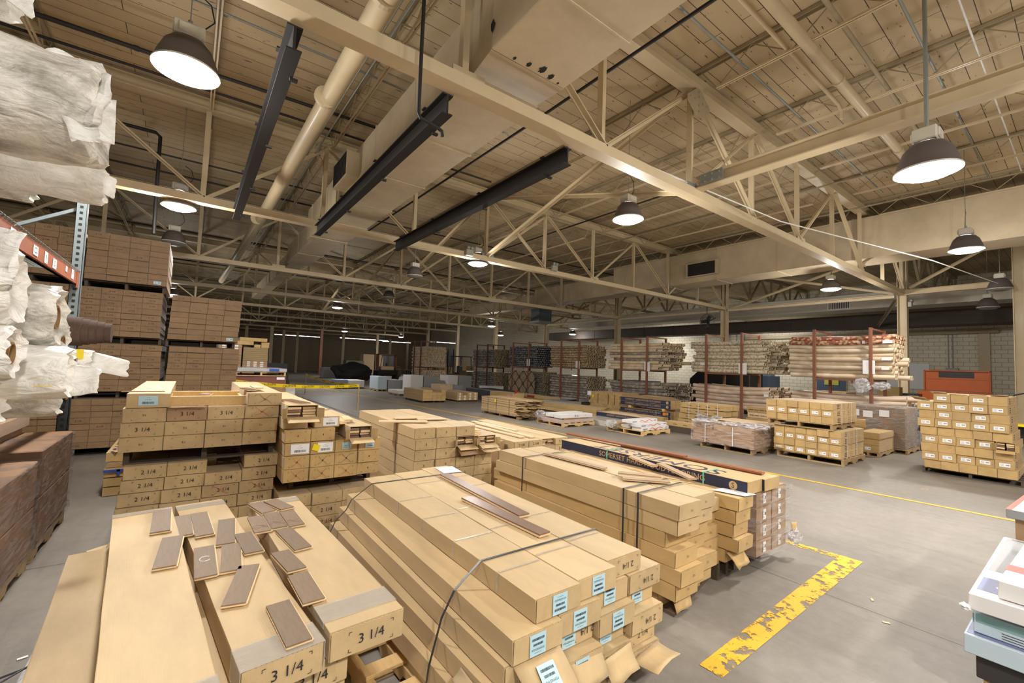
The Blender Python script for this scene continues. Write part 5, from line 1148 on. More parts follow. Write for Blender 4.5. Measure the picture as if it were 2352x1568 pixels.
def slabpile(x0, x1, y0, y1, z0, n, th, m, label, lab2, seed=0, group=None, labels=0):
    for i in range(n):
        o = simple_box(x0, x1, y0, y1, z0+i*th, z0+i*th+th-.002, m, 'flat_carton', f'{ORD[n-i]} flat carton from top, {label}', 'carton', .003, group)
        for q in range(labels):
            w_ = (x1-x0); link('shipping_label', cached(('sl', labels, round(th, 3)), lambda: MB().box(-.04, .04, -.002, 0, .012, th-.014).mesh('shipping_label', WHITE)), o, (w_*((q+.5)/labels-.5)*.8, -(y1-y0)/2-.001, 0))
OLV = plain('olive_carton', srgb(150, 128, 88), .7)
slabpile(.6, 1.16, 14.5, 15.7, .62, 18, .075, BROWN, 'left part of the load over the tape', '', labels=3)
slabpile(1.2, 1.82, 14.5, 15.7, 1.52, 7, .055, OLV, 'right part of the load over the tape', '')
slabpile(1.2, 1.82, 14.5, 15.7, 1.24, 5, .055, BROWN, 'lower right part of the load over the tape', '', labels=3)
pallet((.6, 14.5, 0), 0, 1.25, 1.2, 'pallet below the tall load over the caution tape', DARKWOOD, .12); simple_box(.6, 1.83, 14.52, 15.7, .122, .618, BROWN, 'large_carton', 'large carton base under the tall load over the tape', 'carton'); simple_box(1.2, 1.83, 14.52, 15.7, .62, 1.238, BROWN, 'large_carton', 'second large carton base under the tall load over the tape', 'carton')
for i, (x0, x1, z, hh, d) in enumerate([(1.04, 1.44, 1.972, .11, 'long tan carton, left on top of the load over the tape'), (1.46, 1.62, 1.906, .09, 'small tan carton, middle on top of the load over the tape'), (1.64, 1.84, 1.906, .16, 'short tan carton, right on top of the load over the tape'), (1.1, 1.78, 2.084, .1, 'topmost tan carton of the load over the caution tape')]):
    simple_box(x0, x1, 14.5, 15.6, z, z+hh, TAN, 'flat_carton', d, 'carton')
for i in range(4): simple_box(2.2-.05*i, 3.4-.03*i, 20+.1*i, 21.4, .35*i, .345+.35*i, plain('dark_green_pack', (.02, .03, .028), .5), 'dark_pack', f'{ORD[4-i]} dark green bundle from top, behind the caution tape', 'bundle')
for i, (z, d) in enumerate(((.0, 'bottom'), (.44, 'middle'), (.66, 'top'))): simple_box(2.06+.0*i, 2.36-.03*i, 12.8, 14, z, z+(.438, .218, .19)[i], PWHITE, 'carton', f'{d} white carton beside the load behind the caution tape', 'carton')
# caution tape and its posts
STAKE = plain('stake_metal', srgb(150, 150, 140), .5, metal=.3)
for i, (x, y, h_, m, d) in enumerate([(4.43, 14.25, .86, plain('stake_tan', srgb(170, 145, 95), .6), 'thin tan stake holding the near corner of the caution tape'), (4.33, 21.8, .95, STAKE, 'grey stake holding the far corner of the caution tape')]):
    e = empty('stake', d, 'post', (x, y, 0)); MB().tube([(0, 0, .02), (0, 0, h_)], .02, 8).build('post', m, e); MB().lathe([(0.001, .02), (.16, .015), (.17, 0), (.001, 0)], 20).build('foot', GREYSTEEL, e)
def ctape(p, q, w_, label, n):
    p, q = Vector(p), Vector(q); b = MB(); NS = 24; pts = []
    for i in range(NS+1):
        t = i/NS; c = p.lerp(q, t); c.z -= .10*math.sin(math.pi*t); pts.append(c)
    for a, c in zip(pts, pts[1:]): b.quad(a+Vector((0, 0, -w_/2)), c+Vector((0, 0, -w_/2)), c+Vector((0, 0, w_/2)), a+Vector((0, 0, w_/2)))
    o = b.build('caution_tape', CAUT, fixn=False); md = o.modifiers.new('s', 'SOLIDIFY'); md.thickness = .001; tag(o, label, 'caution tape')
    d = (q-p); d.z = 0; d.normalize(); nn = Vector((d.y, -d.x, 0)); t_ = MB()
    for i in range(n):
        t = (i+.5)/n; c = p.lerp(q, t); c.z -= .10*math.sin(math.pi*t); sl = (p.lerp(q, t+.02)-p.lerp(q, t-.02)); 
        text_into(t_, 'CAUTION', w_*.95, c+nn*.004, d, (0, 0, 1), 1.25)
    t_.build('tape_lettering', INK, o, fixn=False)
ctape((.2, 10.6, 1.19), (4.43, 14.23, .83), .085, 'yellow CAUTION tape strung across in front of the wrapped loads', 8)
ctape((4.33, 21.8, .9), (4.45, 14.28, .83), .085, 'second run of yellow CAUTION tape going back to the far stake', 6)
# ================================================================ mid ground right: double pallet of boxes
CK[0] = 'shipping_box'
def fds(r, k, R_, C_): return dict(lab=dict(w=.11, h=.055, st='S')) if r % 2 == 1 else {}
def fds2(r, k, R_, C_): return dict(lab=dict(w=.11, h=.055, st='S')) if r % 2 == 0 else {}
PX = 9.83
pallet((PX+.02, 4.0, 0), -math.pi/2, 1.14, 1.25, 'pallet at the floor under the doubled box load', OLDWOOD, .125, nd=6)
ds1 = pile((PX, 4.05, .128), -math.pi/2, 6, 4, .19, .125, 1.3, TAN, 'lower load, doubled box stack', fds2, seed=51, det=1, jy=.02)
pallet((PX-.02, 4.16, .128+4*.1265+.002), -math.pi/2, 1.14, 1.25, 'middle pallet between the two loads of boxes', OLDWOOD, .118)
zt = .128+4*.1265+.002+.12
ds2 = pile((PX-.02, 4.19, zt), -math.pi/2, 6, 3, .195, .13, 1.3, TAN, 'upper load, doubled box stack', fds, seed=52, det=1)
def side_print(o, w, h, L, both=True):
    def mk():
        b = MB(); x = w/2+.0012
        for i in range(3):
            z = h*(.25+.25*i)
            for j in range(12): b.box(x-.0004, x, .2+.012*j, .207+.012*j, z-.008, z+.008)
            b.box(x-.0004, x, .5, .62, z-.002, z+.002); b.box(x-.0004, x, .8, .86, z-.004, z+.004)
            b.box(x-.0004, x, .95, 1.1, z-.001, z+.001)
        return b.mesh('side_print', plain('grey_ink', (.06, .05, .04), .7), fixn=False)
    link('side_print', cached(('sp', w, h, L), mk), o)
for d_, w_, h_ in ((ds1, .19, .125), (ds2, .195, .13)):
    for (r, k), o in d_.items():
        if k == 5: side_print(o, w_, h_, 1.3)
for z0, z1, y, nm in ((.12, .64, 2.90, 'lower'), (zt-.01, zt+.395, 2.98, 'upper')):
    for x, c_ in ((PX+.3, 'near'), (PX+.85, 'far')): tag(MB().box(x, x+.014, y-.012, y-.010, z0, z1).box(x, x+.014, y-.012, y+1.1, z1, z1+.0016).build('strap', WSTRAP), f'{c_} white strap round the {nm} load of boxes', 'strap')
flap(PX-.03, 3.93, .2, (0, 1, 0), (-.8, .0, -.1), .19, .06, 'loose box end hanging at the lower left of doubled stack', TAN)
# tall stack of boxes at right
def frs(r, k, R_, C_):
    if (r, k) == (3, 4): return dict(m=BROWN)
    return dict(lab=dict(w=.12, h=.06, st='S')) if (r+k*0) % 2 == 1 or (r > 4 and (r+k) % 2) else {}
pallet((10.78, 1.95, 0), -math.pi/2, 1.2, 1.25, 'dark pallet under the tall leaning box stack', DARKWOOD, .1)
rs = pile((10.75, 1.92, .102), -math.pi/2, 5, 9, .218, .145, 1.25, TAN, 'tall leaning box stack at right', fix(frs), seed=61, det=1, skip={(8, 0), (3, 4)}, jx=.02, jy=.03, xoff=[-.0, -.01, -.03, -.03, -.05, -.06, -.08, -.09, -.08], jr=.02)
e = open_carton(10.76, 1.92-.218*4.5-.0, .102+3*.1465, .21, .143, 1.2, 'open box with dark board ends in the tall leaning stack', m=TAN, rz=-math.pi/2, fillseed=3)
for i in range(4): flap(10.85+.02*i, 1.72-.24*i, 1.428, (0, 1, 0), (-.7, 0, [.12, -.05, .0, .1][i]), .21, .12, f"{ORD[i+1]} open top flap from left on the tall leaning stack", SAND, .01)
flap(10.76, 1.93, 1.3, (0, 1, .1), (-.6, .3, .35), .2, .12, 'raised flap at the upper left corner of the tall stack', TAN)
for (r, k), o in rs.items():
    if k == 4: side_print(o, .218, .145, 1.25)
# smaller goods round them
for i, (x, y, z, w_, h_, l_, d) in enumerate([(11.7, 3.15, .1, .36, .14, 1.3, 'bottom'), (11.72, 3.15, .242, .36, .13, 1.3, 'middle'), (11.7, 3.14, .374, .36, .13, 1.3, 'top')]):
    carton((x, y-.18, z), -math.pi/2, w_, h_, l_, TAN, f'{d} wide box of the small load behind the doubled stack', spec=dict(lab=dict(w=.1, h=.06, st='S')) if i == 0 else None)
pallet((11.7, 3.16, 0), -math.pi/2, .38, 1.3, 'pallet under the small load behind the doubled stack', OLDWOOD, .098)
pallet((12.8, 3.75, 0), -math.pi/2, 1.2, 1.2, 'pallet under the grey film wrapped load', OLDWOOD, .1)
simple_box(12.85, 13.9, 2.6, 3.7, .102, 1.0, BROWN, 'large_carton', 'big brown carton inside grey film with white labels', 'carton')
film_shell(12.83, 13.93, 2.57, 3.72, .07, 1.02, 'grey stretch film round the big brown carton', wrap_mat('grey_film', srgb(170, 172, 175), .38, .3, 5), seed=8)
for i, (y, z) in enumerate(((3.5, .86), (3.25, .84), (2.95, .88))): tag(MB().box(12.815, 12.82, y-.09, y+.09, z-.09, z+.06).build('shipping_label', WHITE), f"{['left','middle','right'][i]} white label on the grey wrapped load", 'label')
flap(12.3, 3.3, .52, (0, 1, 0), (-.2, 0, .9), .3, .22, 'upright open flap of the box load behind the doubled stack', TAN, .02)
simple_box(13.9, 14.9, 1.9, 2.5, .12, .8, BROWN, 'carton', 'brown carton load left of the tall leaning stack', 'carton'); pallet((13.9, 2.5, 0), -math.pi/2, .6, 1.0, 'pallet left of the tall leaning stack', OLDWOOD, .118)
film_shell(13.88, 14.92, 1.88, 2.52, .3, .83, 'white streaked film round the load left of the tall stack', FILMW, seed=10)
CK[0] = 'flooring_carton'
# long film wrapped tan load
pallet((9.3, 5.36, 0), -math.pi/2, 1.12, 1.1, 'pallet under the film wrapped tan cartons', OLDWOOD, .13)
for i, (z, h_, d) in enumerate(((.132, .15, 'lower'), (.284, .13, 'upper'))):
    simple_box(9.26+.02*i, 10.35, 4.2+.04*i, 5.52, z, z+h_, BROWN, 'large_carton', f'{d} tray carton of the film wrapped tan load', 'carton')
for i in range(3): simple_box(9.3, 10.32, 4.25+.42*i, 4.64+.42*i, .417, .52, BROWN, 'carton', f"{['right','middle','left'][i]} top carton of the film wrapped tan load", 'carton')
film_shell(9.24, 10.38, 4.18, 5.54, .12, .53, 'glossy stretch film round the tan cartons', wrap_mat('rosy_film', srgb(214, 196, 190), .28, .12, 4), seed=12, top=False)
for i, (y, s_) in enumerate(((5.3, .16), (4.7, .14), (4.35, .15))): crumple((9.45+.1*i, y, .55), s_, f"{['left','middle','right'][i]} bunch of loose film on the wrapped tan load", seed=20+i, sc=(1.4, 2, .45))
for y, d in ((5.2, 'left'), (4.6, 'right')): tag(MB().box(9.222, 9.226, y, y+.014, .13, .53).build('strap', WSTRAP), f'{d} white strap down the wrapped tan load', 'strap')
# white cartons with red wave print on a new pallet
pallet((9.2, 8.0, 0), -math.pi/2, 1.15, 1.2, 'new pale pallet carrying white cartons, aisle side', PINE, .125)
WAVE = plain('red_orange_print', srgb(205, 86, 50), .5); NB = plain('navy_print', srgb(60, 66, 110), .5)
for i, (x, y, z, l_, a) in enumerate([(9.25, 6.9, .127, 1.15, 0), (9.22, 6.92, .207, 1.2, .04), (9.15, 7.15, .287, 1.1, .0), (9.3, 7.3, .127, 1.1, 0)]):
    o = MB().box(0, l_, 0, .3, 0, .077).build('carton', PWHITE, bevel=.004); o.location = (x, y, z); o.rotation_euler = (0, 0, a); tag(o, f"{['lowest','middle','topmost','rear'][i]} white carton with an orange wave, on the new pale pallet", 'carton')
    b = MB(); P = []
    for q in range(13): P.append((.35+.045*q, -.0012, .03+.02*math.sin(q*.9)+.0015*q))
    for p, q_ in zip(P, P[1:]): b.bar(p, q_, .0008, .018-.001*abs(6-P.index(p)))
    b.build('wave_print', WAVE, o, fixn=False); b = MB()
    for q in range(6): b.box(.06+.03*q, .082+.03*q, -.0012, -.0004, .02, .045); b.box(l_-.16+.02*q, l_-.145+.02*q, -.0012, -.0004, .03, .05)
    b.build('navy_print', NB, o, fixn=False)
crumple((9.1, 7.75, .2), .14, 'crumpled white film beside the white cartons', seed=31, sc=(1, 1.2, .7))
for i in range(5): simple_box(9.15+.03*i, 9.9, 7.55+.02*i, 7.85, .127+.022*i, .147+.022*i, OLDWOOD, 'flooring_plank', f'{ORD[5-i]} short brown board from top on the new pale pallet', 'plank')
# second white load (18161)
pallet((8.35, 9.95, 0), -math.pi/2, 1.1, 1.3, 'pallet under the pinkish wrapped packs', PINE, .11)
simple_box(8.35, 9.6, 8.85, 9.95, .112, .2, plain('pinkish_pack', srgb(196, 172, 162), .3, coat=.6, var=.2), 'wrapped_pack', 'pinkish film wrapped pack on the low pallet', 'pack')
for i, (x, y, z, a) in enumerate([(8.35, 8.9, .235, 0), (8.4, 9.3, .235, .03)]):
    o = MB().box(0, 1.25, 0, .3, 0, .1).build('carton', PWHITE, bevel=.004); o.location = (x, y, z); o.rotation_euler = (0, 0, a); tag(o, ['long white carton marked 18161 on the pinkish pack', 'long white carton behind the one marked 18161'][i], 'carton')
    if not i: b = MB(); text_into(b, '18161', .08, (.6, -.001, .05), (1, 0, 0), (0, 0, 1)); text_into(b, 'C', .05, (.95, -.001, .05), (1, 0, 0), (0, 0, 1)); b.build('carton_number', INK, o, fixn=False)
for i, y in enumerate((8.95, 9.45)): simple_box(8.5, 9.4, y, y+.08, .2005, .2335, PINE, 'wood_strip', f"{['near','far'][i]} wooden strip under the long white cartons", 'wood strip')
crumple((8.4, 9.85, .24), .16, 'torn film and white paper at left of the pinkish pack', seed=33, sc=(1, 1.2, .8)); flap(8.35, 9.9, .26, (.3, 1, 0), (-.6, .5, .2), .3, .16, 'brown torn flap left of the pinkish pack', BROWN, .03)
# low flat white pack between
simple_box(9.75, 11.0, 8.5, 9.6, .0, .15, plain('marble_pack', srgb(190, 184, 172), .3, var=.25, coat=.5), 'wrapped_pack', 'low grey white wrapped pack between two pallets', 'pack')
printed_box(10.65, 7.7, .155, .9, .12, 2.0, 'low flat printed carton reading SOMERSET HARDWOOD FLOORING', side=[('SOMERSET HARDWOOD FLOORING', 1.0, .07)], emblem=False); simple_box(10.7, 11.5, 7.75, 9.6, .0, .15, OLDWOOD, 'dunnage_stack', 'board base under the low flat printed carton', 'board')
for i in range(5): simple_box(10.68+.1*i, 10.76+.1*i, 8.0+.12*i, 9.5, .2765, .288, SAND, 'flooring_plank', f'{ORD[i+1]} pale plank from left on the low flat printed carton', 'plank')
# printed stack (two by two)
pallet((12.0, 9.85, 0), -math.pi/2, 1.9, .8, 'pallet under the navy printed cartons', OLDWOOD, .12)
for i, z in enumerate((.122, .262, .402+.02, .562)):
    for j in range(2):
        zz = [.122, .255, .47, .603][i]; printed_box(12.0+.29*j, 7.9, zz, .28, .13, 1.95, f"{['bottom','second','third','top'][i]} navy carton, {['front','rear'][j]} one, printed SOMERSET HARDWOOD FLOORING", side=[('SOMERSET HARDWOOD FLOORING', 1.05, .085)] if j == 0 else None, emblem=(j == 0))
for i, y in enumerate((8.1, 9.4)): simple_box(11.98, 12.6, y, y+.1, .3865, .4685, PINE, 'wood_strip', f"{['right','left'][i]} wooden spacer between the navy cartons", 'wood strip')
tag(MB().box(11.975, 11.982, 8.05, 8.16, .27, .36).build('orange_tag', ORANGE_TAG), 'orange tag on the navy printed cartons', 'tag'); tag(MB().box(11.975, 11.981, 8.4, 8.415, .13, .4).build('strap', GREENSTRAP), 'mint green strap on the navy printed cartons', 'strap')
for i in range(6): simple_box(12.0+.02*i, 12.6, 7.95+.05*i, 9.7-.1*i, .735+.014*i, .747+.014*i, DULL if i % 2 else OLDWOOD, 'flooring_plank', f'{ORD[6-i]} loose board sheet from top over the navy cartons', 'plank')
# tan long cartons with text
def longprint(x, y, z, L, w_, h_, label, m=TAN):
    o = MB().box(0, w_, 0, L, 0, h_).build('carton', m, bevel=.003); o.location = (x, y, z); tag(o, label, 'carton'); b = MB()
    for q in range(4): b.box(-.0012, -.0004, L*(.15+.2*q), L*(.15+.2*q)+.12, h_*.42, h_*.55)
    b.build('side_print', plain('grey_ink', (0, 0, 0)), o, fixn=False); return o
for r in range(5):
    for j in range(2): longprint(11.6+.35*j, 5.95+.03*((r*3) % 4), .0+.145*r+(.012*r), 1.35, .33, .14, f"{ORD[5-r]} long tan printed carton from top, {['front','rear'][j]} row, left of doubled stack")
for r in range(5): longprint(12.65, 5.2+.02*(r % 3), .0+.15*r, .7, .5, .145, f"{ORD[5-r]} short tan carton from top, next to the doubled stack", SAND if r % 2 else TAN)
for i in range(4): strap_loop(0, 0, 0, 0, 6.2+.28*i, f'{ORD[i+1]} white strap from right over the long tan cartons', m=WSTRAP, steps=[(11.594, .3), (11.594, .79), (12.2, .79)])
for i, (y, d) in enumerate(((6.6, 'left'), (6.15, 'right'))): crumple((11.5, y, .42), .1, f'{d} bunch of loose film on the long tan cartons', seed=41+i, sc=(.6, 1.6, .8))
longprint(10.75, 5.75, .16, 1.5, .3, .12, 'single long tan carton on dark boards behind the wrapped load', TAN); simple_box(10.75, 11.05, 5.8, 7.2, 0, .157, DARKWOOD, 'dunnage_stack', 'dark broken pallet boards behind the wrapped load', 'board')
for i in range(5): simple_box(10.2+.16*i, 10.34+.16*i, 4.3+.1*(i % 2), 5.5, .3, .312, SAND, 'flooring_plank', f'{ORD[i+1]} pale loose plank beyond the wrapped tan load', 'plank').location.z = .535
# ridge pile of rough sawn boards
random.seed(77)
pallet((8.12, 12.5, 0), -math.pi/2, 1.9, 1.2, 'pallet under the rough sawn boards', OLDWOOD, .1)
RS = [plain('rough_board_a', srgb(176, 150, 108), .85, var=.2, scale=8, stretch=(1, 5, 1)), plain('rough_board_b', srgb(150, 124, 86), .85, var=.2, scale=8), plain('rough_board_c', srgb(196, 170, 128), .85, var=.2, scale=8)]
for r in range(19):
    for k in range(6):
        x = 8.1+.158*k; y0 = 10.3+random.random()*.45; 
        o = simple_box(x, x+.15, y0, 12.58+random.random()*.05, .102+.0255*r, .102+.0255*r+.0245, random.choice(RS), 'sawn_board', f'{ORD[19-r]} board from top, {ORD[k+1]} column, rough sawn bundle', 'board', 0)
for i, y in enumerate((12.2, 11.7, 11.0)): strap_loop(0, 0, 0, 0, y, f'{ORD[i+1]} dark strap from left round the rough sawn bundle', steps=[(8.092, .1), (8.092, .59), (9.06, .59)], w=.014)
tag(MB().box(8.082, 8.088, 11.72, 11.8, .44, .54).build('yellow_tag', YELLOW), 'yellow tag on the rough sawn bundle', 'tag')
# long tan cartons behind the rough bundle
for r in range(2):
    for j in range(3): carton((11.0+.3*j+.0, 9.9+.05*j, .05+.13*r), 0, .29, .125, 3.0-.2*j, TAN, f"{['lower','upper'][r]} long carton, {['left','middle','right'][j]}, low pile right of the rough bundle", det=1, spec=dict(lab=dict(w=.07, h=.08, st='P', m=BLUE_LABEL)) if r == 0 and j != 1 else None)
simple_box(10.9, 11.8, 10.0, 12.6, 0, .048, DARKWOOD, 'dunnage_stack', 'dark base under the low long cartons', 'board')
flap(11.35, 9.93, .3, (1, .2, 0), (.2, -.6, .3), .25, .14, 'white torn flap on the low long cartons', SAND)
# brick patterned stack of small cartons
n = 0
for r in range(6):
    for k in range(7):
        y = 11.9-.215*k-(.1 if r % 2 else 0); o = simple_box(12.6, 13.6, y-.212, y, .12+.11*r, .228+.11*r, TAN, 'small_carton', f'{ORD[6-r]} row {ORD[k+1]} carton from left, brick laid stack', 'carton')
pallet((12.6, 11.9, 0), -math.pi/2, 1.5, 1.0, 'pallet under the brick laid stack', OLDWOOD, .118)
for i, y in enumerate((11.4, 10.9, 10.6)): tag(MB().box(12.59, 12.595, y, y+.02, .35, .72).build('strap', BLKPLASTIC), f'{ORD[i+1]} dark strap from left on the brick laid stack', 'strap')
tag(MB().box(12.57, 12.58, 11.75, 11.95, .62, .78).build('paper_sign', WHITE), 'white paper on the brick laid stack', 'sign'); tag(MB().box(12.575, 12.58, 11.62, 11.7, .55, .65).build('yellow_tag', YELLOW), 'yellow tag on the brick laid stack', 'tag')
# flat goods further back
REDC = plain('red_carton', srgb(150, 52, 36), .5)
for i, (x, y, l_, d) in enumerate([(12.0, 13.4, 1.6, 'near'), (12.2, 15.0, 1.6, 'far')]):
    o = simple_box(x, x+.5, y, y+l_, .3, .4, TAN, 'carton', f'{d} long low carton with a red end by the carpet racks', 'carton'); MB().box(-.253, -.25, l_/2-.5, l_/2, 0, .1).build('red_panel', REDC, o)
    simple_box(x, x+.5, y+.02, y+l_-.02, 0, .298, OLDWOOD, 'dunnage_stack', f'board base under the {d} red ended carton', 'board')
simple_box(11.5, 12.3, 12.0, 13.3, .0, .34, GREYC, 'wrapped_pack', 'low silver wrapped pack before the gold carpet rolls', 'pack'); simple_box(10.9, 11.45, 12.9, 14.6, .0, .25, PWHITE, 'carton', 'low white flat carton behind the rough bundle', 'carton')
simple_box(11.0, 12.4, 16.4, 18.6, .0, .48, plain('charcoal_pack', srgb(62, 64, 72), .5, var=.2), 'wrapped_pack', 'charcoal wrapped load behind the rough bundle', 'pack')
for i, (x, y, l_, d) in enumerate([(10.8, 14.4, 1.9, 'lower'), (10.9, 14.6, 1.7, 'upper')]):
    simple_box(x, x+.6, y, y+l_, .0+.25*i, .24+.25*i, TAN, 'carton', f'{d} tan carton before the damask rug', 'carton')
tag(MB().box(10.88, 10.89, 14.7, 14.98, .33, .42).build('pink_paper', plain('pink', srgb(236, 160, 190), .5)), 'pink paper on the tan cartons', 'paper')
tag(MB().obox((11.1, 14.62, .56), (.12, .05, .05), (0, .004, 0), (.0, -.03, .08)).build('red_flap', plain('red_flap', srgb(196, 70, 40), .5)), 'red printed flap sticking up before the damask rug', 'flap')
def fb1(r, k, R_, C_): return dict(t='', br=0)
pile((7.72, 16.45, .08), 0, 5, 4, .205, .11, 2.0, TAN, 'lone pile on the open floor', None, seed=71, det=1, skip={(3, 2), (3, 3)}, jx=.002)
pallet((7.75, 16.5, 0), 0, 1.0, 1.8, 'pallet under the lone pile on the open floor', DARKWOOD, .078)
pile((9.4, 16.6, .06), 0, 4, 3, .26, .11, 1.9, TAN, 'low pile with white labels', lambda r, k, R_, C_: dict(lab=dict(w=.09, h=.08, st='S')), seed=72, det=1, skip={(2, 1)}); pallet((9.45, 16.65, 0), 0, .98, 1.7, 'pallet under the low white labelled pile', DARKWOOD, .058)
for i, (x0, x1, y0, y1, z0, z1, m, d) in enumerate([(9.9, 10.6, 19.2, 20.2, 0, .6, SAND, 'pale plywood pack behind the lone pile'), (10.7, 11.3, 19.4, 20.4, 0, .55, GREYC, 'grey pack beside the pale plywood'), (9.5, 10.2, 21.8, 22.9, 0, .95, PWHITE, 'white wrapped stack in front of the carpet ends'), (10.25, 11.1, 21.8, 22.9, 0, .92, GREYC, 'grey wrapped stack beside the white one'),
        (11.4, 12.0, 21.2, 22.2, 0, 1.0, PWHITE, 'second white wrapped stack, nearer the forklift'), (12.05, 12.9, 21.2, 22.2, 0, 1.0, GREYC, 'second grey wrapped stack, nearer the forklift'), (12.9, 14.0, 19.6, 20.4, 0, .5, PWHITE, 'row of white cartons before the grey carpets'), (8.3, 8.8, 23.4, 24.8, .1, .8, PBLUE, 'tall silver sheeted pack left of centre'), (8.85, 9.7, 23.4, 24.8, .1, .62, GREYC, 'silver slatted pack left of centre'),
        (7.3, 8.2, 25.4, 26.6, .1, .5, PWHITE, 'white wrapped pack beyond the tape corner'), (6.6, 7.25, 25.3, 26.4, .1, .52, plain('blue_grey_pack', srgb(120, 130, 165), .4), 'bluish wrapped pack beyond the tape corner'), (8.2, 8.9, 20.2, 21.6, .08, .25, PWHITE, 'low white carton pack, right of the aisle line'), (8.7, 9.3, 18.8, 20.4, .08, .28, PWHITE, 'second low white pack near the lone pile')]):
    o = simple_box(x0, x1, y0, y1, z0, z1, m, 'wrapped_pack', d, 'pack', .012)
    b = MB(); zz = .05
    while zz < z1-z0-.02: b.box(-(x1-x0)/2-.002, (x1-x0)/2+.002, -(y1-y0)/2-.002, (y1-y0)/2+.002, zz, zz+.006); zz += .07
    b.build('layer_edges', GREYC, o)
    if z0: pallet((x0, y0, 0), 0, x1-x0, y1-y0, 'pallet under the '+d, OLDWOOD, z0-.001)
# ================================================================ carpet roll racks
_RC = {}
def rollmesh(key, r, L, bend, core, var):
    def mk():
        b = MB(); n = 12; ny = 6; rn = random.Random(var*7); ph = rn.random()*6
        b.cur = 0; vs = []
        for j in range(ny+1):
            t = j/ny; y = L*t; dz = bend*math.sin(math.pi*t)*-1; dx = .012*math.sin(math.pi*t+ph); rr = r*(1+.05*math.sin(t*9+ph))*(.93 if j in (0, ny) else 1)
            for k in range(n): a = 2*math.pi*k/n; vs.append((rr*math.cos(a)+dx, y, rr*math.sin(a)+dz))
        b._add(vs, [(j*n+k, (j+1)*n+k, (j+1)*n+(k+1) % n, j*n+(k+1) % n) for j in range(ny) for k in range(n)])
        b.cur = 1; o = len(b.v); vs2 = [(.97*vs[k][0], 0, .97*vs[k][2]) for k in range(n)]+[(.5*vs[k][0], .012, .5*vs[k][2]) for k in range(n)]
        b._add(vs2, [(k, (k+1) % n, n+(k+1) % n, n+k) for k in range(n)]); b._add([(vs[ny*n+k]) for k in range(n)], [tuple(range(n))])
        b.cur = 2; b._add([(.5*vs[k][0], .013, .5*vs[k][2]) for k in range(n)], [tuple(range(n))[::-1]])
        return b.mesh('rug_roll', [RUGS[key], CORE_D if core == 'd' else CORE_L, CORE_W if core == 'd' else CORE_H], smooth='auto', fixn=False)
    return cached(('roll', key, r, L, bend, core, var), mk)
STUFF = []; NR = [0]
RN = {1: 'nearest rack at right', 2: 'second rack from right', 3: 'third rack from right', 4: 'fourth rack, gold carpets', 5: 'fifth rack, dark carpets', 6: 'sixth rack, grey carpets', 7: 'far rack, tan carpets'}
def rolls(ri, tier, x0, y0, L, z0, rows, deep, r, key, keys=None, bend=.02, ragged=.12, core='l', seed=1):
    rnd = random.Random(seed); cells = []
    for j in range(rows):
        for k in range(deep):
            ky = (keys or {}).get(rows-1-j, key)
            x = x0+r+k*(2*r+.002)+(r if j % 2 else 0)*.9; z = z0+r+j*(2*r*.9); y = y0+rnd.random()*ragged-(.25*rnd.random() if rnd.random() < .1*ragged/.12 else 0)+ragged*.9*(k/deep)*(1 if ri in (2, 3) else 0)*-1.2
            me = rollmesh(ky, r, L, bend*(.3+j/rows), core, rnd.randrange(3))
            indiv = (ri <= 2) or (ri == 3 and (tier == 'upper' or k < 2)) or (ri in (4, 5, 6) and k == 0)
            if indiv:
                NR[0] += 1
                col_ = 'front column' if k == 0 else f'{ORD[k+1]} column back'
                tag(link('rug_roll', me, None, (x, y, z)), f"rolled rug, {ORD[rows-j]} row from top, {col_}, {tier} tier, {RN[ri]}", 'rug roll', f'rolled rugs on the {RN[ri]}')
            else: STUFF.append((me, Matrix.Translation((x, y, z))))
def rack(ri, x0, y0, y1, py, pz, shelf, deep=1.15, m=RUST):
    e = empty('rug_rack', f'rust red steel stacking frame, {RN[ri]}', 'rack', (x0-.05, (y0+y1)/2, 0)); cy_ = (y0+y1)/2
    for x in (-.03, deep+.05):
        for y in py: MB().box(x-.035, x+.035, y-cy_-.035, y-cy_+.035, 0, pz).build('post', m, e, bevel=.004)
    for x in (-.03, deep+.05): MB().box(x-.025, x+.025, py[0]-cy_, py[1]-cy_, shelf-.05, shelf).build('shelf_beam', m, e)
    for y in py:
        MB().box(-.03, deep+.05, y-cy_-.02, y-cy_+.02, pz-.05, pz-.01).build('top_bar', m, e); MB().box(-.03, deep+.05, y-cy_-.03, y-cy_+.03, shelf-.05, shelf).build('cross_beam', m, e)
        MB().box(-.03, deep+.05, y-cy_-.03, y-cy_+.03, .02, .09).build('base_beam', m, e)
    MB().box(-.045, -.015, cy_-cy_-.3, -.26, shelf-.12, shelf-.05).build('shelf_tab', m, e)
def sign(x, y, z, label, w_=.26, h_=.36, r_=.0):
    o = MB().box(-.004, 0, -w_/2, w_/2, -h_/2, h_/2).build('paper_sign', WHITE); o.location = (x, y, z); o.rotation_euler = (r_, 0, 0); tag(o, label, 'sign')
    b = MB()
    for i in range(4): b.box(-.0052, -.0045, -w_*.3+.01*i, w_*.3-.02*i, .1-.05*i, .106-.05*i)
    b.build('faint_lines', plain('pinkish_print', srgb(220, 150, 150), .6), o, fixn=False)
X_ = 14.5
rack(1, X_, 3.05, 5.5, (3.58, 4.87), 3.0, 1.62); rolls(1, 'upper', X_, 3.1, 2.42, 1.63, 10, 8, .066, 'beige', {0: 'rusty', 1: 'rusty'}, ragged=.08, seed=1, bend=.03); rolls(1, 'lower', X_-.02, 2.88, 2.6, .45, 6, 8, .07, 'pink', ragged=.12, seed=2, bend=.05)
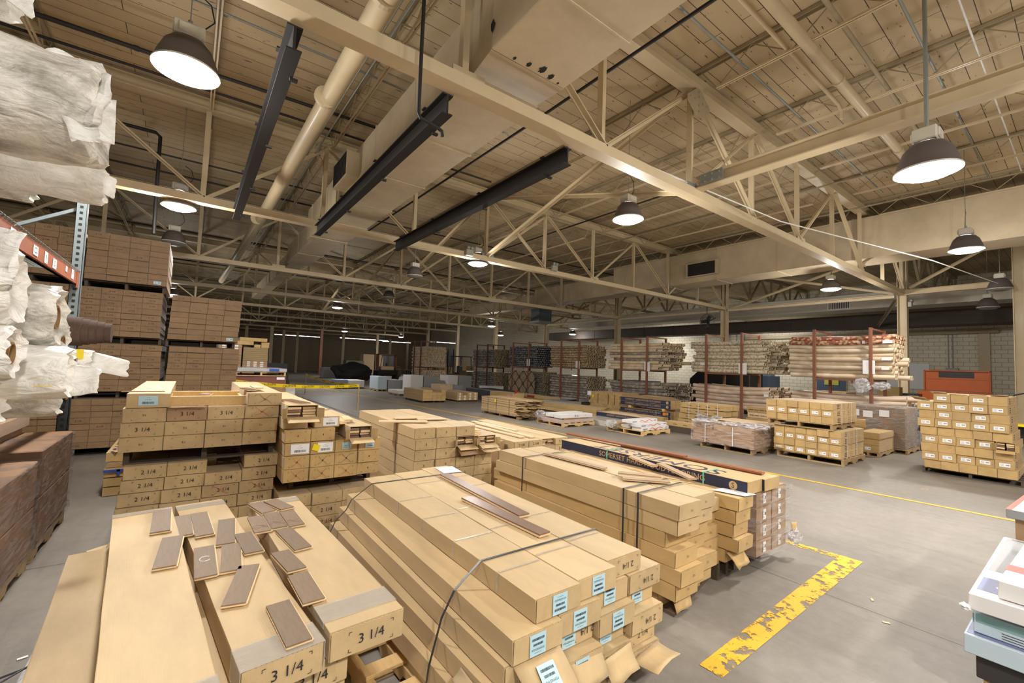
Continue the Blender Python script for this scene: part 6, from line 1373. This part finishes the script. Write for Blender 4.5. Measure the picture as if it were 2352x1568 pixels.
rack(2, X_, 5.9, 8.5, (6.92, 8.13), 3.0, 1.66); rolls(2, 'upper', X_, 6.1, 2.45, 1.67, 9, 8, .066, 'floral', ragged=.3, seed=3, bend=.02); rolls(2, 'lower', X_-.02, 6.0, 2.55, .5, 6, 8, .07, 'pink', ragged=.3, seed=4, bend=.05)
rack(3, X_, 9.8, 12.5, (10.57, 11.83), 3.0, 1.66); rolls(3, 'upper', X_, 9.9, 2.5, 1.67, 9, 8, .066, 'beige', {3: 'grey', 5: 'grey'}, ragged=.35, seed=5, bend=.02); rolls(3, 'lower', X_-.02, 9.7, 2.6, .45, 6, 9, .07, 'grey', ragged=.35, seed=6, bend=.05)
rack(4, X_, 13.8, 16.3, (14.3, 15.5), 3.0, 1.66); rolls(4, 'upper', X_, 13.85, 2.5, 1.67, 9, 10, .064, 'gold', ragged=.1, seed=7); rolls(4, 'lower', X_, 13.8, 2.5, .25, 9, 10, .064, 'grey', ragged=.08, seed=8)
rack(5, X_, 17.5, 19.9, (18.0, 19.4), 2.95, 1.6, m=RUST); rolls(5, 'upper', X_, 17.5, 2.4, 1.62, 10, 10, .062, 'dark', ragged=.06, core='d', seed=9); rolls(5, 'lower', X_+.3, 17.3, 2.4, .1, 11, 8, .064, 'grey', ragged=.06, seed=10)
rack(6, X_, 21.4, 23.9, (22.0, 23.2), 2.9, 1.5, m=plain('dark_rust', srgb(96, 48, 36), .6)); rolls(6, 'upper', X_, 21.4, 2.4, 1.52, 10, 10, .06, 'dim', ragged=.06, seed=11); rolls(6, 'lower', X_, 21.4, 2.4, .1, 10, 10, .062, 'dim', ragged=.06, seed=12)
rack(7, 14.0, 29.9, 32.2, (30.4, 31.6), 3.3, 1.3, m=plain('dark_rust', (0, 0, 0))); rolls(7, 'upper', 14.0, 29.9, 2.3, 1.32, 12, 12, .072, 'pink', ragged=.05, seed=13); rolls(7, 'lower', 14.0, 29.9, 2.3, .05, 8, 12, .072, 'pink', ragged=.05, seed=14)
# all the remaining rolls, seen only as a mass of ends
V = []; Fs = []; MI = []; mats = []
for me, mx_ in STUFF:
    o = len(V); mm = []
    for m in me.materials:
        if m not in mats: mats.append(m)
        mm.append(mats.index(m))
    V += [tuple(mx_ @ v.co) for v in me.vertices]
    for p in me.polygons: Fs.append(tuple(i+o for i in p.vertices)); MI.append(mm[p.material_index])
me = bpy.data.meshes.new('rug_rolls'); me.from_pydata(V, [], Fs)
for m in mats: me.materials.append(m)
me.polygons.foreach_set('material_index', MI); me.polygons.foreach_set('use_smooth', [True]*len(Fs)); me.set_sharp_from_angle(angle=R(40))
tag(link('rug_rolls', me), 'mass of rolled rugs filling the farther steel frames, seen end on', 'rug rolls', None, 'stuff')
for (x, y, z, d) in [(X_-.1, 3.62, 1.95, 'white sign on the nearest carpet rack'), (X_-.1, 6.88, 1.82, 'white sign on the second carpet rack'), (X_-.1, 10.55, 1.8, 'white sign on the third carpet rack'), (X_-.1, 14.35, 1.8, 'white sign on the fourth carpet rack'), (X_-.1, 18.0, 1.85, 'white sign on the dark carpet rack')]: sign(x, y, z, d)
random.seed(5)
for i, (y, z, w_) in enumerate([(3.25, 2.62, .2), (3.28, 2.18, .2), (3.3, 1.93, .16), (3.75, 2.62, .06), (6.2, 1.0, .14), (8.3, 1.95, .18), (3.4, .95, .2)]):
    tag(MB().box(X_-.012, X_-.006, y-w_/2, y+w_/2, z-.04, z+.04).build('roll_sticker', WHITE), ['wide white sticker near the top right of the nearest rolls', 'white sticker in the middle right of the nearest rolls', 'white sticker low at right of the nearest rolls', 'small white sticker beside the nearest rack post', 'white sticker on the lower tier of the second rack', 'white sticker at left end of the second rack rolls', 'white sticker on the nearest lower tier'][i], 'sticker')
crumple((X_-.14, 3.75, 1.45), .16, 'torn film hanging from the nearest rack post', seed=51, sc=(.3, 1.1, 1.1)); crumple((X_-.14, 3.35, 1.47), .12, 'second scrap of torn film by the nearest rack', seed=52, sc=(.3, 1.4, .8))
# damask rug unrolled over the lower rolls
b = MB(); rows_ = []
P = [(-1.15, 0), (1.15, 0), (1.15, .9), (.85, 1.2), (-.75, 1.2), (-1.15, .9)]
o = MB().prism([(x, -.0, z) for x, z in P], (0, .03, 0)).build('damask_rug', DAMASK, bevel=.01); o.location = (14.42, 18.6, .2); o.rotation_euler = (0, 0, R(-90)); tag(o, 'brown damask patterned rug standing on edge at centre', 'rug')
# ================================================================ far and side machinery
def forklift(x, y, rz, label):
    e = empty('forklift', label, 'forklift', (x, y, 0), rz); FY = plain('forklift_olive', srgb(82, 72, 30), .5, var=.3); FD = plain('forklift_dark', (.012, .012, .012), .5, var=0)
    MB().box(-.5, .5, .3, 2.1, .35, .95).box(-.5, .5, 1.6, 2.35, .3, 1.2).build('chassis', FY, e, bevel=.06)
    for px in (-.45, .45):
        for py in (.55, 1.8): MB().tube([(px, py, 1.0), (px*.9, py+(.12 if py < 1 else -.05), 2.15)], .03, 8).build('cage_post', FD, e)
        MB().box(px*.55-.04, px*.55+.04, .0, .1, .05, 2.7).build('mast', FD, e); MB().box(px*.6-.06, px*.6+.06, -1.0, 0, .06, .1).build('fork', FD, e)
    MB().box(-.5, .5, .6, 1.85, 2.13, 2.18).build('cage_roof', FD, e); MB().box(-.35, .35, .03, .06, 1.4, 2.5).box(-.45, .45, -.03, 0, .3, .8).build('carriage', FD, e)
    MB().box(-.25, .25, 1.0, 1.1, .95, 1.5).box(-.25, .25, .75, 1.1, .95, 1.05).build('seat', FD, e, bevel=.03)
    for px in (-.5, .5):
        for py, r_ in ((.55, .3), (1.95, .25)): MB().lathe([(.001, -.1), (r_*.6, -.1), (r_, -.08), (r_, .08), (r_*.6, .1), (.001, .1)], 20, ax=0, c=(px, py, r_)).build('wheel', FD, e, smooth='auto')
    return e
forklift(14.95, 27.6, R(190), 'dark forklift parked between the grey and the far tan carpets')
forklift(13.2, 38.5, R(250), 'dark forklift standing in the far hall left of centre')
BK = plain('black_tarp', (.008, .008, .008), .8, var=0)
crumple((9.9, 33.5, .75), .95, 'heap under a black cover in the dark far hall', BK, sc=(1.5, 1.0, .85), seed=61, name='covered_heap', cat='heap', amp=.25).location.z = .7
e = empty('black_machine', 'tall black hopper machine behind the third carpet rack', 'machine', (18.6, 9.8, 0)); DM = plain('machine_black', (.014, .014, .013), .5, var=0)
MB().prism([(0, -1.2, 0), (0, 1.5, 0), (0, 1.5, 1.35), (0, .7, 2.05), (0, -1.2, 2.1)], (1.2, 0, 0)).build('hopper', DM, e, bevel=.03); MB().box(-.02, 0, -.8, 1.2, .3, .9).build('access_panel', GRILLE, e)
e = empty('toolbox', 'orange red gang box with open lid by the block wall', 'tool chest', (20.4, 2.87, 0))
MB().box(-.35, .35, -.85, .85, .15, 1.3).build('chest_body', TOOLRED, e, bevel=.02); MB().box(.3, .36, -.8, .8, 1.32, 2.02).box(.25, .36, -.8, -.76, 1.32, 2.02).box(.25, .36, .76, .8, 1.32, 2.02).box(.25, .36, -.8, .8, 1.98, 2.02).build('open_lid', TOOLRED, e, bevel=.01)
MB().box(.29, .299, -.42, .42, 1.78, 1.97).build('dark_decal', plain('decal', (.02, .02, .025), .4), e); MB().box(.285, .299, -.7, .7, 1.72, 1.74).build('lid_rib', TOOLRED, e)
for y in (-.6, .6): MB().lathe([(.001, -.03), (.1, -.03), (.1, .03), (.001, .03)], 14, ax=1, c=(-.2, y, .1)).build('caster', BLACK, e)
simple_box(18.9, 19.3, 3.95, 4.5, 0, 1.4, plain('brass_chest', srgb(110, 92, 50), .5), 'tool_cabinet', 'brownish cabinet left of the orange gang box', 'cabinet')
e = empty('drawer_chest', 'black drawer chest beside the orange gang box', 'tool chest', (19.6, 3.85, 0)); MB().box(-.2, .2, -.3, .3, 0, 1.2).build('chest_body', plain('chest_black', (.02, .02, .02), .4), e, bevel=.01)
for i in range(6): MB().box(-.215, -.2, -.28, .28, .15+.17*i, .28+.17*i).build('drawer', GREYSTEEL, e)
e = empty('step_ladder', 'blue ladder at the right frame edge', 'ladder', (24.0, 1.55, 0)); LBm = plain('ladder_blue', srgb(70, 110, 170), .4)
for s in (-.22, .22): MB().bar((0, s, 0), (.5, s*.75, 2.6), .05, .08).build('rail', LBm, e)
for i in range(8): MB().bar((.06*i+.05, -.2, .3*i+.25), (.06*i+.05, .2, .3*i+.25), .08, .03).build('step', LBm, e)
e = empty('hand_truck', 'hand truck with a yellow deck by the ladder', 'hand truck', (17.5, 1.25, 0)); MB().tube([(0, .2, .2), (.1, .2, 1.2), (.1, .1, 1.35), (.05, -.1, 1.42)], .018, 8).build('handle', BLACK, e); MB().box(-.3, .3, -.35, .25, .55, .6).build('deck', YELLOW, e, bevel=.01)
for s in (-.3, .2): MB().lathe([(.001, -.03), (.1, -.03), (.1, .03), (.001, .03)], 14, ax=0, c=(0, s, .1)).build('wheel', BLACK, e)
MB().box(-.05, .05, -.3, .2, .1, .55).build('frame', BLACK, e)
for i, (x, y, w_, h_, m, d) in enumerate([(16.7, 8.9, 1.0, .9, BROWN, 'dim brown cartons between the first and second rack'), (19.0, 15, 1.6, 1.1, plain('steel_cab', srgb(120, 128, 132), .4), 'grey metal cabinet seen between tiers of the fourth rack'), (20.5, 9.3, 1.2, 1.6, PBL, 'blue grey cabinet seen under the second rack')]):
    simple_box(x, x+w_, y-w_/2, y+w_/2, 0, h_, m, 'cabinet' if i else 'carton', d, 'cabinet' if i else 'carton')
simple_box(18.2, 19.2, 5.2, 6.2, 0, 1.15, BROWN, 'carton', 'dim brown carton between the nearest racks', 'carton')
for i, (x, y, z, w_, h_, m, d) in enumerate([(22.4, 50, 0, 2.2, 1.9, TAN, 'tan crates beside a far column'), (21, 40, 0, 2.6, 1.7, BROWN, 'brown crates far behind the machine'), (16.5, 52, 0, 2.4, 2.4, SAND, 'pale crate in the far hall, left of the machine'), (14, 50, 0, 2.0, 1.6, plain('sage', srgb(110, 116, 88), .6), 'greenish box in the far hall'), (21, 58, 0, 2.0, 2.6, plain('booth', srgb(150, 160, 158), .5), 'pale booth with a window, far centre'), (9.3, 40, 0, 1.2, .9, GREYC, 'grey carton stack at the edge of the dark hall'),
         (5.4, 58, 0, 1.6, 2.2, plain('dk', (.01, .012, .014), .6), 'dark cabinet against the far wall, left'), (24, 44, 0, 3, 1.4, BROWN, 'brown load behind the far carpets'), (2.5, 57, 0, 3.0, 3.0, plain('ply', srgb(150, 120, 74), .7), 'plywood partition against the far wall')]):
    simple_box(x, x+w_, y, y+1.2, z, h_, m, 'crate', d, 'crate', .02)
e = empty('steel_table', 'long dark work table in front of the far machines', 'table', (15.6, 35, 0)); MB().box(-1.9, 1.9, -.5, .5, .92, 1.0).build('table_top', plain('table_top', srgb(96, 74, 56), .7), e)
for x in (-1.85, -.6, .6, 1.85):
    for y in (-.45, .45): MB().box(x-.04, x+.04, y-.04, y+.04, 0, .92).build('leg', BLACK, e)
e = empty('packing_machine', 'tan and black packing machine on legs in the far hall', 'machine', (12.5, 33.6, 0)); MB().box(-.8, .8, -.5, .5, .55, .95).build('bed', BLACK, e, bevel=.03); MB().box(-.5, .5, -.4, .4, .951, 1.25).build('hood', SAND, e, bevel=.04)
for x in (-.7, .7): MB().box(x-.05, x+.05, -.4, .4, 0, .55).build('leg', BLACK, e)
MB().box(-.75, -.7, -.3, .3, .96, 2.2).box(.7, .75, -.3, .3, .96, 2.2).box(-.75, .75, -.3, .3, 2.15, 2.2).build('gantry', RUST, e)
# ================================================================ right edge: pile of pale cartons
pallet((3.36, -.75, 0), 0, 1.3, 1.14, 'pine pallet under the pale cartons at lower right', PINE, .15)
simple_box(3.32, 4.6, -.55, .41, .152, .265, plain('dark_tiles', srgb(52, 50, 48), .6), 'tile_stack', 'dark stack of flooring sheets under pale cartons, lower right', 'stack')
def palecarton(x, y, z, L_, w_, h_, a, label, m, parts, tilt=0):
    o = MB().box(0, L_, -w_, 0, 0, h_).build('carton', m, bevel=.004, jit=.003); o.location = (x, y, z); o.rotation_euler = (0, tilt, a); tag(o, label, 'carton')
    for nm, mm, (a0, a1, b0, b1, c0, c1) in parts: MB().box(a0, a1, b0, b1, c0, c1).build(nm, mm, o)
    return o
GRN = plain('teal_band', srgb(128, 166, 166), .45)
o = palecarton(3.29, .45, .267, 1.3, .8, .095, .0, 'lowest pale blue carton of the lower right pile', PBLUE, [('navy_band', plain('dusty_navy', srgb(120, 128, 160), .5), (.02, .3, -.79, -.01, .0955, .0965))])
o = palecarton(3.34, .42, .364, 1.3, .8, .1, -.03, 'pale carton with a teal band and flooring lettering, lower right', PBLUE, [('teal_panel', GRN, (-.0015, -.0005, -.79, -.01, .055, .098)), ('teal_edge', GRN, (0, 1.2, -.002, .0012, .05, .095))])
b = MB(); text_into(b, 'AURE FLOORING', .04, (-.0025, -.38, .076), (0, -1, 0), (0, 0, 1)); b.build('panel_lettering', WHITE, o, fixn=False); b = MB(); 
for i in range(3): b.box(-.0025, -.0016, -.3, -.1, .015+.012*i, .018+.012*i)
b.build('small_print', plain('grey_ink', (0, 0, 0)), o, fixn=False)
simple_box(3.42, 4.6, -.5, .34, .4655, .486, plain('dark_tiles', (0, 0, 0)), 'tile_stack', 'thin dark sheets between the pale cartons, lower right', 'stack')
o = palecarton(3.29, .43, .487, 1.4, .8, .083, -.0, 'white carton with a slate blue COR panel, lower right', PWHITE, [('blue_panel', plain('slate_panel', srgb(118, 126, 160), .5), (.1, .34, -.79, -.02, .0832, .0842)), ('grey_panel', GREYC, (.5, 1.38, -.79, -.02, .0832, .0842))])
b = MB(); text_into(b, 'COR', .12, (.2, -.2, .0855), (0, -1, 0), (1, 0, 0)); text_into(b, 'FLOORS', .05, (.12, -.22, .0855), (0, -1, 0), (1, 0, 0)); b.build('top_lettering', WHITE, o, fixn=False)
o = palecarton(3.33, .33, .5725, 1.05, .5, .09, -.03, 'tall white carton with a red band and item label, top of the lower right pile', PWHITE, [('red_band', plain('coral', srgb(214, 84, 70), .45), (.22, .34, -.5, .001, .0902, .0912)), ('photo_panel', plain('photo_grey', srgb(110, 100, 92), .5), (.3, .6, -.45, -.12, .0915, .0925))])
b = MB(); text_into(b, 'Item: UV660', .045, (.1, -.22, .092), (0, -1, 0), (1, 0, 0)); text_into(b, 'HARDWOOD', .05, (.95, -.2, .092), (0, -1, 0), (1, 0, 0)); b.build('item_print', INK, o, fixn=False); b = MB(); text_into(b, 'MA', .12, (.68, -.3, .0935), (0, -1, 0), (1, 0, 0)); text_into(b, 'STRONG', .1, (.8, -.16, .092), (1, 0, 0), (0, 1, 0)); b.build('red_print', plain('coral', (0, 0, 0)), o, fixn=False)
palecarton(4.72, .42, .70, 1.0, .3, .06, -.05, 'grey sided carton with a red striped top at the right edge', GREYC, [('striped_top', PWHITE, (0, 1, -.3, 0, .0605, .062)), ('red_stripe', plain('coral', (0, 0, 0)), (.0, 1, -.03, -.0, .0622, .0632))]); simple_box(4.76, 5.6, -.2, .38, 0, .698, BROWN, 'carton', 'carton under the red striped one at the right edge', 'carton')
crumple((3.28, .44, .5), .02, 'bent torn corner on the slate panel carton', PWHITE, seed=71, sc=(1.5, 1, .7), name='torn_corner', cat='scrap')
# litter on the floor
for i, (x, y, a) in enumerate([(4.2, 1.05, .4), (5.9, 2.6, 1.1), (3.9, .9, 2.0), (-.62, 3.45, .3)]):
    tag(MB().obox((x, y, .004), (.02*math.cos(a), .02*math.sin(a), 0), (-.008*math.sin(a), .008*math.cos(a), 0), (0, 0, .0015)).build('paper_scrap', SAND if i < 3 else WHITE), ['pale splinter near the broad yellow stripe', 'small scrap on the open concrete', 'dark crumb on the concrete at lower right', 'torn white scrap on the floor by the wrapped loads'][i], 'scrap')
# ================================================================ cartons past the three hundred that show largest become one mass
def _merge(objs, name, label):
    V = []; Fs = []; MI = []; mats = []
    for o in objs:
        for q in [o]+list(o.children_recursive):
            if q.type != 'MESH': continue
            mx_ = q.matrix_world; b0 = len(V); mm = []
            for m in q.data.materials:
                if m not in mats: mats.append(m)
                mm.append(mats.index(m))
            V += [tuple(mx_ @ v.co) for v in q.data.vertices]
            for p in q.data.polygons: Fs.append(tuple(i+b0 for i in p.vertices)); MI.append(mm[p.material_index])
    me = bpy.data.meshes.new(name); me.from_pydata(V, [], Fs)
    for m in mats: me.materials.append(m)
    me.polygons.foreach_set('material_index', MI)
    for o in objs:
        for q in list(o.children_recursive)+[o]: bpy.data.objects.remove(q)
    return tag(link(name, me), label, name.replace('_', ' '), None, 'stuff')
bpy.context.view_layer.update()
dg = bpy.context.evaluated_depsgraph_get(); eye = Vector((0, 0, CAM_H)); sc_ = []
cam_inv = cam.matrix_world.inverted()
for o in [q for q in COL.objects if q.parent is None and q.type == 'MESH' and q.name.split('.')[0] == 'carton']:
    bb = [Vector(c) for c in o.bound_box]; lo = bb[0]; hi = bb[6]; seen = 0; n_ = 0
    for fx in (.1, .35, .65, .9):
        for fz in (.15, .5, .85):
            for pl in (0, 1):
                p = o.matrix_world @ (Vector((lo.x+(hi.x-lo.x)*fx, lo.y-.0005, lo.z+(hi.z-lo.z)*fz)) if pl == 0 else Vector((lo.x+(hi.x-lo.x)*fx, lo.y+(hi.y-lo.y)*fz*.9, hi.z+.0005)))
                c = cam_inv @ p; n_ += 1
                if c.z >= 0 or abs(c.x/c.z*F_PX) > 1176 or abs(c.y/c.z*F_PX) > 784: continue
                d = p-eye; hit, _, _, _, ho, _ = S.ray_cast(dg, eye, d.normalized(), distance=d.length+.02)
                if (not hit) or ho.name == o.name or (ho.parent and ho.parent.name == o.name): seen += 1
    sc_.append((seen/(o.location-eye).length**2, o))
sc_.sort(key=lambda t: -t[0])
rest = [o for s_, o in sc_[300:]]+[o for s_, o in sc_[:300] if s_ <= 0]
if rest: _merge(rest, 'cartons', 'cartons hidden deep behind the tall carton wall and the loads')
